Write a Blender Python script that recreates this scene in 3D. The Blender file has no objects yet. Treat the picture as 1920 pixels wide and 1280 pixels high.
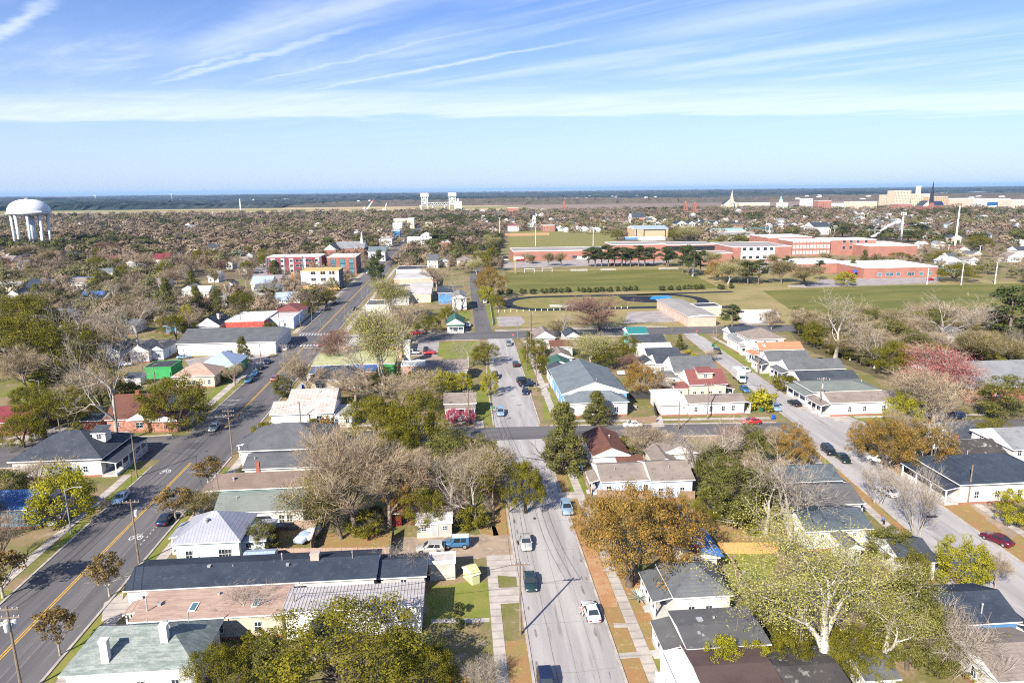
import bpy, math, random
import numpy as np
from mathutils import Vector, Matrix

# ------------------------------------------------------------------ camera, sky, sun, exposure
sc = bpy.context.scene
col = sc.collection
FPX, CAMH, TH = 1300.0, 56.0, math.radians(4.3)
PITCH, ROLL = math.atan((640 - 356) / FPX), math.atan(20 / 1920)
R0 = Vector((math.cos(TH), -math.sin(TH), 0))
FH = Vector((math.sin(TH), math.cos(TH), 0))
FW = FH * math.cos(PITCH) + Vector((0, 0, -math.sin(PITCH)))
U0 = FH * math.sin(PITCH) + Vector((0, 0, math.cos(PITCH)))
RI = R0 * math.cos(ROLL) - U0 * math.sin(ROLL)
UI = R0 * math.sin(ROLL) + U0 * math.cos(ROLL)
CP = Vector((0, 0, CAMH))
cam = bpy.data.cameras.new('camera'); camo = bpy.data.objects.new('camera', cam); col.objects.link(camo)
cam.sensor_width = 36; cam.lens = FPX / 1920 * 36; cam.clip_start = 1; cam.clip_end = 60000
camo.matrix_world = Matrix(((RI.x, UI.x, -FW.x, CP.x), (RI.y, UI.y, -FW.y, CP.y), (RI.z, UI.z, -FW.z, CP.z), (0, 0, 0, 1)))
sc.camera = camo

SUN_DIR = Vector((-9.07, -12.65, 10.4)).normalized()      # towards the sun
SUN_EL = math.asin(SUN_DIR.z); SUN_AZ = math.atan2(SUN_DIR.x, SUN_DIR.y)
sl = bpy.data.lights.new('sun', 'SUN'); sl.energy = 5.0; sl.angle = math.radians(0.53); sl.color = (1.0, 0.93, 0.82)
so = bpy.data.objects.new('sun', sl); col.objects.link(so); so.rotation_euler = SUN_DIR.to_track_quat('Z', 'Y').to_euler()

vs = sc.view_settings
sc.display_settings.display_device = 'sRGB'
vs.view_transform = 'Standard'; vs.look = 'None'; vs.gamma = 1; vs.use_curve_mapping = False; vs.exposure = 0.97

wd = bpy.data.worlds.new('World'); sc.world = wd; wd.use_nodes = True
nt = wd.node_tree; nt.nodes.clear()
class NB:
    """small helper that writes math nodes"""
    def __init__(s, tree): s.t = tree
    def n(s, typ, **kw):
        q = s.t.nodes.new(typ)
        for k, v in kw.items(): setattr(q, k, v)
        return q
    def put(s, sock, v):
        if isinstance(v, bpy.types.NodeSocket): s.t.links.new(v, sock)
        else: sock.default_value = v
    def m(s, op, a, b=0.0, c=0.0, clamp=False):
        q = s.n('ShaderNodeMath', operation=op, use_clamp=clamp)
        s.put(q.inputs[0], a); s.put(q.inputs[1], b); s.put(q.inputs[2], c)
        return q.outputs[0]
    def ss(s, v, a, b, lo=0.0, hi=1.0):
        q = s.n('ShaderNodeMapRange', interpolation_type='SMOOTHSTEP')
        s.put(q.inputs[0], v); s.put(q.inputs[1], a); s.put(q.inputs[2], b); s.put(q.inputs[3], lo); s.put(q.inputs[4], hi)
        return q.outputs[0]
    def noise(s, vec, scale, detail=4, rough=.55, dim='3D', dist=0.0):
        q = s.n('ShaderNodeTexNoise', noise_dimensions=dim)
        if vec is not None: s.t.links.new(vec, q.inputs['Vector'])
        q.inputs['Scale'].default_value = scale; q.inputs['Detail'].default_value = detail; q.inputs['Roughness'].default_value = rough
        q.inputs['Distortion'].default_value = dist
        return q.outputs['Fac']
    def mix(s, f, a, b, blend='MIX'):
        q = s.n('ShaderNodeMix', data_type='RGBA', blend_type=blend)
        s.put(q.inputs[0], f); s.put(q.inputs[6], a); s.put(q.inputs[7], b)
        return q.outputs[2]
    def comb(s, x, y, z):
        q = s.n('ShaderNodeCombineXYZ'); s.put(q.inputs[0], x); s.put(q.inputs[1], y); s.put(q.inputs[2], z)
        return q.outputs[0]

def build_sky():
    b = NB(nt)
    sky = b.n('ShaderNodeTexSky', sky_type='NISHITA', sun_disc=False)
    sky.sun_elevation = SUN_EL; sky.sun_rotation = SUN_AZ % (2 * math.pi)
    sky.altitude = 50; sky.air_density = 1.0; sky.dust_density = 0.6; sky.ozone_density = 2.2
    geo = b.n('ShaderNodeNewGeometry'); sep = b.n('ShaderNodeSeparateXYZ')
    tc = b.n('ShaderNodeTexCoord'); nt.links.new(tc.outputs['Generated'], sep.inputs[0])
    dx, dy, dz = sep.outputs
    z = b.m('MAXIMUM', dz, 0.012)
    # cloud-plane coordinates: X across, Y away, in units of the cloud height
    X = b.m('DIVIDE', b.m('ADD', b.m('MULTIPLY', dx, math.cos(TH)), b.m('MULTIPLY', dy, -math.sin(TH))), z)
    Y = b.m('DIVIDE', b.m('ADD', b.m('MULTIPLY', dx, math.sin(TH)), b.m('MULTIPLY', dy, math.cos(TH))), z)
    S = b.m('SUBTRACT', b.m('MULTIPLY', X, 0.73), b.m('MULTIPLY', Y, 0.68))      # along the wind
    Q = b.m('ADD', b.m('MULTIPLY', X, 0.68), b.m('MULTIPLY', Y, 0.73))           # across the wind
    wob = b.noise(b.comb(S, Q, 0.0), 1.1, 3)
    wobf = b.noise(b.comb(S, Q, 5.0), 4.0, 4)
    # the long bank of thin cloud lying across the view
    n1 = b.noise(b.comb(b.m('MULTIPLY', X, .35), b.m('MULTIPLY', Y, .6), 2.0), 1.6, 6, .6)
    n2 = b.noise(b.comb(b.m('MULTIPLY', S, .5), b.m('MULTIPLY', Q, 2.2), 7.0), 1.2, 6, .62)
    Yw = b.m('ADD', b.m('ADD', Y, b.m('MULTIPLY', b.m('SUBTRACT', n1, .5), 3.0)), b.m('MULTIPLY', X, -0.02))
    band = b.m('MULTIPLY', b.ss(Yw, 6.6, 8.9), b.ss(Yw, 10.6, 9.6))
    band = b.m('MULTIPLY', band, b.m('ADD', .25, b.m('MULTIPLY', n2, .95)))
    # streaked cirrus above it
    st = b.noise(b.comb(b.m('MULTIPLY', S, .33), b.m('MULTIPLY', Q, 1.55), 3.3), 1.0, 7, .62, dist=.5)
    st2 = b.noise(b.comb(b.m('MULTIPLY', S, .7), b.m('MULTIPLY', Q, 4.5), 9.1), 1.0, 6, .65, dist=.3)
    cir = b.m('ADD', b.ss(st, .40, .82, 0, .36), b.ss(st2, .5, .85, 0, .10))
    cir = b.m('MULTIPLY', cir, b.ss(Y, 10.0, 6.5, .25, 1.0))
    mask = b.m('MAXIMUM', b.m('MULTIPLY', band, .60), cir)
    # contrails: (across-wind position, half width, from, to, strength, drift)
    for q0, w, s0, s1, k in ((1.24, .065, -9.0, -3.2, .55), (2.76, .06, -7.6, -2.9, .42), (2.62, .045, -7.4, -3.5, .35), (3.35, .05, -7.2, -2.4, .36), (4.05, .05, -7.4, -2.2, .42),
                            (2.40, .26, -6.3, .2, .44), (4.25, .34, -3.6, 1.6, .35), (5.6, .25, -4.4, 0.0, .38)):
        d = b.m('ABSOLUTE', b.m('SUBTRACT', b.m('ADD', Q, b.m('ADD', b.m('MULTIPLY', b.m('SUBTRACT', wob, .5), .34), b.m('MULTIPLY', b.m('SUBTRACT', wobf, .5), .16))), q0))
        e = b.m('MULTIPLY', b.ss(S, s0, s0 + 1.6), b.ss(S, s1, s1 - 2.0))
        ln = b.m('MULTIPLY', b.m('MULTIPLY', b.ss(d, w * 1.7, 0.0), e), b.m('MULTIPLY', k, b.ss(st2, .25, .6, .55, 1.0)))
        mask = b.m('MAXIMUM', mask, ln)
    mask = b.m('MULTIPLY', mask, b.ss(dz, .02, .075), clamp=True)
    tint = b.mix(1.0, sky.outputs[0], (0.84, 1.04, 1.56, 1), 'MULTIPLY')
    hz = b.mix(b.ss(dz, .26, .0, .04, .58), tint, (7.6, 9.1, 11.4, 1))
    colr = b.mix(mask, hz, (10.4, 11.2, 12.8, 1))
    bg = b.n('ShaderNodeBackground'); bg.inputs[1].default_value = 0.055
    nt.links.new(colr, bg.inputs[0])
    out = b.n('ShaderNodeOutputWorld'); nt.links.new(bg.outputs[0], out.inputs[0])
build_sky()

cy = sc.cycles
cy.use_denoising = False; cy.filter_width = 1.1
try: cy.denoiser = 'OPENIMAGEDENOISE'
except Exception: pass
cy.max_bounces = 4; cy.diffuse_bounces = 1; cy.glossy_bounces = 2; cy.transmission_bounces = 2; cy.transparent_max_bounces = 4
cy.volume_bounces = 0; cy.sample_clamp_indirect = 4
cy.use_adaptive_sampling = True; cy.adaptive_threshold = 0.02

# ------------------------------------------------------------------ pixel -> place
def G(x, y, h=0.0):
    d = FW + RI * ((x - 960) / FPX) - UI * ((y - 640) / FPX)
    return CP + d * ((h - CAMH) / d.z)
def PX(p):
    q = Vector(p) - CP; z = q.dot(FW)
    return 960 + FPX * q.dot(RI) / z, 640 - FPX * q.dot(UI) / z
def depth_of(p): return (Vector(p) - CP).dot(FW)

# ------------------------------------------------------------------ object helpers
def tag(o, label=None, cat=None, group=None, kind=None):
    if label: o['label'] = label
    if cat: o['category'] = cat
    if group: o['group'] = group
    if kind: o['kind'] = kind
    return o
def empty(name, loc=(0, 0, 0), rz=0.0, label=None, cat=None, group=None):
    o = bpy.data.objects.new(name, None); o.empty_display_size = .5; col.objects.link(o)
    o.location = loc; o.rotation_euler = (0, 0, rz)
    return tag(o, label, cat, group)
def put(name, me, parent=None, loc=None, rz=0.0, scale=None):
    o = bpy.data.objects.new(name, me); col.objects.link(o)
    if parent: o.parent = parent
    if loc is not None: o.location = loc
    if rz: o.rotation_euler = (0, 0, rz)
    if scale: o.scale = scale
    return o
class MB:
    def __init__(s): s.v = []; s.f = []; s.mi = []
    def poly(s, pts, m=0):
        k = len(s.v); s.v += [tuple(p) for p in pts]; s.f.append(tuple(range(k, k + len(pts)))); s.mi.append(m); return s
    def box(s, x0, x1, y0, y1, z0, z1, m=0, top=None):
        k = len(s.v)
        s.v += [(x0, y0, z0), (x1, y0, z0), (x1, y1, z0), (x0, y1, z0), (x0, y0, z1), (x1, y0, z1), (x1, y1, z1), (x0, y1, z1)]
        for q in ((3, 2, 1, 0), (4, 5, 6, 7), (0, 1, 5, 4), (1, 2, 6, 5), (2, 3, 7, 6), (3, 0, 4, 7)):
            s.f.append(tuple(k + i for i in q)); s.mi.append(top if (top is not None and q[0] == 4) else m)
        return s
    def prism(s, pts, z0, z1, m=0, top=None):
        n = len(pts); k = len(s.v)
        s.v += [(p[0], p[1], z0) for p in pts] + [(p[0], p[1], z1) for p in pts]
        s.f.append(tuple(range(k + n - 1, k - 1, -1))); s.mi.append(m)
        s.f.append(tuple(range(k + n, k + 2 * n))); s.mi.append(m if top is None else top)
        for i in range(n):
            j = (i + 1) % n
            s.f.append((k + i, k + j, k + n + j, k + n + i)); s.mi.append(m)
        return s
    def extr(s, prof, x0, x1, m=0, ms=None, me=None):
        """profile of (y, z) pushed along x; ms = per-edge material, me = end material"""
        n = len(prof); k = len(s.v)
        s.v += [(x0, p[0], p[1]) for p in prof] + [(x1, p[0], p[1]) for p in prof]
        s.f.append(tuple(range(k + n - 1, k - 1, -1))); s.mi.append(m if me is None else me)
        s.f.append(tuple(range(k + n, k + 2 * n))); s.mi.append(m if me is None else me)
        for i in range(n):
            j = (i + 1) % n
            s.f.append((k + i, k + j, k + n + j, k + n + i)); s.mi.append(m if ms is None else ms[i])
        return s
    def tube(s, p0, p1, r0, r1=None, n=8, m=0, cap=True):
        p0 = Vector(p0); p1 = Vector(p1); r1 = r0 if r1 is None else r1
        d = (p1 - p0).normalized(); a = d.orthogonal().normalized(); b = d.cross(a); k = len(s.v)
        for p, r in ((p0, r0), (p1, r1)):
            for i in range(n):
                t = 2 * math.pi * i / n
                s.v.append(tuple(p + a * (r * math.cos(t)) + b * (r * math.sin(t))))
        for i in range(n):
            j = (i + 1) % n
            s.f.append((k + i, k + j, k + n + j, k + n + i)); s.mi.append(m)
        if cap:
            s.f.append(tuple(range(k + n - 1, k - 1, -1))); s.mi.append(m)
            s.f.append(tuple(range(k + n, k + 2 * n))); s.mi.append(m)
        return s
    def lathe(s, prof, n=16, m=0, c=(0, 0)):
        """profile of (r, z) turned about a vertical axis at c"""
        k = len(s.v); L = len(prof)
        for r, z in prof:
            for i in range(n):
                t = 2 * math.pi * i / n
                s.v.append((c[0] + r * math.cos(t), c[1] + r * math.sin(t), z))
        for a in range(L - 1):
            for i in range(n):
                j = (i + 1) % n
                s.f.append((k + a * n + i, k + a * n + j, k + (a + 1) * n + j, k + (a + 1) * n + i)); s.mi.append(m)
        return s
    def ball(s, c, rx, ry=None, rz=None, n=10, m=0):
        ry = ry or rx; rz = rz or rx; k = len(s.v); L = n // 2 + 1
        for a in range(L):
            f = math.pi * a / (L - 1) - math.pi / 2
            for i in range(n):
                t = 2 * math.pi * i / n
                s.v.append((c[0] + rx * math.cos(f) * math.cos(t), c[1] + ry * math.cos(f) * math.sin(t), c[2] + rz * math.sin(f)))
        for a in range(L - 1):
            for i in range(n):
                j = (i + 1) % n
                s.f.append((k + a * n + i, k + a * n + j, k + (a + 1) * n + j, k + (a + 1) * n + i)); s.mi.append(m)
        return s
    def mesh(s, name, mats, smooth=False):
        me = bpy.data.meshes.new(name); me.from_pydata(s.v, [], s.f)
        for q in (mats if isinstance(mats, (list, tuple)) else [mats]): me.materials.append(q)
        if any(s.mi): me.polygons.foreach_set('material_index', s.mi)
        if smooth: me.polygons.foreach_set('use_smooth', [True] * len(s.f))
        me.update(); return me
    def build(s, name, mats, parent=None, loc=None, rz=0.0, smooth=False):
        return put(name, s.mesh(name, mats, smooth), parent, loc, rz)

# ------------------------------------------------------------------ materials
def hexc(h):
    h = h.lstrip('#'); c = [int(h[i:i + 2], 16) / 255 for i in (0, 2, 4)]
    return tuple([(x / 12.92 if x <= .04045 else ((x + .055) / 1.055) ** 2.4) for x in c] + [1.0])
def rgb(c):
    if isinstance(c, str): return hexc(c)
    return tuple(c) + (1.0,) if len(c) == 3 else tuple(c)
def new_mat(name):
    m = bpy.data.materials.new(name); m.use_nodes = True; t = m.node_tree; t.nodes.clear(); b = NB(t)
    p = b.n('ShaderNodeBsdfPrincipled'); o = b.n('ShaderNodeOutputMaterial'); t.links.new(p.outputs[0], o.inputs[0])
    return m, b, p
MATS = {}
def M(name, c1, c2=None, scale=.6, rough=.85, fine=None, pat=None, metal=0.0, spec=.25, lo=.35, hi=.65, c3=None, bump=0.0, obj=True, stretch=(1, 1, 1)):
    """two-tone weathered surface in world space; pat adds shingle courses, ribs, boards or bricks"""
    if name in MATS: return MATS[name]
    m, b, p = new_mat(name)
    geo = b.n('ShaderNodeNewGeometry'); pos = geo.outputs['Position']
    sep = b.n('ShaderNodeSeparateXYZ'); b.t.links.new(pos, sep.inputs[0])
    c1 = rgb(c1); c2 = rgb(c2) if c2 else tuple(x * .8 for x in c1[:3]) + (1,)
    vec = b.comb(b.m('MULTIPLY', sep.outputs[0], stretch[0]), b.m('MULTIPLY', sep.outputs[1], stretch[1]), b.m('MULTIPLY', sep.outputs[2], stretch[2]))
    f = b.ss(b.noise(vec, scale, 5, .6), lo, hi)
    c = b.mix(f, c1, c2)
    if c3: c = b.mix(b.ss(b.noise(vec, scale * 3.1, 4, .65), .56, .70), c, rgb(c3))
    if fine:
        c = b.mix(1.0, c, b.mix(b.noise(pos, fine[0], 3, .7), (1 - fine[1],) * 3 + (1,), (1 + fine[1],) * 3 + (1,)), 'MULTIPLY')
    hgt = None
    if pat:
        kind, step, amt = pat
        if kind in ('x', 'y', 'z'):
            a = sep.outputs['xyz'.index(kind)]
            w = b.m('FRACT', b.m('DIVIDE', a, step)); line = b.ss(b.m('ABSOLUTE', b.m('SUBTRACT', w, .5)), .36, .47)
        else:
            q = b.n('ShaderNodeTexBrick'); q.inputs['Scale'].default_value = 1 / step
            b.t.links.new(b.comb(b.m('ADD', sep.outputs[0], sep.outputs[1]), sep.outputs[2] if kind == 'brick' else sep.outputs[1], 0.0), q.inputs['Vector'])
            q.inputs['Color1'].default_value = (0, 0, 0, 1); q.inputs['Color2'].default_value = (.6, .6, .6, 1); q.inputs['Mortar'].default_value = (1, 1, 1, 1)
            line = q.outputs['Color']
        c = b.mix(b.m('MULTIPLY', line, amt), c, (0.02, 0.02, 0.022, 1) if kind != 'brick' else (.45, .40, .36, 1))
        hgt = line
    b.t.links.new(c, p.inputs['Base Color'])
    p.inputs['Roughness'].default_value = rough; p.inputs['Metallic'].default_value = metal; p.inputs['Specular IOR Level'].default_value = spec
    if bump:
        q = b.n('ShaderNodeBump'); q.inputs['Strength'].default_value = bump; q.inputs['Distance'].default_value = .05
        b.t.links.new(hgt if hgt is not None else b.noise(pos, 9, 3), q.inputs['Height']); b.t.links.new(q.outputs[0], p.inputs['Normal'])
    MATS[name] = m
    return m
def leafmat(name, cols, rough=.6, spec=.3, clump=.35, transl=.06, wt=(.45, .4, .15)):
    """leaves: each leaf (mesh island) its own tint, clumps and whole trees vary too"""
    if name in MATS: return MATS[name]
    m, b, p = new_mat(name)
    geo = b.n('ShaderNodeNewGeometry'); oi = b.n('ShaderNodeObjectInfo')
    r = geo.outputs['Random Per Island']
    cl = b.noise(geo.outputs['Position'], clump, 3, .6)
    t = b.m('ADD', b.m('MULTIPLY', r, wt[0]), b.m('ADD', b.m('MULTIPLY', b.ss(cl, .3, .7), wt[1]), b.m('MULTIPLY', oi.outputs['Random'], wt[2])), clamp=True)
    ramp = b.n('ShaderNodeValToRGB'); b.t.links.new(t, ramp.inputs[0])
    e = ramp.color_ramp.elements
    for i, cc in enumerate(cols):
        x = i / (len(cols) - 1)
        el = e[0] if i == 0 else (e[1] if i == len(cols) - 1 else e.new(x))
        el.position = x; el.color = rgb(cc)
    b.t.links.new(ramp.outputs[0], p.inputs['Base Color'])
    p.inputs['Roughness'].default_value = rough; p.inputs['Specular IOR Level'].default_value = spec
    if transl:
        tr = b.n('ShaderNodeBsdfTranslucent'); b.t.links.new(ramp.outputs[0], tr.inputs[0])
        mx = b.n('ShaderNodeMixShader'); mx.inputs[0].default_value = transl
        b.t.links.new(p.outputs[0], mx.inputs[1]); b.t.links.new(tr.outputs[0], mx.inputs[2])
        o = [q for q in b.t.nodes if q.bl_idname == 'ShaderNodeOutputMaterial'][0]
        b.t.links.new(mx.outputs[0], o.inputs[0])
    MATS[name] = m
    return m
def glass(name='window_glass', c=(.018, .024, .032)):
    if name in MATS: return MATS[name]
    m, b, p = new_mat(name)
    geo = b.n('ShaderNodeNewGeometry'); oi = b.n('ShaderNodeObjectInfo')
    k = b.mix(oi.outputs['Random'], rgb(c), tuple(min(1, x * 2.2 + .01) for x in c) + (1,))
    b.t.links.new(k, p.inputs['Base Color']); p.inputs['Roughness'].default_value = .12; p.inputs['Specular IOR Level'].default_value = .6
    MATS[name] = m
    return m
# ------------------------------------------------------------------ ground, streets, fields
JR = random.Random(31)
def rough(pl, amp=.4, step=1.4):
    out = []
    for a, b in zip(pl, pl[1:] + pl[:1]):
        L = math.hypot(b[0] - a[0], b[1] - a[1]); n = max(1, min(40, int(L / step)))
        for i in range(n): out.append((a[0] + (b[0] - a[0]) * i / n + JR.uniform(-amp, amp), a[1] + (b[1] - a[1]) * i / n + JR.uniform(-amp, amp)))
    return out
def gpoly(name, polys, z, mat, kind='structure', label=None):
    """flat sheet lying z above the ground; corner points are places on the ground (u, v)"""
    mb = MB()
    for pl in polys:
        if name in ('lawn', 'leaf_litter', 'gravel_yard', 'brown_verge', 'shrub_ground'):
            w_ = max(p[0] for p in pl) - min(p[0] for p in pl); pl = rough(pl, .55 if w_ > 4 else .14)
        a = sum(pl[i][0] * pl[(i + 1) % len(pl)][1] - pl[(i + 1) % len(pl)][0] * pl[i][1] for i in range(len(pl)))
        mb.poly([(p[0], p[1], z) for p in (pl if a > 0 else pl[::-1])])
    return tag(mb.build(name, mat), label, None, None, kind)
def pp(*pts): return [tuple(G(x, y).xy) for x, y in pts]
def rect(u0, u1, v0, v1): return [(u0, v0), (u1, v0), (u1, v1), (u0, v1)]

GROUND = M('town_ground', (.25, .18, .105), (.155, .15, .045), .09, .95, (2.2, .45), c3=(.33, .255, .17), lo=.38, hi=.60)
LAWN = M('lawn_grass', (.165, .17, .035), (.24, .19, .075), .22, .95, (3.5, .35), c3=(.12, .15, .028))
LAWNG = M('green_grass', (.14, .175, .025), (.21, .20, .05), .25, .95, (3.5, .3))
FIELD = M('playing_field_grass', (.105, .112, .020), (.165, .15, .036), .06, .95, (1.5, .25), stretch=(.35, 1, 1))
DRY = M('dry_grass', (.30, .235, .105), (.22, .19, .07), .06, .95, (1.2, .25))
BROWNG = M('brown_verge_grass', (.31, .17, .075), (.26, .195, .07), .35, .95, (4, .35), c3=(.38, .26, .14))
MULCH = M('leaf_litter', (.38, .19, .09), (.42, .26, .14), .4, .95, (4, .4), c3=(.22, .12, .065))
GRAVEL = M('gravel_yard_surface', (.36, .27, .19), (.26, .20, .15), .3, .95, (5, .3), c3=(.42, .36, .3))
ASPH = M('dark_asphalt', (.138, .130, .130), (.100, .095, .097), .35, .9, (9, .18), stretch=(1, .06, 1), c3=(.165, .15, .15))
ASPHX = M('dark_asphalt_across', (.138, .130, .130), (.100, .095, .097), .35, .9, (9, .18), stretch=(.06, 1, 1), c3=(.165, .15, .15))
PALE = M('pale_worn_paving', (.40, .375, .36), (.285, .267, .26), .32, .9, (7, .16), stretch=(1, .08, 1), c3=(.25, .225, .215))
CONC = M('concrete_paving', (.47, .42, .37), (.36, .32, .285), .4, .9, (6, .15), pat=('y', 1.6, .25))
CONCX = M('concrete_paving_across', (.47, .42, .37), (.36, .32, .285), .4, .9, (6, .15), pat=('x', 1.6, .25))
KERB = M('kerb_concrete', (.46, .41, .36), (.33, .29, .26), .5, .9, (5, .15))
YEL = M('yellow_road_paint', (.62, .36, .04), (.45, .27, .06), 2, .8)
WHI = M('white_road_paint', (.66, .65, .62), (.42, .41, .40), 2, .8)
TRACKB = M('black_track_surface', (.012, .014, .024), (.02, .022, .03), .2, .8)

big = MB()
S = 45000
rings = [0, 300, 700, 1500, 4000, S]
big.poly([(-S, -3000, 0), (S, -3000, 0), (S, S, 0), (-S, S, 0)])
tag(big.build('ground', GROUND), kind='structure')
CU = lambda v, e: (72 + (v - 82) * .0855) if e == 0 else (83.3 + (v - 82) * .053)
gpoly('main_street', [rect(-65.2, -50.5, 40, 1500)], .03, ASPH)
gpoly('middle_street', [rect(7.6, 17.9, 40, 150.2), [(7.6, 159.2), (18.4, 158.6), (19.6, 261), (10.2, 261), (8.6, 205)]], .03, PALE)
gpoly('third_street', [[(CU(60, 0), 60), (CU(60, 1), 60), (CU(140, 1), 140), (96, 147), (98, 150), (96, 158), (CU(170, 1), 170), (CU(262, 1), 262), (CU(262, 0), 262), (80, 156), (79, 148), (CU(140, 0), 140)]], .026, PALE)
gpoly('cross_street', [[(-50.5, 149.5), (7, 150.2), (20, 150.2), (79, 147.3), (79, 155), (18, 158.8), (-50.5, 160.5)],
                       [(96, 147), (190, 142), (190, 148.5), (97, 153.8)], [(-65.2, 146), (-150, 142.5), (-150, 157.5), (-65.2, 161.5)]], .022, ASPHX)
gpoly('far_cross_street', [[(-50.5, 260.5), (CU(262, 0), 261), (230, 258), (230, 272), (CU(262, 1), 275), (-50.5, 275.5)], [(-65.2, 259.5), (-190, 262), (-190, 275), (-65.2, 277)]], .018, ASPHX)
gpoly('side_street', [[(5.9, 274), (12.5, 274), (12.3, 395), (14, 470), (22, 520), (30, 600), (24, 600), (15, 520), (7, 470), (6.2, 395)]], .014, ASPH)

# kerbs: real steps beside the carriageways
kb = MB()
def kerb(u, v0, v1, w=.35): kb.box(u - w / 2, u + w / 2, v0, v1, 0, .13)
for v0, v1 in ((40, 142), (165, 255), (281, 520)):
    kerb(-65.4, v0, v1); kerb(-50.3, v0, v1 if v1 != 142 else 146)
for v0, v1 in ((40, 148), (161, 204)): kerb(7.4, v0, v1)
kerb(18.1, 40, 148.5)
def kline(pts, w=.35, h=.13):
    for a, b in zip(pts[:-1], pts[1:]):
        a = Vector(a); b = Vector(b); n = Vector((-(b - a).y, (b - a).x)).normalized() * w / 2
        kb.prism([tuple(a - n), tuple(b - n), tuple(b + n), tuple(a + n)], 0, h)
kline([(18.7, 160.5), (19.8, 257)]); kline([(7.5, 204), (9.9, 257)])
kline([(CU(60, 0) - .2, 60), (CU(143, 0) - .2, 143)]); kline([(CU(60, 1) + .2, 60), (CU(138, 1) + .2, 138)])
kline([(80.3, 160), (CU(256, 0) - .2, 256)]); kline([(96, 160), (CU(172, 1) + .2, 172), (CU(256, 1) + .2, 256)])
kline([(21, 150.0), (76, 147.2)]); kline([(21, 159.0), (76, 155.5)]); kline([(-48, 161), (5, 159.6)])
kline([(-69, 161.9), (-120, 159)]); kline([(-69, 145.6), (-120, 143.4)])
kline([(14, 275.8), (40, 276.2), (85, 275.6)]); kline([(-47, 276), (4, 275.6)]); kline([(-47, 260.2), (7, 260.2)]); kline([(22, 260.4), (80, 260.6)])
for a0, cx, cyy, r in ((0, 4.0, 279, 1.9), (90, 14.4, 279, 1.9)): pass
tag(kb.build('kerb', KERB), kind='structure')

gpoly('sidewalk', [rect(-48.6, -46.9, 40, 146), rect(-69.3, -67.6, 40, 138), rect(-48.4, -46.6, 166, 255), rect(-69.6, -67.4, 166, 256), rect(20.7, 22.3, 40, 147), [(22.2, 162), (24.0, 162), (25.0, 256), (23.2, 256)],
                   rect(3.0, 4.5, 40, 94), rect(-48, -45.8, 282, 520), rect(-68.6, -66.6, 282, 520),
                   [(66.4, 60), (68, 60), (75.2, 143), (73.6, 143)], [(89.4, 70), (91, 70), (93.4, 136), (91.8, 136)],
                   [(97.2, 163), (98.8, 163), (97.2, 254), (95.6, 254)]], .05, CONC)
gpoly('cross_sidewalk', [[(24, 161), (76, 158), (76, 159.6), (24, 162.6)], [(97, 156.5), (130, 155), (130, 156.4), (97, 158)], rect(-46, 4, 163, 164.5), [(-70, 165.5), (-120, 162.5), (-120, 164), (-70, 167)],
                         [(14, 277.5), (84, 277.8), (84, 279.2), (14, 279)], rect(-46, 3, 277.5, 279)], .046, CONCX)
gpoly('driveway', [pp((912, 1041), (974, 1040), (976, 1082), (914, 1077)), rect(18, 20.7, 118, 121), pp((1128, 1063), (1152, 1063), (1155, 1070), (1128, 1070)), pp((1150, 1168), (1185, 1168), (1188, 1176), (1152, 1177)),
                   pp((1153, 1225), (1250, 1216), (1253, 1227), (1155, 1236)), rect(4.5, 7.6, 86, 90), pp((1000, 718), (1030, 718), (1030, 726), (1000, 726)), pp((1015, 735), (1031, 735), (1032, 741), (1016, 741)),
                   pp((808, 1160), (918, 1158), (918, 1166), (808, 1168)), pp((1220, 780), (1240, 778), (1246, 800), (1222, 801)), pp((893, 788), (906, 788), (908, 802), (893, 803)),
                   pp((195, 1130), (232, 1110), (225, 1155), (190, 1165)), pp((1520, 768), (1562, 766), (1600, 790), (1570, 791)), pp((80, 800), (130, 800), (80, 830), (20, 832)),
                   pp((1490, 1000 - 237), (1580, 752), (1584, 758), (1500, 770))], .042, CONC)
gpoly('parking_lot', [pp((1177, 585), (1247, 582), (1280, 603), (1170, 606)), pp((930, 594), (975, 592), (985, 603), (975, 611), (936, 612)), pp((945, 492), (1255, 480), (1262, 490), (1225, 495), (940, 503)),
                      pp((755, 640), (824, 640), (820, 668), (745, 668)), pp((470, 500), (560, 500), (560, 545), (480, 545)), pp((1540, 525), (1750, 512), (1760, 530), (1500, 540)), pp((1420, 480), (1450, 480), (1450, 510), (1425, 512)),
                      pp((345, 675), (500, 648), (530, 650), (470, 690), (360, 690)), pp((1385, 585), (1430, 600), (1450, 608), (1385, 610))], .034, M('lot_paving', (.36, .32, .30), (.27, .24, .23), .2, .9, (4, .15)))
gpoly('school_grounds', [pp((925, 612), (960, 540), (955, 508), (1260, 498), (1420, 512), (1760, 520), (1920, 528), (1920, 560), (1480, 612), (1360, 613))], .008, DRY)
gpoly('football_field', [pp((947, 511), (1277, 503), (1350, 540), (1250, 545), (953, 548))], .016, FIELD)
gpoly('sports_field', [pp((1430, 545), (1600, 537), (1920, 531), (1920, 606), (1520, 606))], .016, FIELD)
gpoly('park_grass', [pp((940, 470), (1150, 462), (1170, 430), (960, 432)), pp((1280, 470), (1430, 445), (1440, 425), (1330, 440))], .014, LAWN)
gpoly('infield_dirt', [pp((945, 438), (1030, 436), (1030, 441), (945, 443))], .02, M('infield_clay', (.5, .3, .13), (.45, .27, .12), .1))
def oval(cx0, cx1, cyc, r, n=20):
    p = [(cx1 + r * math.cos(t), cyc + r * math.sin(t)) for t in [-math.pi / 2 + math.pi * i / n for i in range(n + 1)]]
    return p + [(cx0 + r * math.cos(t), cyc + r * math.sin(t)) for t in [math.pi / 2 + math.pi * i / n for i in range(n + 1)]]
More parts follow.
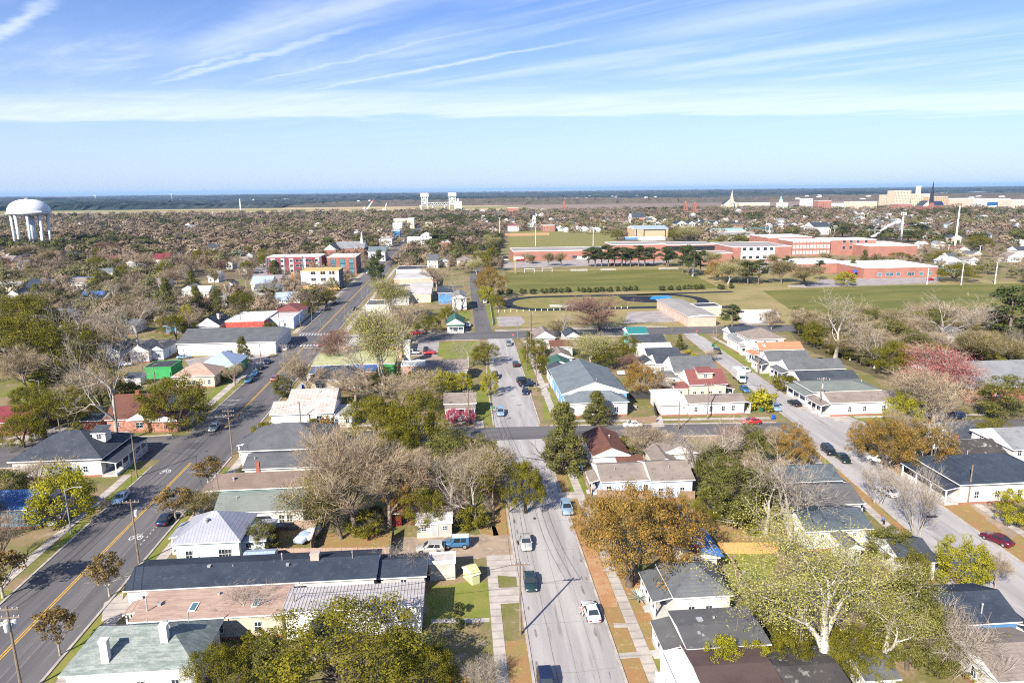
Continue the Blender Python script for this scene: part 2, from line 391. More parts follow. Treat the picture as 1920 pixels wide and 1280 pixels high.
gpoly('running_track', [oval(44, 103, 344.5, 23.5), [(95, 367.8), (150, 371), (150, 366.5), (95, 362.5)], [(108, 340), (122, 328), (134, 318), (128, 316), (112, 322)]], .02, TRACKB)
gpoly('track_infield', [oval(44, 103, 344.5, 17.6)], .03, LAWN)
gpoly('jump_apron', [[(84, 361), (84, 345), (92, 339), (104, 337), (112, 344), (110, 354), (100, 360)]], .04, TRACKB)
gpoly('lawn', [rect(-50.1, -48.8, 40, 140), rect(-67.4, -65.7, 72, 96), rect(-67.4, -65.7, 108, 118), rect(-67.4, -65.7, 126, 141), pp((805, 1096), (925, 1086), (934, 1160), (800, 1172)),
               pp((1030, 728), (1046, 726), (1062, 785), (1040, 788)), pp((1018, 742), (1030, 742), (1036, 786), (1020, 786)), pp((968, 657), (981, 655), (1003, 708), (985, 710)), pp((822, 642), (900, 640), (908, 670), (815, 672)),
               pp((655, 622), (690, 600), (725, 610), (705, 625)), pp((1350, 1036), (1450, 1034), (1452, 1090), (1372, 1090)), pp((1130, 797), (1178, 790), (1240, 787), (1240, 792), (1150, 800)),
               pp((1300, 628), (1318, 624), (1330, 640), (1312, 640)), pp((1322, 648), (1345, 642), (1470, 708), (1450, 716)), pp((1490, 748), (1530, 742), (1570, 766), (1530, 768)), pp((1575, 778), (1660, 776), (1665, 790), (1590, 790)),
               pp((905, 612), (915, 560), (925, 560), (932, 612)), pp((852, 610), (884, 610), (878, 560), (862, 580)), pp((1205, 1240), (1225, 1200), (1262, 1200), (1265, 1280), (1235, 1280)), pp((1390, 655), (1410, 650), (1460, 690), (1450, 695)),
               pp((0, 740), (90, 690), (200, 690), (200, 740), (90, 770)), pp((255, 820), (310, 822), (245, 890), (225, 890)), pp((380, 745), (440, 700), (460, 712), (395, 770)), pp((1060, 880), (1085, 878), (1100, 925), (1070, 930)),
               pp((890, 730), (915, 730), (920, 795), (898, 795)), pp((330, 630), (500, 665), (440, 680), (360, 668)), pp((1540, 860), (1562, 850), (1590, 880), (1570, 885)), pp((490, 660), (470, 690), (440, 690))], .012, LAWNG)
gpoly('brown_verge', [rect(18.3, 20.7, 40, 148), rect(22.3, 25.5, 60, 100), rect(4.5, 7.2, 40, 78), rect(4.5, 7.2, 104, 148), pp((600, 1000), (735, 1000), (728, 1032), (606, 1036)), pp((895, 985), (930, 985), (942, 1036), (915, 1036)),
                      [(68, 60), (CU(60, 0) - .4, 60), (CU(143, 0) - .4, 143), (75.2, 143)], [(CU(60, 1) + .3, 60), (89.4, 60), (92.8, 136), (CU(136, 1) + .3, 136)], pp((1335, 975), (1420, 972), (1445, 1014), (1345, 1016))], .01, BROWNG)
gpoly('leaf_litter', [rect(18.4, 20.6, 84, 112), pp((1180, 1075), (1215, 1070), (1240, 1140), (1205, 1140)), pp((780, 830), (870, 840), (880, 980), (720, 985))], .014, MULCH)
gpoly('gravel_yard', [pp((735, 1010), (860, 1000), (960, 1003), (970, 1042), (912, 1046), (735, 1048)), pp((755, 672), (830, 668), (830, 690), (745, 690)), pp((1790, 900), (1830, 960), (1900, 1010), (1920, 1000), (1860, 930))], .02, GRAVEL)
gpoly('shrub_ground', [pp((1480, 612), (1920, 606), (1920, 720), (1700, 730), (1600, 690), (1500, 650))], .011, M('wood_floor', (.10, .08, .045), (.13, .115, .05), .3, .95, (2, .4)))

mk = MB()
def strip(u0, u1, v0, v1, z=.036): mk.poly([(u0, v0, z), (u1, v0, z), (u1, v1, z), (u0, v1, z)])
for v0, v1 in ((40, 143.5), (166, 257), (281, 900)):
    strip(-58.27, -58.09, v0, v1); strip(-57.91, -57.73, v0, v1)
tag(mk.build('yellow_centre_line', YEL), kind='structure')
mk = MB()
for v in (256.5, 277):
    for i in range(12): strip(-64.6 + i * 1.18, -64.0 + i * 1.18, v, v + 3)
strip(-58, -50.8, 253.5, 254); strip(-65, -58, 282, 282.5); strip(-58, -50.8, 142.6, 143.1) if False else None
def bike(u, v, s=1.0):
    for c in (-.55, .55):
        for i in range(10):
            t0, t1 = 2 * math.pi * i / 10, 2 * math.pi * (i + 1) / 10
            a = [(u + c * s + r * s * math.cos(t), v + r * s * math.sin(t) * 1.6, .037) for r, t in ((.28, t0), (.42, t0), (.42, t1), (.28, t1))]
            mk.poly(a)
    for a, b in (((-.55, 0), (-.15, .9)), ((-.15, .9), (.45, .9)), ((.45, .9), (.55, 0)), ((-.15, .9), (.1, 0)), ((.1, 0), (.45, .9)), ((.45, .9), (.3, 1.3)), ((-.3, 1.15), (0, 1.15)), ((-.55, 0), (.1, 0))):
        d = Vector((b[0] - a[0], b[1] - a[1])).normalized() * .06 * s; n = (-d.y, d.x)
        mk.poly([(u + (a[0]) * s - n[0], v + a[1] * s - n[1], .0375), (u + b[0] * s - n[0], v + b[1] * s - n[1], .0375), (u + b[0] * s + n[0], v + b[1] * s + n[1], .0375), (u + a[0] * s + n[0], v + a[1] * s + n[1], .0375)])
for x, y in ((255, 1008), (310, 884), (6, 1172)):
    q = G(x, y); bike(q.x, q.y, 1.15)
for i in range(2): strip(-65, -61.5, 185 + i * 4, 185.3 + i * 4)
for i in range(7): strip(-53.2, -53.05, 108 + i * 1.2, 108.5 + i * 1.2)
tag(mk.build('white_road_marking', WHI), kind='structure')
mk = MB()
TAR = M('tar_joint', (.17, .15, .14), (.25, .225, .21), 1.5)
random.seed(5)
def crack(pts, w=.07, z=.0345):
    for a, b in zip(pts[:-1], pts[1:]):
        d = Vector((b[0] - a[0], b[1] - a[1])).normalized() * w / 2
        mk.poly([(a[0] + d.y, a[1] - d.x, z), (b[0] + d.y, b[1] - d.x, z), (b[0] - d.y, b[1] + d.x, z), (a[0] - d.y, a[1] + d.x, z)])
for u in (10.2, 12.7, 15.2): crack([(u + random.uniform(-.06, .06), 60 + i * 4) for i in range(23)], .09 if u == 10.2 else .05)
crack([(-54.4 + random.uniform(-.08, .08), 60 + i * 4) for i in range(20)], .12); crack([(-55.6 + random.uniform(-.08, .08), 60 + i * 4) for i in range(20)], .08)
for i in range(9): crack([(8 + random.uniform(-.1, .1), 62 + i * 9.5), (12.8, 62 + i * 9.5 + random.uniform(-.3, .3)), (17.6, 62 + i * 9.5 + random.uniform(-.4, .4))], .05)
for i in range(26):
    u = random.choice((random.uniform(8, 9), random.uniform(16.2, 17.6))); v = random.uniform(64, 148)
    a = random.uniform(.08, .32); bb = random.uniform(.4, 1.8)
    mk.poly([(u + a * math.cos(t) * random.uniform(.6, 1.1), v + bb * math.sin(t) * random.uniform(.6, 1.1), .0342) for t in [i2 * .7 for i2 in range(9)]])
tag(mk.build('road_joint', TAR), kind='structure')
mk = MB()
for u, v, a, bb in ((12, 111, .3, .45), (9.1, 124, .3, .3), (-55, 128, .3, .4), (-57, 150, .35, .4), (14, 185, .7, .25), (15, 176, .8, .25), (82, 120, .35, .4), (80.5, 105, 1.2, .5), (86, 168, .6, .3)):
    mk.poly([(u + a * math.cos(i * math.pi / 5), v + bb * math.sin(i * math.pi / 5), .0348) for i in range(10)])
tag(mk.build('manhole_cover', M('manhole_iron', (.06, .055, .055))), kind='structure')

gpoly('forest_floor', [[(-76, 470), (-76, 1790), (-1800, 1790), (-460, 470)], [(-38, 660), (1900, 1790), (-38, 1790)], [(330, 640), (760, 640), (1900, 1790), (-30, 660)]], .005, M('woodland_floor', (.13, .097, .062), (.165, .13, .07), .05, .95, (1, .3)))
PATCH = M('fresh_asphalt_patch', (.075, .072, .075), (.095, .09, .092), 1.5)
gpoly('road_patch', [rect(-62.5, -60.2, 118, 123), rect(-55, -52.6, 97, 99.5), rect(-63, -59.5, 152, 156), rect(-54.5, -51.5, 176, 184), rect(20, 34, 152, 154.5)], .0335, PATCH)
# ---- far country: marsh, river, forest to the skyline
gpoly('marsh', [[(-2800, 1950), (300, 1850), (150, 2650), (-2800, 2650)]], .2, M('marsh_grass', (.46, .34, .19), (.24, .23, .08), .004, .95, stretch=(.25, 1, 1), lo=.45, hi=.55, c3=(.42, .3, .18)))
gpoly('marsh_reeds', [[(300, 1850), (4500, 2400), (4500, 3600), (150, 2650)]], .2, M('reed_bed', (.21, .15, .12), (.26, .19, .14), .006, .95, stretch=(.3, 1, 1)))
WATER = M('river_water', (.05, .075, .10), (.06, .08, .10), .01, .15, spec=.5)
gpoly('river', [[(-2800, 1830), (-900, 1800), (-300, 1760), (200, 1720), (900, 1900), (4500, 2300), (4500, 2420), (900, 2000), (200, 1860), (-300, 1880), (-2800, 1960)]], .3, WATER)
def forest(name, u0, u1, vs_, nx, hmin, hmax, mat, seed, label, keep=None):
    rng = np.random.default_rng(seed); mb = MB(); rows = []
    vv = np.array(vs_); ny = len(vv)
    for j, v in enumerate(vv):
        us = np.linspace(u0, u1, nx) * (1 if j == 0 else 1.0)
        step = (u1 - u0) / nx
        us = us + rng.uniform(-.45, .45, nx) * step
        base = rng.uniform(hmin, hmax, nx) * (.75 + .5 * (np.sin(us * .0031 + v * .002) * .5 + .5))
        hh = np.where(rng.random(nx) < .5, base * .62, base)
        if j == 0: hh = np.zeros(nx)
        rows.append(np.stack([us, v + rng.uniform(-.4, .4, nx) * (0 if j == 0 else (vv[j] - vv[j - 1])), hh], 1))
    P = np.concatenate(rows); f = []
    for j in range(ny - 1):
        for i in range(nx - 1):
            if keep is not None and not keep(P[j * nx + i]): continue
            f.append((j * nx + i, j * nx + i + 1, (j + 1) * nx + i + 1, (j + 1) * nx + i))
    mb.v = [tuple(p) for p in P]; mb.f = f; mb.mi = [0] * len(f)
    return tag(mb.build(name, mat), label, None, None, 'stuff')
FORD = M('far_pine_canopy', (.016, .030, .030), (.050, .060, .050), .004, .95, (.05, .5), stretch=(.4, 1, 1), lo=.4, hi=.6)
FORB = M('far_bare_canopy', (.13, .095, .07), (.085, .075, .045), .005, .95, (.06, .4), stretch=(.4, 1, 1))
forest('far_forest', -3600, 4600, list(np.linspace(2650, 3600, 34)), 420, 7, 15, FORB, 3, 'brown bare woods beyond the marsh', keep=lambda p: p[0] > -650 + (p[1] - 2650) * .1)
forest('riverside_pine_forest', -3600, -400, list(np.linspace(2600, 3650, 26)), 260, 8, 17, FORD, 6, 'dark pine forest behind the left marsh', keep=lambda p: p[0] < -640 + (p[1] - 2650) * .1)
forest('pine_forest', -11000, 11000, list(np.linspace(3500, 5200, 24)) + list(np.linspace(5300, 13000, 40)), 460, 11, 24, FORD, 4, 'dark pine forest running to the skyline')
# ------------------------------------------------------------------ building materials
W = {
 'white': M('white_siding', (.67, .66, .63), (.55, .53, .50), .5, .7, (3, .06), pat=('z', .22, .10)),
 'cream': M('cream_siding', (.62, .55, .42), (.52, .46, .36), .5, .75, (3, .06), pat=('z', .22, .10)),
 'palegreen': M('pale_green_siding', (.62, .70, .66), (.55, .64, .62), .5, .7, (3, .05), pat=('z', .22, .10)),
 'mint': M('mint_siding', (.36, .62, .50), (.30, .55, .45), .5, .7, (3, .05), pat=('z', .22, .10)),
 'paleblue': M('pale_blue_siding', (.52, .60, .74), (.45, .54, .68), .5, .7, (3, .05), pat=('z', .22, .10)),
 'blue': M('blue_siding', (.10, .25, .45), (.08, .20, .38), .5, .7, (3, .06), pat=('z', .22, .12)),
 'skyblue': M('sky_blue_siding', (.22, .42, .62), (.19, .37, .56), .5, .7, (3, .05), pat=('z', .22, .10)),
 'green': M('bright_green_wall', (.05, .34, .10), (.04, .29, .09), .5, .7, (3, .06)),
 'teal': M('turquoise_wall', (.18, .58, .56), (.16, .5, .5), .5, .7, (3, .05)),
 'brick': M('red_brick_wall', (.33, .115, .07), (.24, .085, .055), .8, .9, (6, .2), pat=('brick', .5, .18)),
 'pinkbrick': M('pale_red_brick_wall', (.48, .22, .15), (.40, .17, .12), .8, .9, (6, .18), pat=('brick', .5, .2)),
 'schoolbrick': M('school_brick_wall', (.36, .165, .125), (.30, .14, .108), .15, .9, (2, .12)),
 'pinkwall': M('pink_block_wall', (.62, .42, .33), (.55, .36, .29), .4, .85, (4, .06)),
 'beige': M('beige_block_wall', (.58, .50, .38), (.50, .43, .33), .3, .85, (3, .06)),
 'grey': M('grey_block_wall', (.45, .45, .44), (.38, .38, .38), .4, .85, (3, .08)),
 'redpaint': M('faded_red_paint_wall', (.52, .07, .05), (.44, .08, .06), .4, .8, (3, .12), c3=(.62, .35, .30)),
 'maroon': M('maroon_panel_wall', (.24, .05, .06), (.20, .045, .05), .4, .7, (3, .06)),
 'darkred': M('dark_red_wall', (.22, .025, .025), (.18, .025, .025), .4, .8, (3, .06)),
 'metalwall': M('white_ribbed_metal_wall', (.74, .72, .68), (.66, .63, .58), .4, .5, (2, .05), pat=('x', .6, .18)),
 'concwall': M('white_block_wall', (.72, .70, .67), (.62, .59, .55), .25, .85, (3, .07)),
 'shedwall': M('weathered_shed_wall', (.52, .50, .45), (.40, .38, .33), .6, .85, (4, .14)),
 'yellow': M('pale_yellow_wall', (.56, .55, .30), (.50, .50, .27), .6, .8, (3, .06)),
}
def shingle(name, a, b, fine=.28): return M(name, a, b, .35, .95, (5, fine), pat=('y', .45, .2), spec=.15, c3=tuple(x * (.72 if sum(a) > .2 else 1.35) for x in b))
RF = {
 'slate': shingle('dark_slate_shingle', (.045, .053, .066), (.062, .070, .084)),
 'black': shingle('black_shingle', (.032, .042, .060), (.045, .056, .076)),
 'grey': shingle('grey_shingle', (.135, .14, .145), (.105, .11, .115)),
 'slateblue': shingle('slate_blue_shingle', (.095, .115, .13), (.075, .093, .107)),
 'midgrey': shingle('mid_grey_shingle', (.10, .104, .112), (.125, .128, .134)),
 'lightgrey': shingle('light_grey_shingle', (.24, .245, .25), (.20, .205, .21)),
 'bluegrey': shingle('blue_grey_shingle', (.165, .19, .205), (.135, .16, .175)),
 'greengrey': M('green_slate_shingle', (.16, .19, .175), (.255, .28, .262), 1.3, .95, (5, .35), pat=('y', .45, .16), stretch=(.45, 1.6, 1), lo=.38, hi=.62, c3=(.12, .155, .14)),
 'grgreen': shingle('grey_green_shingle', (.155, .175, .16), (.19, .205, .185)),
 'brown': shingle('brown_shingle', (.22, .165, .135), (.18, .135, .112)),
 'redbrown': shingle('red_brown_shingle', (.155, .07, .05), (.125, .058, .045)),
 'tan': M('tan_mottled_shingle', (.42, .30, .235), (.34, .235, .185), 1.2, .95, (5, .18), pat=('y', .45, .14), stretch=(.5, 1.8, 1), lo=.4, hi=.6),
 'taupe': shingle('taupe_shingle', (.26, .215, .185), (.21, .175, .15)),
 'red': shingle('dark_red_shingle', (.22, .08, .072), (.185, .072, .066), .15),
 'orange': shingle('orange_shingle', (.46, .21, .12), (.40, .19, .11), .14),
 'green': shingle('green_shingle', (.055, .13, .10), (.05, .115, .09), .15),
 'maroon': shingle('maroon_metal', (.20, .045, .05), (.17, .04, .045), .1),
 'tealr': M('teal_metal_roof', (.03, .19, .18), (.03, .17, .165), .5, .5, (3, .06), pat=('x', .7, .25)),
 'mossy': M('mossy_dark_shingle', (.05, .045, .045), (.07, .062, .06), .3, .95, (4, .3), c3=(.25, .26, .23)),
 'tin': M('grey_tin_roof', (.46, .46, .50), (.38, .38, .42), .3, .42, (2, .08), pat=('x', .5, .3), metal=.3),
 'tiny': M('grey_tin_roof_side', (.46, .46, .50), (.38, .38, .42), .3, .42, (2, .08), pat=('y', .5, .3), metal=.3),
 'rust': M('rusty_white_tin_roof', (.52, .48, .44), (.44, .40, .36), .4, .5, (3, .1), pat=('x', .8, .22), metal=.1, c3=(.42, .22, .12)),
 'corrug': M('corrugated_tin_roof', (.42, .385, .36), (.50, .47, .45), .7, .5, (3, .2), metal=.2, stretch=(.3, 1.2, 1), c3=(.33, .29, .265)),
 'whiteflat': M('white_flat_roof', (.74, .73, .72), (.62, .61, .60), .08, .8, (1, .06)),
 'paleflat': M('pale_flat_roof', (.50, .47, .44), (.40, .38, .36), .12, .9, (2, .12)),
 'greyflat': M('grey_flat_roof', (.115, .113, .112), (.09, .089, .09), .25, .9, (2, .14), c3=(.15, .147, .145)),
 'darkflat': M('dark_flat_roof', (.045, .045, .055), (.06, .06, .07), .25, .8, (2, .1)),
 'greenflat': M('weathered_green_roof', (.34, .37, .16), (.42, .40, .24), .35, .85, (3, .15), c3=(.22, .30, .12)),
 'bluemetal': M('blue_metal_roof', (.03, .09, .27), (.07, .14, .30), .35, .5, (3, .1), c3=(.22, .27, .36)),
 'palebluemetal': M('pale_blue_metal_roof', (.42, .50, .62), (.36, .44, .56), .3, .45, (2, .06), pat=('x', .6, .18), metal=.2),
 'wood': M('bare_timber_roof_deck', (.62, .40, .17), (.55, .34, .14), .4, .85, (3, .1)),
 'schoolroof': M('white_school_roof', (.76, .74, .74), (.68, .66, .66), .06, .8, (1, .04)),
 'tangrey': M('tan_grey_roof', (.32, .29, .27), (.27, .25, .23), .1, .9, (1, .06)),
}
TRIM = M('white_trim_paint', (.78, .77, .75), (.70, .69, .67), 1.2, .6)
TRIMD = M('dark_trim_paint', (.06, .06, .065))
GLASS = glass(); GLASSB = glass('bluish_glass', (.05, .11, .13))
DOORM = M('dark_door_paint', (.07, .045, .04)); DOORR = M('red_door_paint', (.30, .03, .03)); DOORW = M('white_door_paint', (.62, .60, .58))
BRK = M('chimney_brick', (.33, .12, .08), (.26, .10, .07), 2, .9, (8, .2)); BASE = M('brick_footing', (.36, .16, .11), (.28, .13, .09), 1.5, .9)
PORCHW = M('porch_boards', (.50, .48, .46)); WOODP = M('weathered_timber', (.30, .20, .13), (.22, .15, .10), 1.5, .9, (6, .2)); NEWWOOD = M('new_cedar_boards', (.62, .34, .13), (.55, .30, .11), 1.2, .85, (4, .12), pat=('x', .2, .3))
VENT = M('vent_metal', (.55, .54, .53), rough=.4, metal=.4)

class Fr:
    """a wall plane: o = corner, a = along the wall, n = outward"""
    def __init__(s, o, a, n): s.o = Vector(o); s.a = Vector(a); s.n = Vector(n)
    def p(s, x, z, out=0.0): q = s.o + s.a * x + s.n * out; return (q.x, q.y, z)
def slabon(mb, fr, x0, x1, z0, z1, o0, o1, m=0):
    k = len(mb.v)
    mb.v += [fr.p(x, z, o) for o in (o0, o1) for x, z in ((x0, z0), (x1, z0), (x1, z1), (x0, z1))]
    cr = fr.a.cross(Vector((0, 0, 1))).dot(fr.n)
    fs = ((4, 5, 6, 7), (0, 3, 2, 1), (0, 1, 5, 4), (1, 2, 6, 5), (2, 3, 7, 6), (3, 0, 4, 7))
    for q in fs:
        mb.f.append(tuple(k + i for i in (q if cr > 0 else q[::-1]))); mb.mi.append(m)
def window(par, fr, x, z, w, h, g=None, sub=True, trim=None, muntin=True):
    mb = MB(); t = .06
    slabon(mb, fr, x - w / 2 - t, x + w / 2 + t, z + h, z + h + t, .0, .07); slabon(mb, fr, x - w / 2 - t * 1.6, x + w / 2 + t * 1.6, z - t, z, .0, .12)
    slabon(mb, fr, x - w / 2 - t, x - w / 2, z, z + h, .0, .07); slabon(mb, fr, x + w / 2, x + w / 2 + t, z, z + h, .0, .07)
    if muntin: slabon(mb, fr, x - w / 2, x + w / 2, z + h / 2 - .03, z + h / 2 + .03, .032, .06); slabon(mb, fr, x - .025, x + .025, z, z + h / 2 - .03, .032, .05); slabon(mb, fr, x - .025, x + .025, z + h / 2 + .03, z + h, .032, .05)
    o = mb.build('window', trim or TRIM, par)
    pm = MB(); slabon(pm, fr, x - w / 2, x + w / 2, z, z + h, .0, .03)
    pm.build('pane', g or GLASS, o)
    return o
def door(par, fr, x, w=1.0, h=2.1, mat=None, z=.35):
    mb = MB(); slabon(mb, fr, x - w / 2, x + w / 2, z, z + h, .0, .05)
    o = mb.build('door', mat or DOORM, par)
    f = MB(); slabon(f, fr, x - w / 2 - .1, x - w / 2, z, z + h, 0, .08); slabon(f, fr, x + w / 2, x + w / 2 + .1, z, z + h, 0, .08); slabon(f, fr, x - w / 2 - .1, x + w / 2 + .1, z + h, z + h + .1, 0, .08)
    f.build('frame', TRIM, o)
def roof_mesh(w, d, he, kind, s, oh, t=.2, ov=None):
    """w along x, d along y; ridge along x. faces: 0 = covering, 1 = fascia"""
    mb = MB(); ohx = oh if ov is None else ov
    if kind == 'g':
        ye = d / 2 + oh; ze = he - s * oh; zr = he + s * d / 2; lift = .015
        mb.extr([(-ye, ze + lift), (ye, ze + lift), (ye, ze + t), (0, zr + t), (-ye, ze + t)], -w / 2 - ohx, w / 2 + ohx, 0, ms=[1, 1, 0, 0, 1], me=1)
        # hollow the underside so the slab follows the slope
        mb.v = [(x, y, z) for x, y, z in mb.v]
    elif kind == 'h':
        X, Y = w / 2 + oh, d / 2 + oh; zb = he; zt = he + t; rise = s * min(X, Y)
        b = [(-X, -Y), (X, -Y), (X, Y), (-X, Y)]
        for i in range(4):
            a, c = b[i], b[(i + 1) % 4]; mb.poly([(a[0], a[1], zb), (c[0], c[1], zb), (c[0], c[1], zt), (a[0], a[1], zt)], 1)
        mb.poly([(p[0], p[1], zb) for p in b[::-1]], 1)
        if X >= Y:
            r0, r1 = (-(X - Y), 0, zt + rise), ((X - Y), 0, zt + rise)
            mb.poly([(-X, -Y, zt), (X, -Y, zt), r1, r0]); mb.poly([(X, Y, zt), (-X, Y, zt), r0, r1])
            mb.poly([(X, -Y, zt), (X, Y, zt), r1]); mb.poly([(-X, Y, zt), (-X, -Y, zt), r0])
        else:
            r0, r1 = (0, -(Y - X), zt + rise), (0, (Y - X), zt + rise)
            mb.poly([(-X, -Y, zt), (X, -Y, zt), r0]); mb.poly([(X, Y, zt), (-X, Y, zt), r1])
            mb.poly([(X, -Y, zt), (X, Y, zt), r1, r0]); mb.poly([(-X, Y, zt), (-X, -Y, zt), r0, r1])
    elif kind == 'f':
        mb.box(-w / 2 - .12, w / 2 + .12, -d / 2 - .12, d / 2 + .12, he + .002, he + .28, 1)
        mb.poly([(-w / 2 + .1, -d / 2 + .1, he + .285), (w / 2 - .1, -d / 2 + .1, he + .285), (w / 2 - .1, d / 2 - .1, he + .285), (-w / 2 + .1, d / 2 - .1, he + .285)], 0)
        for x0, x1, y0, y1 in ((-w / 2 - .12, w / 2 + .12, -d / 2 - .12, -d / 2 + .13), (-w / 2 - .12, w / 2 + .12, d / 2 - .13, d / 2 + .12), (-w / 2 - .12, -w / 2 + .13, -d / 2 + .13, d / 2 - .13), (w / 2 - .13, w / 2 + .12, -d / 2 + .13, d / 2 - .13)):
            mb.box(x0, x1, y0, y1, he + .283, he + .46, 1)
    elif kind == 's':      # one slope, high at +y
        ye = d / 2 + oh; z0 = he - s * oh; z1 = he + s * (d + oh)
        mb.extr([(-ye, z0), (ye, z1), (ye, z1 + t), (-ye, z0 + t)], -w / 2 - ohx, w / 2 + ohx, 0, ms=[1, 1, 0, 1], me=1)
    return mb
FOOT = []
def house(label, L, R, he, kind, wall, roof, d=None, ry=None, s=.42, near=2, left=2, right=2, far=0, oh=.4, porch=None, ch=(), vents=(), sky=(), dormer=None, name='house', cat='house', group=None,
          trim=None, wh=1.25, ww=.8, zs=1.15, doors=(), base=True, rz=0.0, storeys=1, fine=True, px=True, h3=3.1, ribs=None, gmat=None, lift=0.0):
    """L, R: near eave corners (photo pixels) at height he; d: depth, or ry: pixel of the ridge. kind: gu/gv gable with the ridge across/along the view, h hip, f flat, s shed"""
    if px:
        a, b = G(L[0], L[1], he), G(R[0], R[1], he); u0, u1, v0 = a.x, b.x, (a.y + b.y) / 2
    else: u0, u1, v0 = L[0], R[0], L[1]
    if d is None:
        lo, hi = 2.0, 40.0; x = ry[0]
        for _ in range(40):
            m_ = (lo + hi) / 2; hh = he + s * (m_ / 2); uu = (u0 + u1) / 2
            for _k in range(4):
                q = PX((uu, v0 + m_ / 2, hh)); uu += (x - q[0]) / FPX * depth_of((uu, v0 + m_ / 2, hh))
            if q[1] > ry[1]: lo = m_
            else: hi = m_
        d = lo
    FOOT.append((u0, u1, v0, v0 + d, he + s * d / 2))
    o2 = 0 if kind == 'f' else oh
    wu, dv = (u1 - u0) - 2 * o2, d - 2 * o2
    T = empty(name, ((u0 + u1) / 2, v0 + d / 2, 0), rz, label, cat, group)
    wm, rm = W[wall] if isinstance(wall, str) else wall, RF[roof] if isinstance(roof, str) else roof
    sw = kind == 'gv'
    w_, d_ = (dv, wu) if sw else (wu, dv)
    k0 = kind[0]
    mb = MB()
    if k0 == 'g':
        mb.extr([(-d_ / 2, 0), (d_ / 2, 0), (d_ / 2, he), (0, he + s * d_ / 2), (-d_ / 2, he)], -w_ / 2, w_ / 2)
    elif k0 == 's':
        mb.extr([(-d_ / 2, 0), (d_ / 2, 0), (d_ / 2, he + s * d_), (-d_ / 2, he)], -w_ / 2, w_ / 2)
    else: mb.box(-w_ / 2, w_ / 2, -d_ / 2, d_ / 2, 0, he)
    rm_ = roof_mesh(w_, d_, he, k0, s, oh)
    if sw:
        for q in (mb, rm_): q.v = [(-y, x, z) for x, y, z in q.v]
    wo = mb.build('wall', wm, T)
    ro = rm_.build('roof', [rm, trim or TRIM], T)
    if ribs and k0 == 's':
        rb = MB(); n = int(w_ / ribs); ye = d_ / 2 + oh; z0, z1 = he - s * oh + .2, he + s * (d_ + oh) + .2
        for i in range(n + 1):
            x = -w_ / 2 - oh * .9 + i * (w_ + 1.8 * oh) / n; A = [(x - .09, .002), (x - .04, .07), (x + .04, .07), (x + .09, .002)]
            for j in range(3): rb.poly([(A[j][0], ye, z1 + A[j][1]), (A[j][0], -ye, z0 + A[j][1]), (A[j + 1][0], -ye, z0 + A[j + 1][1]), (A[j + 1][0], ye, z1 + A[j + 1][1])])
            rb.poly([(q[0], -ye, z0 + q[1]) for q in A[::-1]])
        rb.build('roof_rib', rm, ro)
    elif ribs:
        rb = MB(); n = int(w_ / ribs)
        for i in range(n + 1):
            x = -w_ / 2 - oh * .9 + i * (w_ + 1.8 * oh) / n
            for sg in (-1, 1):
                ye = d_ / 2 + oh; ze = he - s * oh + .2; zr = he + s * d_ / 2 + .2
                rb.poly([(x - .07, sg * ye, ze + .002), (x + .07, sg * ye, ze + .002), (x + .03, sg * ye, ze + .06), (x - .03, sg * ye, ze + .06)])
                P = [(x - .07, sg * ye, ze + .002), (x - .03, sg * ye, ze + .06), (x + .03, sg * ye, ze + .06), (x + .07, sg * ye, ze + .002)]
                Q = [(x - .07, 0, zr + .002), (x - .03, 0, zr + .06), (x + .03, 0, zr + .06), (x + .07, 0, zr + .002)]
                for j in range(3): rb.poly([P[j], P[j + 1], Q[j + 1], Q[j]] if sg > 0 else [P[j + 1], P[j], Q[j], Q[j + 1]])
        rb.build('roof_rib', rm, ro)
    if base and fine:
        bb = MB(); bb.box(-wu / 2 - .03, wu / 2 + .03, -dv / 2 - .03, dv / 2 + .03, 0, .45); bb.build('footing', BASE, T)
    FRS = {'n': (Fr((-wu / 2, -dv / 2, 0), (1, 0, 0), (0, -1, 0)), wu), 'r': (Fr((wu / 2, -dv / 2, 0), (0, 1, 0), (1, 0, 0)), dv),
           'l': (Fr((-wu / 2, dv / 2, 0), (0, -1, 0), (-1, 0, 0)), dv), 'f': (Fr((wu / 2, dv / 2, 0), (-1, 0, 0), (0, 1, 0)), wu)}
    for side, cnt in (('n', near), ('l', left), ('r', right), ('f', far)):
        fr, ln = FRS[side]
        xs = cnt if isinstance(cnt, (list, tuple)) else [(i + .5) / cnt for i in range(cnt)] if cnt else []
        if px and fine and not isinstance(cnt, (list, tuple)):
            rnd = random.Random(int(u0 * 10) * 4 + 'nrlf'.index(side) + 9000); xs = [min(.93, max(.07, x + rnd.uniform(-.25, .25) / max(cnt, 1))) for x in xs]
        for st in range(storeys):
            for x in xs: window(T, fr, x * ln, zs + st * h3, ww, wh, gmat, muntin=fine, trim=trim if trim is not None and trim is not TRIMD else None)
    for side, x, m_ in doors: door(T, FRS[side][0], x * FRS[side][1], mat=m_)
    if porch:
        side, f0, f1, dep, hp = porch[:5]; np_ = porch[5] if len(porch) > 5 else 4; pr = porch[6] if len(porch) > 6 else rm; pr = RF[pr] if isinstance(pr, str) else pr
        fr, ln = FRS[side]; x0, x1 = f0 * ln, f1 * ln
        pm = MB(); k = len(pm.v); zh = hp + .55
        P = [fr.p(x0 - .2, zh, 0), fr.p(x1 + .2, zh, 0), fr.p(x1 + .2, hp, dep + .25), fr.p(x0 - .2, hp, dep + .25)]
        Q = [(x, y, z - .16) for x, y, z in P]
        pm.poly(P[::-1], 0); pm.poly(Q, 1)
        for i in range(4):
            j = (i + 1) % 4; pm.poly([P[i], P[j], Q[j], Q[i]], 1)
        pm.build('porch_roof', [pr, trim or TRIM], T)
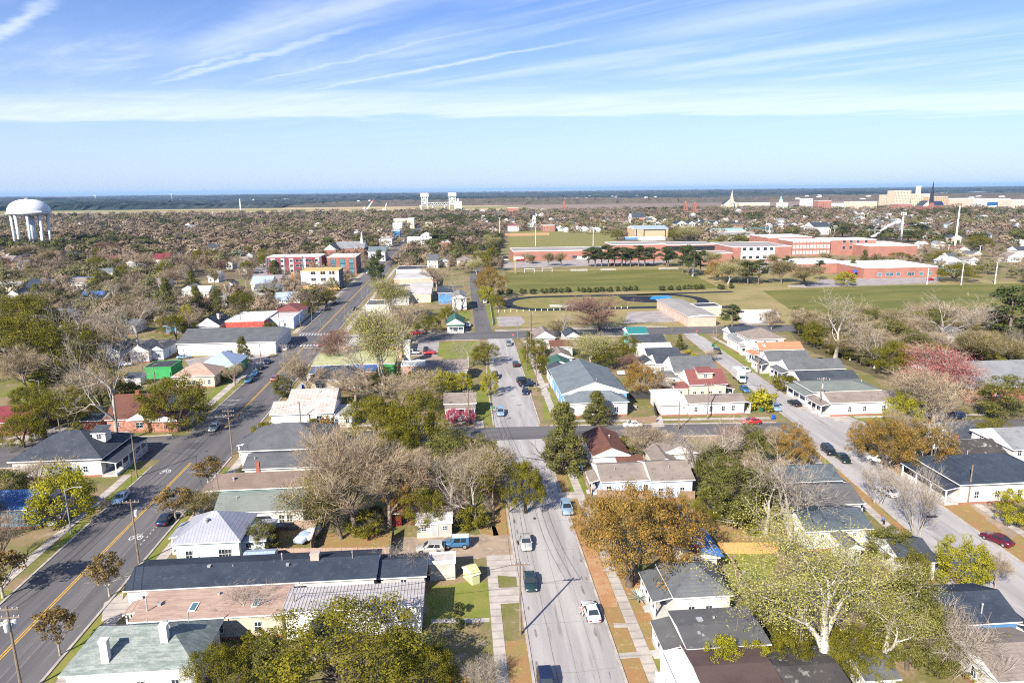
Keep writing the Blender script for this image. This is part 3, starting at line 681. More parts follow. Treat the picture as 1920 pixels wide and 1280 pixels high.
        fl = MB(); slabon(fl, fr, x0, x1, 0, .5, 0.002, dep); fl.build('porch_floor', PORCHW, T)
        for i in range(np_):
            x = x0 + .12 + (x1 - x0 - .24) * i / (np_ - 1); q = MB(); slabon(q, fr, x - .1, x + .1, .5, hp - .1, dep - .25, dep - .05); q.build('porch_post', TRIM, T)
        gap = max(1, (np_ - 1) // 2)
        for i in range(np_ - 1):
            if i == gap: continue
            ra = MB()
            xa = x0 + .12 + (x1 - x0 - .24) * i / (np_ - 1) + .1; xb = x0 + .12 + (x1 - x0 - .24) * (i + 1) / (np_ - 1) - .1
            slabon(ra, fr, xa, xb, 1.3, 1.38, dep - .18, dep - .1); slabon(ra, fr, xa, xb, .6, .66, dep - .18, dep - .1)
            nb = int((xb - xa) / .16)
            for j in range(nb): slabon(ra, fr, xa + (j + .5) * (xb - xa) / nb - .02, xa + (j + .5) * (xb - xa) / nb + .02, .66, 1.3, dep - .16, dep - .12)
            ra.build('railing', TRIM, T)
        stp = MB(); xm = x0 + (x1 - x0) * (gap + .5) / max(1, np_ - 1)
        for i in range(2): slabon(stp, fr, xm - .6, xm + .6, 0, .34 - .16 * i, dep + .002 + .3 * i, dep + .3 + .3 * i)
        stp.build('step', PORCHW, T)
    def roofz(x, y):
        if k0 == 'g': return he + s * (wu / 2 - abs(x) if sw else dv / 2 - abs(y)) + .2
        if k0 == 'h': return he + .2 + s * min(wu / 2 + oh - abs(x), dv / 2 + oh - abs(y))
        if k0 == 's': return he + s * (y + dv / 2) + .2
        return he + .28
    for fx, fy, hh, w2, mt in ch:
        x, y = (fx - .5) * wu, (fy - .5) * dv; z = roofz(x, y); q = MB(); q.box(x - w2, x + w2, y - w2 * .8, y + w2 * .8, z - .5, z + hh); q.box(x - w2 - .08, x + w2 + .08, y - w2 * .8 - .08, y + w2 * .8 + .08, z + hh - .16, z + hh + .02)
        co = q.build('chimney', mt, T if False else ro)
    for fx, fy, hh, r_ in vents:
        x, y = (fx - .5) * wu, (fy - .5) * dv; z = roofz(x, y); q = MB()
        if hh < .5: q.box(x - r_, x + r_, y - r_, y + r_, z - .3, z + hh); q.box(x - r_ * 1.25, x + r_ * 1.25, y - r_ * 1.25, y + r_ * 1.25, z + hh, z + hh + .06)
        else: q.tube((x, y, z - .3), (x, y, z + hh), r_, n=8); q.tube((x, y, z + hh + .05), (x, y, z + hh + .2), r_ * 1.7, r_ * .5, n=8)
        q.build('roof_vent', VENT, ro)
    for fx, fy, a_, b_ in sky:
        x, y = (fx - .5) * wu, (fy - .5) * dv; q = MB(); zz = [roofz(x, y - b_), roofz(x, y + b_)]
        def quadz(e, up, m): q.poly([(x - a_ - e, y - b_ - e, zz[0] + up), (x + a_ + e, y - b_ - e, zz[0] + up), (x + a_ + e, y + b_ + e, zz[1] + up), (x - a_ - e, y + b_ + e, zz[1] + up)], m)
        quadz(.12, .1, 0); q.box(x - a_ - .12, x + a_ + .12, y - b_ - .12, y - b_ - .1, zz[0] - .2, zz[0] + .1)
        so_ = q.build('skylight', TRIM, ro); g_ = MB(); g_.poly([(x - a_, y - b_, zz[0] + .11), (x + a_, y - b_, zz[0] + .11), (x + a_, y + b_, zz[1] + .11), (x - a_, y + b_, zz[1] + .11)]); g_.build('pane', GLASSB, so_)
    if dormer:
        fx, fy, w2, d2, h2 = dormer; x, y = (fx - .5) * wu, (fy - .5) * dv; z = roofz(x, y)
        q = MB(); q.box(x - w2 / 2, x + w2 / 2, y, y + d2, z - .4, z + h2); do = q.build('dormer', wm, T)
        window(do, Fr((x - w2 / 2, y, 0), (1, 0, 0), (0, -1, 0)), w2 / 2, z + .35, min(.9, w2 * .4), h2 - .6, sub=False)
        q = MB(); P = [(x - w2 / 2 - .25, y - .3, z + h2), (x + w2 / 2 + .25, y - .3, z + h2), (x + w2 / 2 + .25, y + d2 + .2, z + h2 + .9), (x - w2 / 2 - .25, y + d2 + .2, z + h2 + .9)]; Q = [(a, b, c + .16) for a, b, c in P]
        q.poly(Q); q.poly(P[::-1], 1)
        for i in range(4):
            j = (i + 1) % 4; q.poly([P[i], P[j], Q[j], Q[i]], 1)
        q.build('dormer_roof', [rm, TRIM], do)
    return T
# ------------------------------------------------------------------ houses and sheds, from the near blocks outwards
# --- between the main street and the middle street
house('green slate hip roofed house with two tall white chimneys', (109, 1270), (369, 1256), 3.8, 'h', 'white', 'greengrey', d=9.2, s=.62, near=3, left=2, right=2, oh=.5, ch=((.30, .10, 2.6, .42, W['white']), (.72, .30, 2.0, .42, W['white'])), vents=((.82, .72, 1.2, .07), (.45, .8, .5, .05), (.6, .82, .3, .2)))
house('long tan shingled house with skylights and a front porch', (240, 1169), (532, 1152), 3.4, 's', 'cream', 'tan', d=6.3, s=.06, near=4, left=1, right=1, porch=('l', .05, .55, 2.2, 2.9, 4), sky=((.37, .36, .35, .75), (.80, .40, .35, .75)), vents=((.06, .30, 1.6, .09), (.12, .5, .3, .2), (.5, .8, .25, .15)))
house('long black shingled house with a brick chimney on its ridge', (231, 1107), (705, 1086), 3.4, 'gu', 'white', 'black', d=8.2, s=.30, near=6, left=1, right=1, vents=((.30, .42, .15, .2), (.40, .40, .2, .05), (.60, .50, .9, .08), (.63, .36, .2, .18), (.90, .46, .9, .06)), ch=((.74, .5, .9, .6, M('pale_chimney_brick', (.5, .42, .36))),))
house('black roofed back wing joined to the long black house', (708, 1084), (800, 1081), 2.9, 'gu', 'grey', 'black', d=6.6, s=.30, near=1, left=0, right=1)
house('white ribbed metal building under a grey corrugated tin roof', (527, 1150), (794, 1137), 4.0, 's', 'metalwall', 'corrug', d=5.2, s=.05, near=[.24, .72, .86], left=1, right=1, ribs=.42, base=False, ww=1.1, wh=1.0, zs=1.7, name='workshop', cat='workshop', vents=((.42, .35, .3, .12),))
house('white cottage with a ribbed grey tin hip roof', (322, 1021), (450, 1017), 3.9, 'h', 'palegreen', 'tin', d=9.5, s=.62, near=[.2, .72, .82], left=1, right=1, porch=('l', .0, .55, 2.3, 3.0, 4), vents=((.42, .3, .5, .25),), wh=1.5, ww=.9)
house('low tin roofed back wing of the tin roofed cottage', (438, 1019), (500, 1012), 3.1, 'gu', 'palegreen', 'tin', d=7.5, s=.2, near=[.4], left=0, right=1, wh=1.5)
house('grey green shingled house with white walls behind a picket fence', (400, 960), (570, 958), 3.6, 'gu', 'white', 'grgreen', ry=(576, 917), s=.42, near=[.35, .75, .84], left=1, right=1, porch=('r', .1, .6, 2.6, 2.7, 3, 'palebluemetal'), wh=1.5, ww=.85, vents=((.2, .3, .5, .06),))
house('mint walled house with a brown roof and a red chimney', (395, 918), (574, 914), 3.6, 'gu', 'mint', 'brown', ry=(576, 881), s=.42, near=4, left=1, right=1, porch=('l', .2, .9, 2.4, 2.9, 4), ch=((.44, .52, 2.0, .34, BRK),), vents=((.2, .25, .5, .2), (.45, .62, .6, .06)))
house('low grey roofed house between the brown and the slate roofs', (455, 878), (595, 877), 3.3, 'gu', 'white', 'midgrey', ry=(600, 846), s=.30, near=3, left=1, right=1, vents=((.1, .3, .4, .08),))
house('slate grey hip roofed house with a small white front porch', (448, 845), (615, 843), 3.6, 'h', 'white', 'midgrey', d=15.0, s=.45, near=3, left=2, right=2, porch=('l', .1, .6, 2.3, 2.9, 4), vents=((.55, .5, .5, .07),))
house('long white block house under a rust streaked tin roof', (505, 777), (625, 775), 3.4, 'gu', 'concwall', 'rust', ry=(627, 749), s=.36, near=[.78], left=1, right=1, base=False, ww=1.2, wh=1.8, zs=.9, vents=((.5, .25, .6, .05),))
house('low white lean-to joined to the rusty tin roofed house', (625, 784), (660, 780), 2.6, 'f', 'concwall', 'paleflat', d=9, near=1, left=0, right=1, base=False, name='lean_to', cat='lean-to')
house('white tin roofed building behind the rusty roof', (540, 750), (630, 750), 3.6, 'gu', 'concwall', 'rust', ry=(636, 727), s=.34, near=2, left=1, right=1, base=False, vents=((.62, .3, .6, .1),))
house('cream cottage with a dark hip roof behind bare trees', (580, 712), (676, 712), 3.4, 'h', 'cream', 'slate', d=11, s=.5, near=5, left=1, right=1)
house('low shop with a pale blue metal roof beside the street', (578, 702), (705, 697), 3.6, 's', 'brick', 'bluemetal', d=11, s=.06, near=3, left=1, right=1, base=False, name='shop', cat='shop')
house('long shop under a weathered yellow green roof', (583, 686), (740, 682), 4.2, 's', 'green', 'greenflat', d=14, s=.07, near=0, left=2, right=1, base=False, name='shop', cat='shop')
house('pale pink block building with a light flat roof', (652, 649), (752, 647), 4.6, 'f', 'pinkwall', 'paleflat', d=17, near=3, left=1, right=1, base=False, name='workshop', cat='workshop')
house('low dark roofed annex beside the pink block building', (628, 647), (656, 646), 3.6, 'f', 'pinkwall', 'greyflat', d=14, near=0, left=1, right=0, base=False, name='annex', cat='annex')
house('long house under a plain brown grey gable roof', (797, 696), (878, 694), 3.4, 'gu', 'white', 'taupe', ry=(876, 673), s=.40, near=4, left=1, right=1)
house('small white house with red front wall behind pink azaleas', (831, 757), (894, 756), 3.5, 'gu', 'white', 'taupe', ry=(880, 735), s=.46, near=0, left=1, right=2, porch=('n', .02, .98, 2.2, 2.8, 4), doors=(('n', .5, DOORR),))
house('low pink walled store between the white trucks and the long house', (752, 688), (800, 685), 3.0, 'f', 'pinkwall', 'paleflat', d=6, near=1, left=0, right=0, base=False, name='store', cat='store')
house('white tower like outbuilding beside the parked pickups', (756, 644), (768, 644), 7.0, 'f', 'concwall', 'paleflat', d=4, near=0, left=0, right=0, base=False, name='outbuilding', cat='outbuilding')
house('weathered white wooden shed with two small windows', (779, 983), (849, 981), 2.5, 'gu', 'shedwall', 'paleflat', d=4.4, s=.4, near=[.2, .8], left=0, right=0, base=False, name='garden_shed', cat='shed', doors=(('n', .5, W['grey']),), ww=.7, wh=.7, zs=1.3, oh=.2)
house('grey flat topped shed with a pale wall by the yellow shed', (805, 1058), (853, 1055), 2.6, 'f', 'shedwall', 'paleflat', d=2.6, near=0, left=0, right=0, base=False, name='garden_shed', cat='shed')
house('small pale yellow shed leaning askew on the lawn', (874, 1079), (894, 1079), 1.6, 'gu', 'yellow', 'yellow' if False else M('yellow_painted_roof', (.54, .52, .26)), d=3.0, s=.5, near=0, left=0, right=0, base=False, name='garden_shed', cat='shed', rz=.5, oh=.15)
house('dark blue roofed garden shed half hidden by the big evergreen', (570, 1205), (622, 1200), 2.6, 'gv', 'cream', 'slate', d=6.5, s=.5, near=0, left=0, right=0, base=False, name='garden_shed', cat='shed', oh=.25)
house('small open carport with a blue grey tin roof by the wooden fence', (452, 1052), (512, 1049), 2.4, 'gu', 'shedwall', 'palebluemetal', d=3.2, s=.3, near=0, left=0, right=0, base=False, name='carport', cat='carport', oh=.2)
house('low red roofed outbuilding behind the wooded yard', (728, 962), (756, 962), 2.6, 'gu', 'darkred', 'red', d=5, s=.5, near=0, left=0, right=0, base=False, name='outbuilding', cat='outbuilding')
# --- left of the main street
house('slate hip roofed house with a wide porch facing the main street', (14, 867), (190, 862), 3.9, 'h', 'white', 'slate', d=15, s=.5, near=4, left=2, right=3, oh=.6, porch=('r', -.02, 1.02, 3.0, 3.0, 6), dormer=(.84, .42, 2.6, 2.4, 1.5))
house('blue walled house with a frosted blue metal roof in tree shade', (-40, 958), (70, 955), 3.7, 'gu', 'skyblue', 'bluemetal', d=8.5, s=.45, near=2, left=1, right=1, porch=('r', .1, .9, 2.2, 2.8, 3))
house('pale red brick house with a steep brown roof and gabled bay', (196, 786), (300, 784), 3.2, 'gu', 'pinkbrick', 'redbrown', d=14, s=.62, near=[.2, .5, .8], left=1, right=1, ch=((.4, .5, .8, .4, BRK),))
house('gabled brick bay on the front of the brown roofed brick house', (237, 787), (281, 787), 3.2, 'gv', 'pinkbrick', 'redbrown', d=6, s=.55, near=[.5], left=0, right=0, ww=1.6, name='bay', cat='bay')
house('brick porch wing of the brown roofed brick house', (280, 790), (336, 790), 2.8, 'gv', 'pinkbrick', 'redbrown', d=7, s=.35, near=0, left=0, right=1, name='porch_wing', cat='porch')
house('red roofed brick house under the oaks at the cross street', (-60, 795), (52, 791), 3.2, 'gu', 'pinkbrick', 'maroon', d=12, s=.4, near=3, left=0, right=1)
house('low brick garage between the brick house and the oaks', (148, 790), (190, 788), 2.6, 'gu', 'brick', 'slate', d=6, s=.3, near=0, left=0, right=1, name='garage', cat='garage')
house('grey barn roofed shed with white end wall', (230, 712), (266, 708), 2.2, 'gu', 'white', 'slate', d=4.5, s=.6, near=0, left=1, right=0, base=False, name='barn_shed', cat='shed', oh=.15)
house('bright green walled block with a dark flat roof', (271, 691), (320, 690), 3.2, 'f', 'green', 'darkflat', d=9, near=0, left=0, right=0, base=False, trim=W['green'], name='store', cat='store')
house('cream house with a tan hip roof beside the main street', (321, 707), (402, 706), 3.5, 'h', 'cream', 'tan', d=11, s=.5, near=3, left=0, right=2)
house('green walled house with a pale metal pyramid roof', (366, 691), (443, 686), 3.7, 'h', 'green', 'palebluemetal', d=14, s=.55, near=2, left=1, right=2)
house('long white walled hall under a plain grey gable roof', (330, 645), (517, 641), 4.4, 'gu', 'concwall', 'midgrey', d=24, s=.26, near=1, left=1, right=2, base=False, name='hall', cat='hall')
house('faded red shopfront with white lettering panel', (422, 604), (495, 602), 4.8, 'f', 'redpaint', 'whiteflat', d=22, near=4, left=1, right=1, base=False, name='shop', cat='shop', trim=TRIM)
house('pale blue shopfront beside the red shopfront', (495, 600), (553, 594), 4.4, 'f', 'paleblue', 'paleflat', d=18, near=2, left=0, right=2, base=False, name='shop', cat='shop')
house('low building with a bright red hip roof behind the shopfronts', (506, 588), (566, 585), 4.4, 'h', 'cream', 'orange' if False else 'red', d=20, s=.35, near=3, left=1, right=1, base=False, name='shop', cat='shop')
house('dark gabled house with a white front beside the red shopfront', (368, 611), (412, 610), 4.2, 'gv', 'white', 'black', d=16, s=.7, near=2, left=1, right=1, porch=('n', 0, 1, 2.2, 2.7, 4), ch=((.75, .4, 2.0, .4, W['white']),))
house('blue cottage in shade under the tall bare tree', (304, 611), (340, 610), 3.4, 'gu', 'blue', 'black', d=12, s=.4, near=2, left=1, right=1)
house('small white house with a grey roof behind the pale bare tree', (222, 612), (258, 610), 3.4, 'gu', 'white', 'grey', d=10, s=.4, near=2, left=1, right=1)
house('white gabled cottage west of the long white hall', (240, 659), (278, 659), 4.0, 'gv', 'white', 'midgrey', d=12, s=.6, near=2, left=1, right=1)
house('white gabled cottage beside the tall bare tree and the hall', (282, 656), (306, 656), 3.8, 'gv', 'paleblue', 'midgrey', d=12, s=.6, near=1, left=1, right=1)
house('white gabled cottage half hidden behind the dark oaks', (195, 661), (225, 660), 4.0, 'gv', 'white', 'midgrey', d=12, s=.6, near=1, left=1, right=1)
house('red brick gabled house with white trim behind the left oaks', (2, 560), (48, 558), 4.2, 'gv', 'brick', 'black', d=13, s=.75, near=3, left=0, right=1)
house('large white house with a steep black roof beside the red brick gable', (34, 548), (92, 543), 4.5, 'gu', 'white', 'black', d=16, s=.75, near=0, left=0, right=0)
house('tiny white gabled outbuilding by the steep black roof', (92, 541), (105, 540), 3.2, 'gv', 'white', 'slate', d=6, s=.7, near=1, left=0, right=0, base=False, name='outbuilding', cat='outbuilding')
house('long house under a pale olive metal roof by the frame edge', (-30, 538), (36, 536), 3.6, 'gu', 'cream', 'tangrey', d=14, s=.3, near=3, left=0, right=0)
house('house with a dark blue roof near a pale driveway', (128, 530), (188, 529), 3.6, 'gu', 'white', 'bluemetal', d=13, s=.42, near=3, left=0, right=1)
house('house with a grey green roof behind the dark blue roof', (178, 512), (226, 511), 3.6, 'gu', 'white', 'bluegrey', d=14, s=.35, near=3, left=0, right=1)
house('tan roofed house with a white gable in the wooded blocks', (160, 562), (198, 561), 3.6, 'gu', 'white', 'taupe', d=12, s=.42, near=2, left=0, right=1)
house('long cream hall with a maroon metal roof', (281, 487), (320, 486), 5.0, 'gu', 'cream', 'maroon', d=22, s=.35, near=3, left=0, right=0, base=False, name='hall', cat='hall')
house('white gabled house west of the maroon roofed hall', (336, 545), (370, 544), 4.2, 'gv', 'white', 'lightgrey', d=12, s=.55, near=2, left=1, right=1)
house('white house with a dark roof and pale gable by the tree belt', (384, 466), (420, 465), 4.5, 'gu', 'white', 'slate', d=16, s=.5, near=3, left=0, right=0)
house('low brick building with a red roof in the wooded blocks', (188, 488), (218, 487), 4.0, 'gu', 'brick', 'red', d=16, s=.35, near=3, left=0, right=0)
house('low white shed roof by the water tower', (66, 477), (112, 475), 4.0, 'f', 'concwall', 'whiteflat', d=24, near=2, left=0, right=0, base=False, name='warehouse', cat='warehouse')
# --- between the middle street and the third street
house('white house with a red brown gable roof and side fence', (1111, 855), (1184, 854), 3.9, 'gv', 'white', 'redbrown', d=13.5, s=.42, near=[.3, .6, .75, .9], left=2, right=1, vents=((.62, .5, .5, .07),), ww=.7, wh=1.1)
house('pale house with a tan roof stepped in two halves', (1126, 903), (1228, 900), 3.4, 'gu', 'paleblue', 'taupe', d=9, s=.36, near=3, left=1, right=0, porch=('l', .2, .8, 1.8, 2.6, 3), vents=((.3, .3, .4, .06),))
house('taller tan roofed half of the stepped pale house', (1222, 904), (1303, 898), 3.9, 'gu', 'paleblue', 'taupe', d=10, s=.36, near=2, left=0, right=1, vents=((.5, .3, .4, .06),))
house('small white gable house with a tan roof behind the stepped house', (1226, 870), (1274, 868), 3.4, 'gv', 'white', 'taupe', d=8, s=.40, near=1, left=1, right=1)
house('white house with a grey patched roof under the bare trees', (1240, 852), (1310, 848), 3.8, 'gv', 'white', 'taupe', d=10, s=.40, near=2, left=1, right=1)
house('low dark red roofed lean-to behind the stepped house', (1160, 876), (1212, 874), 2.8, 's', 'white', 'redbrown', d=4, s=.2, near=1, left=0, right=0, base=False, name='lean_to', cat='lean-to')
house('blue and white duplex with two grey gables and a hipped front', (1052, 738), (1180, 737), 4.6, 'gv', 'skyblue', 'bluegrey', d=26, s=.34, near=1, left=5, right=3, vents=((.55, .1, .4, .06),))
house('hip roofed white front wing of the blue duplex', (1062, 757), (1181, 755), 3.6, 'h', 'white', 'bluegrey', d=9.0, s=.42, near=3, left=2, right=1, vents=((.62, .3, .4, .08),))
house('small house with a slate gable and white porch behind the duplex', (1032, 705), (1078, 704), 4.0, 'gv', 'palegreen', 'slate', d=12, s=.42, near=1, left=3, right=0)
house('small house with a green gable roof in the row', (1030, 687), (1074, 686), 4.0, 'gv', 'white', 'green', d=10, s=.42, near=1, left=2, right=0)
house('small house with a brown grey gable roof at the end of the row', (1028, 672), (1076, 671), 4.0, 'gv', 'white', 'taupe', d=10, s=.42, near=1, left=2, right=0)
house('white house with a red brown metal roof near the cross street', (1031, 651), (1076, 650), 3.6, 'gu', 'palegreen', 'redbrown', d=9, s=.35, near=2, left=1, right=1)
house('grey gabled house behind the red brown roof', (1002, 634), (1043, 633), 3.8, 'gv', 'white', 'taupe', d=12, s=.6, near=1, left=1, right=1)
house('small dark gabled house beside the bare tree', (1060, 632), (1090, 631), 3.8, 'gv', 'white', 'slate', d=12, s=.6, near=1, left=0, right=1)
house('long white house with a tan roof facing the cross street', (1290, 757), (1400, 753), 3.4, 'gu', 'white', 'taupe', ry=(1345, 738), s=.36, near=[.13, .40, .62, .80], left=0, right=1, porch=('r', .1, .9, 2.0, 2.8, 3), vents=((.4, .3, .3, .06), (.6, .35, .3, .06)))
house('white flat roofed wing of the long white house', (1240, 762), (1292, 757), 3.0, 's', 'white', 'whiteflat', d=11, s=.08, near=[.85], left=1, right=0, ww=.5, wh=.4, zs=2)
house('cream house with a dark red roof and a dormer', (1292, 721), (1366, 720), 4.4, 'gu', 'cream', 'red', ry=(1320, 691), s=.62, near=4, left=2, right=1, porch=('r', .0, .7, 2.2, 2.9, 3), dormer=(.46, .16, 4.0, 3.0, 1.5))
house('white lean-to wing with a red roof beside the dormer house', (1266, 730), (1293, 727), 3.2, 'gu', 'cream', 'red', d=6, s=.35, near=1, left=1, right=0)
house('white house with a weathered grey gable roof behind the dormer house', (1270, 703), (1337, 690), 4.4, 'gu', 'white', 'grey', d=11, s=.62, near=1, left=2, right=1)
house('low white wing with a grey roof behind the red lean-to', (1235, 708), (1280, 708), 3.0, 'gu', 'white', 'grey', d=7, s=.3, near=1, left=1, right=0)
house('white house with a slate cross gable in the third street row', (1230, 682), (1300, 680), 3.6, 'gu', 'white', 'slate', d=9, s=.42, near=3, left=1, right=1)
house('second slate roofed white house up the third street row', (1214, 668), (1278, 666), 3.6, 'gu', 'white', 'slate', d=8.5, s=.42, near=3, left=1, right=1)
house('white house with a pale tin roof in the third street row', (1198, 658), (1262, 655), 3.6, 'gu', 'white', 'whiteflat', d=8.5, s=.38, near=3, left=1, right=1)
house('white house with a slate roof at the end of the third street row', (1188, 644), (1250, 642), 3.8, 'gu', 'white', 'slate', d=9, s=.45, near=3, left=1, right=1)
house('turquoise house with a teal metal roof', (1178, 626), (1216, 625), 5.2, 'gu', 'teal', 'tealr', d=9, s=.35, near=2, left=1, right=1)
house('small slate gabled cottage below the third street row', (1205, 683), (1232, 682), 3.0, 'gv', 'white', 'slate', d=8, s=.5, near=0, left=1, right=0)
# lower right block
house('white house with a grey hip roof and side steps by the agave', (1262, 1122), (1378, 1119), 3.8, 'h', 'white', 'grey', d=8.6, s=.6, near=[.3, .62], left=1, right=1, porch=('l', .0, .9, 2.6, 3.0, 5), vents=((.4, .6, .3, .08),))
house('low grey flat roofed house with a timber deck at the side', (1287, 1218), (1448, 1210), 3.8, 'gu', 'cream', 'greyflat', d=7.6, s=.10, near=3, left=1, right=1, porch=('l', .0, .8, 2.4, 2.8, 4, 'greyflat'), vents=((.3, .66, .15, .3), (.2, .3, .1, .15), (.24, .24, .1, .12), (.5, .7, .2, .1)))
TARP = house('narrow house with blue tarpaulin on a grey roof behind the rusty oak', (1287, 1048), (1352, 1046), 3.6, 'gv', 'white', 'bluegrey', d=17, s=.25, near=1, left=1, right=1, ch=((.28, .03, 1.2, .3, BRK),))
tq = MB(); a_, d_t = 2.9, 17 - .8
for y0, y1 in ((-d_t / 2 - .3, -d_t / 2 + 3.4), (-d_t / 2 + 3.9, -d_t / 2 + 8.5)): tq.poly([(0, y0, 3.6 + .25 * a_ + .1), (a_ + .3, y0, 3.6 + .02), (a_ + .3, y1, 3.6 + .02), (0, y1, 3.6 + .25 * a_ + .1)])
tq.build('tarpaulin', M('blue_tarpaulin', (.04, .16, .50), (.10, .24, .55), .8, .5), TARP)
house('white house with a blue grey gable roof under the pale bare tree', (1470, 908), (1577, 898), 3.6, 'gu', 'white', 'slateblue', ry=(1545, 870), s=.4, near=3, left=1, right=1, porch=('r', .1, .9, 1.8, 2.7, 3))
house('white house with a taupe grey roof next to the blue grey roof', (1482, 952), (1619, 942), 3.6, 'gu', 'white', 'greyflat', ry=(1590, 906), s=.36, near=4, left=1, right=1, porch=('r', .2, .9, 1.6, 2.7, 3))
house('white house with a slate blue roof and two square vents in its wall', (1512, 998), (1638, 990), 3.6, 'gu', 'white', 'slateblue', ry=(1610, 951), s=.36, near=[.25, .76], left=1, right=1, ww=.6, wh=.5, zs=2.4)
house('small white gable outbuilding in front of the slate blue roof', (1588, 1030), (1622, 1028), 3.0, 'gv', 'white', 'greyflat', d=5, s=.5, near=1, left=1, right=0, base=False, name='outbuilding', cat='outbuilding')
house('white house with a dark slate roof behind the bright green tree', (1692, 1058), (1762, 1053), 3.4, 'gu', 'white', 'slate', ry=(1735, 1008), s=.36, near=3, left=1, right=1)
house('bright blue house with a dark roof and white railed porch', (1752, 1175), (1918, 1165), 3.6, 'gu', 'blue', 'black', ry=(1850, 1106), s=.40, near=[.42, .62], left=1, right=1, porch=('r', .0, .5, 2.0, 2.7, 3), vents=((.12, .5, .9, .08), (.62, .12, 1.2, .09)))
house('brown flat roofed house at the bottom of the frame', (1325, 1312), (1480, 1302), 3.6, 'gu', 'white', M('dark_brown_roof', (.075, .05, .045), (.095, .065, .058), .3, .9, (4, .15)), d=9, s=.10, near=2, left=1, right=1)
house('low white flat topped annex beside the brown flat roof', (1266, 1288), (1330, 1284), 3.4, 'f', 'white', 'whiteflat', d=5.5, near=1, left=1, right=0, name='annex', cat='annex')
house('second brown roof with white gutters beside the big pale trunk', (1480, 1308), (1610, 1304), 3.2, 'gu', 'white', 'mossy', d=8, s=.18, near=2, left=0, right=1)
house('grey metal roofed shed below the thin pale trunk', (1622, 1278), (1692, 1274), 2.6, 'gu', 'white', 'grey', d=6, s=.3, near=0, left=1, right=1, base=False, name='garden_shed', cat='shed')
house('brown grey roof corner cut by the frame edge', (1878, 1285), (2010, 1265), 3.4, 'gu', 'white', 'taupe', d=9, s=.3, near=2, left=1, right=0)
# right of the third street
house('white house with a tan roof and arched porch on the corner', (1556, 755), (1692, 752), 3.6, 'gu', 'white', 'taupe', ry=(1640, 732), s=.40, near=[.28, .5, .78], left=1, right=1, porch=('l', .0, 1.0, 2.6, 2.9, 4))
house('white house with a flat olive grey roof next to the corner house', (1526, 737), (1652, 731), 3.8, 'h', 'white', 'grgreen', d=11, s=.22, near=3, left=2, right=1, porch=('l', .0, 1.0, 2.2, 2.9, 4), vents=((.4, .85, .5, .15), (.5, .85, .4, .1), (.92, .6, .5, .1)))
house('white gabled house with a dark slate roof in the porch row', (1500, 714), (1613, 711), 3.8, 'gu', 'white', 'slate', ry=(1600, 693), s=.45, near=3, left=1, right=1, porch=('l', .0, 1.0, 2.2, 2.9, 4))
house('white gabled house with a mid grey roof in the porch row', (1480, 695), (1585, 690), 3.8, 'gu', 'white', 'grey', ry=(1570, 671), s=.50, near=3, left=1, right=1, porch=('l', .0, 1.0, 2.2, 2.9, 4))
house('white gabled house with a blue grey roof and column porch', (1440, 677), (1525, 676), 3.9, 'gu', 'white', 'grey', ry=(1500, 657), s=.55, near=2, left=1, right=1, porch=('l', .0, 1.0, 2.4, 2.9, 5))
house('white gabled house with a bright orange roof', (1424, 656), (1510, 655), 4.6, 'gu', 'white', 'orange', ry=(1470, 640), s=.55, near=2, left=1, right=1, porch=('l', .0, 1.0, 2.2, 2.9, 4, 'orange'), sky=((.12, .3, .3, .6),))
house('white two storey house with a tan hip roof', (1404, 637), (1474, 636), 6.0, 'h', 'white', 'taupe', d=12, s=.45, near=3, left=2, right=1, storeys=2)
house('white cottage with a grey roof and porch before the hip roof', (1386, 643), (1412, 642), 4.0, 'gv', 'white', 'lightgrey', d=12, s=.5, near=2, left=2, right=0, porch=('n', 0, 1, 2, 2.7, 4))
house('white house with a dark roof at the corner of the far cross street', (1372, 627), (1420, 625), 4.0, 'gu', 'white', 'slate', d=9, s=.45, near=3, left=1, right=0)
house('white house with a mossy dark roof behind the rusty trees', (1794, 861), (1918, 857), 3.8, 'gu', 'white', 'mossy', ry=(1890, 820), s=.42, near=2, left=1, right=1, porch=('l', .0, .8, 2.4, 2.8, 4), ch=((.25, .55, .8, .3, BRK),), vents=((.6, .3, .3, .2),))
house('white porch house with a black hip roof by the lime bush', (1804, 913), (1990, 900), 3.9, 'h', 'white', 'black', d=13.5, s=.42, near=4, left=2, right=0, oh=.6, porch=('l', -.02, 1.0, 2.6, 3.0, 4), vents=((.35, .6, .5, .07),))
house('slate roofed cottage behind the mossy roof', (1790, 824), (1850, 821), 3.6, 'gu', 'white', 'slate', d=10, s=.42, near=2, left=1, right=0)
house('white two storey house cut by the right frame edge', (1904, 845), (1990, 838), 5.6, 'gu', 'white', 'lightgrey', d=12, s=.4, near=2, left=2, right=0, storeys=2)
house('large low building with a light grey roof beside the pink tree', (1818, 728), (1990, 722), 4.0, 'gu', 'brick', 'lightgrey', d=24, s=.34, near=2, left=1, right=0, base=False, name='hall', cat='hall')
house('white house glimpsed through the right hand woods', (1580, 632), (1640, 630), 4.0, 'gu', 'white', 'lightgrey', d=10, s=.4, near=2, left=1, right=0)
house('small grey roofed white cottage behind the crooked bare tree', (1778, 628), (1822, 626), 3.8, 'h', 'white', 'midgrey', d=11, s=.4, near=3, left=1, right=0)
house('white trailer building at the school field edge', (1406, 591), (1458, 587), 3.6, 'f', 'concwall', 'whiteflat', d=9, near=1, left=1, right=0, base=False, name='trailer', cat='trailer')
house('low brick school annex with a tan grey gable roof', (1288, 594), (1346, 593), 4.2, 'gv', 'pinkwall', 'tangrey', d=46, s=.10, near=0, left=7, right=0, base=False, name='annex', cat='annex')
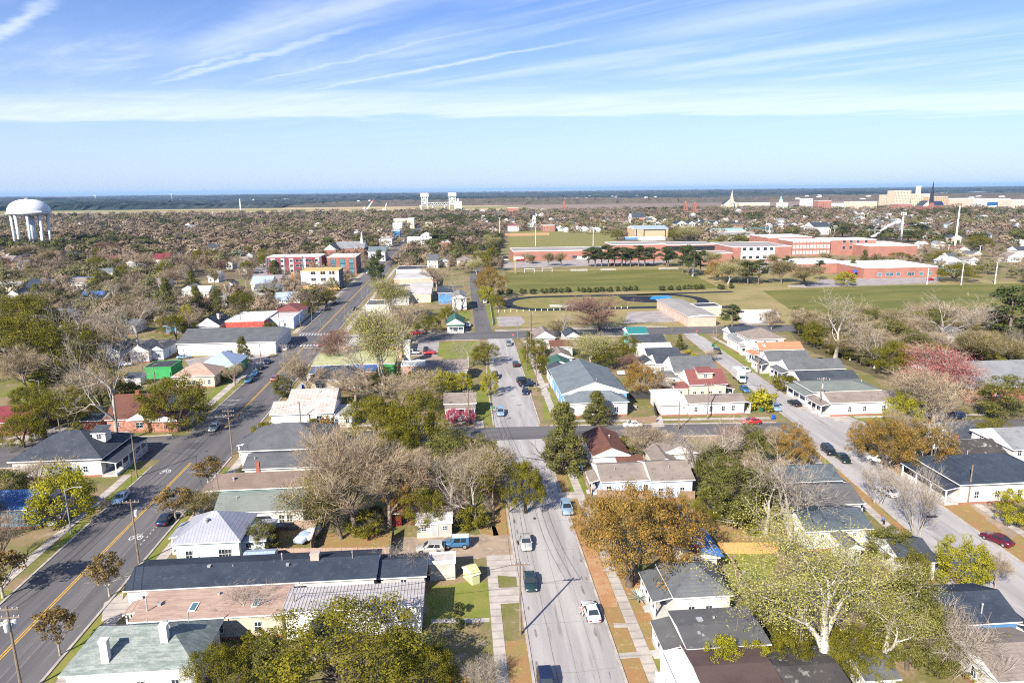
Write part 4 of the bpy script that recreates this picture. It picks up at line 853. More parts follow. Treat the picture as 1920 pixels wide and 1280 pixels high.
house('cream block shed beside the running track', (1308, 577), (1352, 575), 4.2, 'f', 'beige', 'darkflat', d=9, near=0, left=0, right=0, base=False, name='store', cat='store')
# between the far cross street and the bend
house('small white bungalow with a green grey gable roof and porch', (837, 608), (871, 607), 3.4, 'gv', 'palegreen', 'green', d=15, s=.6, near=2, left=2, right=2, porch=('n', 0, 1, 2.2, 2.7, 4))
house('white square cupola roofed hut behind the bungalow', (844, 585), (856, 585), 4.2, 'gv', 'white', 'whiteflat', d=5, s=.5, near=0, left=0, right=0, base=False, name='outbuilding', cat='outbuilding')
house('grey flat roofed shop with white front beside the main street', (685, 574), (730, 571), 4.6, 'f', 'concwall', 'greyflat', d=14, near=3, left=2, right=1, base=False, name='shop', cat='shop')
house('low grey roofed workshop behind the flat roofed shop', (713, 558), (768, 556), 4.2, 'gu', 'grey', 'midgrey', d=14, s=.3, near=3, left=1, right=1, base=False, name='workshop', cat='workshop')
house('wide workshop with a pale sloping metal roof', (764, 552), (809, 550), 4.6, 's', 'beige', 'paleflat', d=34, s=.04, near=1, left=0, right=0, base=False, name='workshop', cat='workshop')
house('long low building with a pale grey flat roof', (710, 545), (768, 543), 4.6, 'f', 'brick', 'paleflat', d=20, near=2, left=2, right=0, base=False, name='workshop', cat='workshop')
house('pale pink block building with a round roof fan', (738, 524), (812, 521), 5.5, 'f', 'pinkwall', 'paleflat', d=30, near=3, left=1, right=1, base=False, name='workshop', cat='workshop')
house('white block building with a dark panelled roof', (742, 508), (800, 504), 5.0, 'f', 'concwall', 'darkflat', d=22, near=4, left=1, right=1, base=False, name='workshop', cat='workshop')
house('blue house with a dark roof near the side street', (820, 550), (854, 548), 6.0, 'gu', 'blue', 'black', d=14, s=.35, near=3, left=1, right=1, storeys=2)
house('white two storey house beside the side street', (846, 560), (876, 558), 6.0, 'gv', 'white', 'lightgrey', d=18, s=.5, near=2, left=1, right=3, storeys=2)
house('grey dormered house behind the vacant lot', (800, 489), (822, 488), 6.0, 'gu', 'white', 'midgrey', d=16, s=.5, near=2, left=1, right=1, storeys=2)
house('white cottage with a dark fronted gable behind the vacant lot', (826, 491), (843, 490), 4.2, 'gv', 'white', 'lightgrey', d=14, s=.6, near=2, left=1, right=1)
house('low tan house with a brown hip roof behind the vacant lot', (856, 489), (888, 488), 4.0, 'h', 'cream', 'taupe', d=16, s=.35, near=3, left=1, right=1)
# ------------------------------------------------------------------ trees: a few grown prototypes of each kind, then every tree its own object
BARK = M('grey_brown_bark', (.20, .155, .12), (.13, .10, .08), 1.2, .95, (5, .3))
BARKP = M('pale_bark', (.44, .40, .34), (.27, .235, .195), 1.0, .95, (4, .25))
BARKD = M('dark_bark', (.09, .07, .055), (.13, .10, .08), 1.2, .95, (5, .3))
TWIG = leafmat('brown_twigs', [(.21, .155, .10), (.33, .255, .165), (.44, .35, .235)], .9, .1, .3, 0)
TWIGR = leafmat('reddish_twigs', [(.15, .085, .07), (.24, .14, .11), (.30, .19, .14)], .9, .1, .3, 0)
TWIGP = leafmat('pale_twigs', [(.22, .175, .135), (.32, .27, .21), (.42, .36, .29)], .9, .1, .3, 0)
LOAK = leafmat('olive_leaves', [(.016, .028, .004), (.062, .078, .006), (.14, .14, .010), (.25, .215, .022)], .7, .08, .5)
LMAG = leafmat('dark_evergreen_leaves', [(.020, .034, .008), (.055, .074, .012), (.11, .12, .02), (.21, .19, .045)], .6, .15, .6)
LPINE = leafmat('pine_needles', [(.015, .03, .010), (.032, .055, .014), (.06, .085, .02), (.10, .12, .03)], .7, .2, .5)
LLIME = leafmat('lime_leaves', [(.09, .10, .008), (.20, .20, .012), (.32, .29, .020), (.44, .39, .03)], .7, .08, .5)
LRUST = leafmat('rusty_leaves', [(.045, .060, .008), (.11, .115, .012), (.20, .135, .016), (.32, .15, .022), (.40, .215, .05)], .7, .2, .45)
LBUD = leafmat('budding_leaves', [(.12, .13, .015), (.24, .24, .03), (.36, .34, .06), (.48, .44, .12)], .7, .2, .5)
LSTREET = leafmat('bronze_green_leaves', [(.045, .045, .012), (.10, .085, .018), (.17, .12, .028), (.25, .15, .04)], .6, .3, .6)
LPINK = leafmat('pink_blossom', [(.28, .065, .065), (.46, .12, .115), (.56, .21, .185)], .8, .1, .5)
LAZAL = leafmat('azalea_blossom', [(.22, .03, .07), (.46, .06, .14), (.60, .16, .24)], .8, .1, 1.5)
LHEDGE = leafmat('hedge_leaves', [(.022, .034, .009), (.05, .065, .014), (.09, .10, .02)], .6, .3, 1.2)

BARKW = M('white_bark', (.60, .56, .49), (.42, .38, .33), 1.0, .95, (4, .2))
BARKM = M('light_brown_bark', (.34, .27, .21), (.22, .17, .13), 1.0, .95, (4, .25))
class Skel:
    def __init__(s, seed): s.r = random.Random(seed); s.seg = []; s.tips = []
    def branch(s, p, d, L, r, lev, spec):
        """spec per level: (kids, spread, length ratio, segments, wander, lift)"""
        kids, spread, ratio, nseg, wan, lift = spec[lev]
        R = s.r; pts = [p]; d = d.normalized()
        for i in range(nseg):
            d = (d + Vector((R.gauss(0, wan), R.gauss(0, wan), R.gauss(0, wan) + lift))).normalized()
            q = p + d * (L / nseg); r0 = r * (1 - .55 * i / nseg); r1 = r * (1 - .55 * (i + 1) / nseg)
            s.seg.append((p, q, r0, r1, lev)); p = q; pts.append((p, d.copy(), r1))
        if lev + 1 >= len(spec): s.tips.append((p, d)); return
        for k in range(kids):
            f = (k + .6) / kids; j = max(1, min(nseg, int(round((.35 + .65 * f) * nseg)) if lev else int(round((.45 + .55 * f) * nseg))))
            bp, bd, br = pts[j]
            ax = Vector((R.gauss(0, 1), R.gauss(0, 1), R.gauss(0, 1))).cross(bd)
            if ax.length < 1e-4: ax = bd.orthogonal()
            ax.normalize(); nd = Matrix.Rotation(spread * R.uniform(.6, 1.25), 3, ax) @ bd
            s.branch(bp, nd, L * ratio * R.uniform(.75, 1.2), br * .72, lev + 1, spec)
        s.branch(p, d, L * ratio * .95, r * .45, lev + 1, spec)
def segmesh(name, segs, mat, split=None):
    """tubes for all branches in one mesh, thin ones three-sided"""
    V = []; Fc = []; k = 0
    for cls, n in ((lambda s: s[2] > .11, 7), (lambda s: .045 < s[2] <= .11, 4), (lambda s: s[2] <= .045, 3)):
        S = [s for s in segs if cls(s)]
        if not S: continue
        P0 = np.array([tuple(s[0]) for s in S]); P1 = np.array([tuple(s[1]) for s in S]); A = np.array([s[2] for s in S]); B = np.array([s[3] for s in S])
        D = P1 - P0; D /= np.linalg.norm(D, axis=1, keepdims=True) + 1e-9
        ref = np.where(np.abs(D[:, 2:3]) < .9, np.array([[0, 0, 1.]]), np.array([[1., 0, 0]]))
        X = np.cross(D, ref); X /= np.linalg.norm(X, axis=1, keepdims=True); Y = np.cross(D, X)
        t = np.arange(n) * 2 * np.pi / n
        ring = X[:, None] * np.cos(t)[None, :, None] + Y[:, None] * np.sin(t)[None, :, None]
        a = P0[:, None] + ring * A[:, None, None]; b = P1[:, None] + ring * B[:, None, None]
        vv = np.concatenate([a, b], 1).reshape(-1, 3); V.append(vv)
        m = len(S); base = k + np.arange(m)[:, None] * 2 * n; i = np.arange(n)[None]; j = (i + 1) % n
        Fc.append(np.stack([base + i, base + j, base + n + j, base + n + i], 2).reshape(-1, 4)); k += m * 2 * n
    return arrmesh(name, np.concatenate(V), np.concatenate(Fc), mat, True)
def arrmesh(name, V, Q, mat, smooth=False):
    me = bpy.data.meshes.new(name); nq = len(Q)
    me.vertices.add(len(V)); me.vertices.foreach_set('co', np.asarray(V, np.float32).ravel())
    me.loops.add(nq * 4); me.loops.foreach_set('vertex_index', np.asarray(Q, np.int32).ravel())
    me.polygons.add(nq); me.polygons.foreach_set('loop_start', np.arange(nq, dtype=np.int32) * 4)
    if smooth: me.polygons.foreach_set('use_smooth', np.ones(nq, bool))
    me.materials.append(mat); me.update(calc_edges=True); return me
def leafquads(P, N, size, rng, asp=.6):
    """one bent-free diamond per leaf spray"""
    n = len(P); N = N / (np.linalg.norm(N, axis=1, keepdims=True) + 1e-9)
    T = np.cross(N, rng.normal(size=(n, 3))); T /= np.linalg.norm(T, axis=1, keepdims=True) + 1e-9; B = np.cross(N, T)
    s = size * rng.uniform(.6, 1.35, n)[:, None]
    V = np.stack([P - T * s * .5, P - B * s * asp * .5, P + T * s * .5, P + B * s * asp * .5], 1).reshape(-1, 3)
    return V, np.arange(n * 4).reshape(-1, 4)
def clumps(centres, rad, per, size, rng, flat=.75, up=.35, hollow=.55, out=None):
    C = np.repeat(np.asarray(centres), per, 0); n = len(C)
    r = np.repeat(np.asarray(rad), per)
    d = rng.normal(size=(n, 3)); d /= np.linalg.norm(d, axis=1, keepdims=True)
    k = rng.uniform(hollow ** 3, 1.15, n) ** (1 / 3)
    off = d * (r * k)[:, None]; off[:, 2] *= flat
    N = d + rng.normal(size=(n, 3)) * .45; N[:, 2] += up
    if out is not None:
        q = C + off - np.array([0, 0, out * .42]); q /= np.linalg.norm(q, axis=1, keepdims=True) + 1e-6; N = q + d * .25 + rng.normal(size=(n, 3)) * .10
    return leafquads(C + off, N, size, rng)
def dome(seed, W_, H_, nc, rc, shape='dome', low=.22, core=.35):
    """clump centres on an uneven crown: W_ wide, top at H_"""
    rng = np.random.default_rng(seed); pts = []; rad = []
    lob = [(rng.uniform(0, 6.283), rng.uniform(-.3, 1.0), rng.uniform(.75, 1.12)) for _ in range(7)]
    while len(pts) < nc:
        d = rng.normal(size=3); d /= np.linalg.norm(d)
        if shape == 'dome' and d[2] < -.35: continue
        g = 1.0
        for a, e, k in lob:
            q = np.array([math.cos(a) * math.cos(e), math.sin(a) * math.cos(e), math.sin(e)]); g += (k - .95) * max(0, q @ d) ** 3 * 1.6
        rr = (rng.uniform(core, 1) ** .5) * g
        hz = H_ * (1 - low)
        if shape == 'dome': p = np.array([d[0] * rr * W_ / 2, d[1] * rr * W_ / 2, H_ * low + hz * (.28 + .70 * d[2] * rr)]); p[2] = max(p[2], H_ * low * .8)
        elif shape == 'cone':
            t = rng.uniform(0, 1) ** 1.2; a = rng.uniform(0, 6.283); w = W_ / 2 * (1 - t) ** .75 * (.55 + .45 * min(1, t * 6)) * rng.uniform(.55, 1.05) * g
            p = np.array([math.cos(a) * w, math.sin(a) * w, H_ * low + hz * t * .97])
        else: p = np.array([d[0] * rr * W_ / 2, d[1] * rr * W_ / 2, H_ * low + hz * (.5 + .48 * d[2] * rr)])
        pts.append(p); rad.append(rc * rng.uniform(.65, 1.3))
    return pts, rad, rng
PROTO = {}
def reg(kind, trunk, crown, W_, H_): PROTO.setdefault(kind, []).append((trunk, crown, W_, H_))
def limbs(seed, H_, W_, r, low, bark, n=5):
    s = Skel(seed); R = s.r; fork = H_ * max(low, .12)
    s.seg.append((Vector((0, 0, -.3)), Vector((R.uniform(-.1, .1), 0, fork)), r * 1.25, r, 0))
    for i in range(n):
        a = 6.283 * i / n + R.uniform(-.4, .4); d = Vector((math.cos(a) * R.uniform(.5, 1.0), math.sin(a) * R.uniform(.5, 1.0), R.uniform(.6, 1.2)))
        s.branch(Vector((0, 0, fork * R.uniform(.75, 1))), d, H_ * .42, r * .6, 0, [(3, .6, .6, 3, .12, .03), (3, .6, .6, 3, .15, .0), (0, .5, .5, 2, .15, 0)])
    return segmesh('trunk', s.seg, bark)
def leafy(kind, seed, W_, H_, nc, rc, per, size, mat, shape='dome', low=.22, bark=BARKD, flat=.75, core=.35, r=.3, up=.35):
    p, rad, rng = dome(seed, W_, H_, nc, rc, shape, low, core)
    V, Q = clumps(p, rad, per, size, rng, flat, up)
    reg(kind, limbs(seed, H_ * .8, W_, r, low, bark), arrmesh('crown', V, Q, mat), W_, H_)
for i in range(3):
    leafy('oak', 10 + i, 12, 10, 150, 1.0, 170, .19, LOAK, low=.2, r=.4)
    leafy('lime', 30 + i, 8, 7, 85, .8, 150, .2, LLIME, low=.12, r=.2)
    leafy('shrub', 40 + i, 4, 3, 44, .5, 110, .17, LOAK, 'round', low=.0, r=.08)
    leafy('rust', 50 + i, 13, 10, 160, .9, 150, .18, LRUST, low=.2, r=.42)
for i in range(2):
    leafy('magnolia', 60 + i, 8, 12, 140, .8, 130, .24, LMAG, 'cone', low=.1, r=.28)
    leafy('holly', 70 + i, 7, 9, 120, .8, 150, .19, LMAG, 'round', low=.06, r=.22)
    leafy('street', 80 + i, 5, 7.5, 52, .62, 50, .30, LSTREET, 'round', low=.32, bark=BARKP, r=.14)
    leafy('ball', 90 + i, 2.4, 2.0, 30, .36, 60, .2, LHEDGE, 'round', low=.0, r=.05)
    leafy('yball', 95 + i, 2.6, 2.1, 34, .38, 60, .2, LLIME, 'round', low=.0, r=.05)
    leafy('azalea', 98 + i, 4, 2.6, 40, .5, 70, .2, LAZAL, 'round', low=.0, r=.05)
    leafy('rustshrub', 105 + i, 4, 2.6, 34, .5, 55, .26, LRUST, 'round', low=.0, r=.06)
for i in range(3):      # pine: bare stem, needle masses on the upper limbs
    s = Skel(200 + i); R = s.r; H_ = 16; cs = []; rs = []
    s.seg.append((Vector((0, 0, -.3)), Vector((.15, 0, H_ * .5)), .26, .2, 0)); s.seg.append((Vector((.15, 0, H_ * .5)), Vector((0, .1, H_ * .95)), .2, .06, 0))
    for k in range(30):
        z = H_ * (.36 + .60 * (k / 29)); a = R.uniform(0, 6.283); L = (1 - abs((k / 29) - .35) * 1.05) * 3.4 * R.uniform(.5, 1.1) + .4
        e = Vector((math.cos(a) * L, math.sin(a) * L, z + L * R.uniform(.05, .4))); s.seg.append((Vector((.08, 0, z)), e, .06, .03, 1))
        for f in (1.0, .62):
            cs.append(tuple(Vector((.08, 0, z)).lerp(e, f) + Vector((R.gauss(0, .2), R.gauss(0, .2), .2)))); rs.append(R.uniform(.7, 1.15))
    rng = np.random.default_rng(210 + i); V, Q = clumps(cs, rs, 60, .46, rng, .7, .4, .3)
    reg('pine', segmesh('trunk', s.seg, BARK), arrmesh('crown', V, Q, LPINE), 7.4, H_)
def bare(kind, seed, spec, L, r, bark, twig, lean=0.0, leaf=None, nt=3, tw=.035, tl=1.0, stems=1, leafn=3, leafs=.3, droop=0.0, lsp=.5):
    s = Skel(seed); R = s.r
    for k in range(stems):
        a = 6.283 * k / max(1, stems); off = Vector((math.cos(a), math.sin(a), 0)) * (.25 if stems > 1 else 0)
        s.branch(off + Vector((0, 0, -.3)), Vector((lean + off.x * 1.2, off.y * 1.2, 1)), L, r, 0, spec)
    nl = len(spec); main = [q for q in s.seg if q[4] < nl - 2]; fine = [q for q in s.seg if q[4] >= nl - 2]
    rng = np.random.default_rng(seed); tips = s.tips; P = np.array([tuple(t[0]) for t in tips]); D = np.array([tuple(t[1]) for t in tips])
    # twig sprays: thin blades fanning out from every branch end
    n = len(P) * nt; Pb = np.repeat(P, nt, 0) + rng.normal(size=(n, 3)) * .12; Db = np.repeat(D, nt, 0) + rng.normal(size=(n, 3)) * .55; Db[:, 2] += .1 - droop
    Db /= np.linalg.norm(Db, axis=1, keepdims=True); ln = tl * rng.uniform(.5, 1.3, n)[:, None]
    X = np.cross(Db, rng.normal(size=(n, 3))); X /= np.linalg.norm(X, axis=1, keepdims=True) + 1e-9
    V = np.stack([Pb - X * tw, Pb + X * tw, Pb + Db * ln + X * tw * .4, Pb + Db * ln - X * tw * .4], 1).reshape(-1, 3); Q = np.arange(n * 4).reshape(-1, 4)
    cr = segmesh('crown', fine, twig); v0 = np.array([v.co[:] for v in cr.vertices]); q0 = np.array([p.vertices[:] for p in cr.polygons])
    VV = np.concatenate([v0, V]); QQ = np.concatenate([q0, Q + len(v0)]); mats = [twig]; mi = None
    if leaf:
        m = len(P) * leafn; Pl = np.repeat(P, leafn, 0) + rng.normal(size=(m, 3)) * lsp; V2, Q2 = leafquads(Pl, rng.normal(size=(m, 3)) + np.array([0, 0, .4]), leafs, rng)
        mi = np.concatenate([np.zeros(len(QQ), np.int32), np.ones(len(Q2), np.int32)]); QQ = np.concatenate([QQ, Q2 + len(VV)]); VV = np.concatenate([VV, V2]); mats.append(leaf)
    me = arrmesh('crown', VV, QQ, mats[0])
    if leaf: me.materials.append(leaf); me.polygons.foreach_set('material_index', mi); me.update()
    allp = VV; H_ = float(np.percentile(allp[:, 2], 99.5)); W_ = float(np.percentile(allp[:, 0], 98) - np.percentile(allp[:, 0], 2) + np.percentile(allp[:, 1], 98) - np.percentile(allp[:, 1], 2)) / 2
    reg(kind, segmesh('trunk', main, bark), me, W_, H_)
SP1 = [(4, .55, .62, 4, .06, .02), (4, .62, .62, 4, .12, .05), (4, .65, .62, 3, .16, .05), (3, .7, .6, 3, .2, .04), (0, .6, .6, 2, .2, .02)]
SP3 = [(5, .55, .68, 4, .05, .03), (4, .55, .68, 4, .10, .09), (4, .6, .62, 3, .14, .12), (3, .6, .58, 3, .18, .12), (0, .5, .6, 2, .2, .1)]
SP2 = [(3, .6, .72, 4, .08, .02), (3, .65, .70, 4, .16, .04), (3, .65, .66, 4, .2, .03), (3, .7, .6, 3, .22, .03), (0, .6, .5, 2, .2, .02)]
for i in range(4): bare('bare', 300 + i, SP3, 4.2, .24, BARKM, TWIG, nt=7, tw=.013, tl=.8, droop=-.25)
for i in range(2): bare('redbare', 320 + i, SP3, 4.2, .22, BARK, TWIGR, nt=9, tw=.015, tl=.8, droop=-.25)
for i in range(4): bare('white', 340 + i, SP2, 4.6, .30, BARKP, TWIGP, nt=4, tw=.013, tl=.9, droop=-.15)
for i in range(2): bare('bud', 360 + i, SP2, 4.8, .34, BARKW, TWIGP, nt=3, tw=.012, leaf=LBUD, leafn=84, leafs=.088, lsp=.44)
for i in range(2): bare('budsmall', 370 + i, SP3, 4.0, .2, BARKP, TWIGP, nt=3, tw=.016, leaf=LBUD, leafn=34, leafs=.11)
for i in range(1): bare('pink', 380 + i, SP3, 4.0, .2, BARKP, TWIGP, nt=3, tw=.016, leaf=LPINK, leafn=34, leafs=.11)
for i in range(2): bare('oakbare', 385 + i, SP3, 4.0, .22, BARK, TWIG, nt=6, tw=.016, leaf=LOAK, leafn=26, leafs=.13)
for i in range(2): bare('myrtle', 390 + i, [(3, .35, .7, 4, .08, .03), (3, .4, .6, 3, .1, .03), (3, .5, .6, 3, .15, .03), (0, .5, .5, 2, .15, .02)], 2.4, .06, BARKP, TWIGP, nt=7, tw=.010, tl=.6, droop=-.2, stems=5)
for i in range(2): bare('brush', 395 + i, [(4, .5, .6, 3, .12, .0), (3, .6, .7, 3, .2, .0), (3, .6, .6, 3, .2, .0), (0, .5, .5, 2, .2, 0)], 2.6, .06, BARKP, TWIGP, nt=6, tw=.012, stems=8, tl=.9)

TREEFOOT = []
CATS = {'oak': 'tree', 'shrub': 'shrub', 'ball': 'bush', 'yball': 'bush', 'azalea': 'bush', 'rustshrub': 'shrub', 'brush': 'shrub'}
NAMES = {'oak': 'evergreen_oak', 'lime': 'lime_green_tree', 'shrub': 'shrub', 'rust': 'rusty_oak', 'magnolia': 'magnolia_tree', 'holly': 'holly_tree', 'street': 'street_tree', 'ball': 'clipped_bush', 'yball': 'clipped_bush', 'azalea': 'azalea_bush',
         'rustshrub': 'shrub', 'pine': 'pine_tree', 'bare': 'bare_tree', 'redbare': 'bare_tree', 'white': 'pale_bare_tree', 'bud': 'budding_tree', 'budsmall': 'budding_tree', 'pink': 'blossom_tree', 'oakbare': 'half_bare_tree', 'myrtle': 'bare_myrtle', 'brush': 'bare_shrub'}
trnd = random.Random(77)
def plant(kind, x, y, h, w, label, group=None, v=None, rz=None):
    pr = PROTO[kind]; t, c, W_, H_ = pr[(trnd.randrange(len(pr)) if v is None else v) % len(pr)]
    o = empty(NAMES[kind], (x, y, 0), trnd.uniform(0, 6.283) if rz is None else rz, label, CATS.get(kind, 'tree'), group)
    s = (w / W_, w / W_, h / H_); o.scale = s
    put('trunk', t, o); put('crown', c, o)
    TREEFOOT.append((x, y, w / 2)); return o
def tree(kind, xb, yb, ytop, wpx, label, group=None, v=None, rz=None):
    """foot pixel, top pixel row, crown width in pixels -> a tree of real size standing at its foot"""
    p = G(xb, yb); z = depth_of(p); w = wpx * z / FPX
    lo, hi = .3, 40.0
    for _ in range(30):
        m_ = (lo + hi) / 2
        # the crown's far top edge shows above its centre line
        if PX((p.x, p.y, m_))[1] > ytop: lo = m_
        else: hi = m_
    return plant(kind, p.x, p.y, max(.6, lo), w, label, group, v, rz)
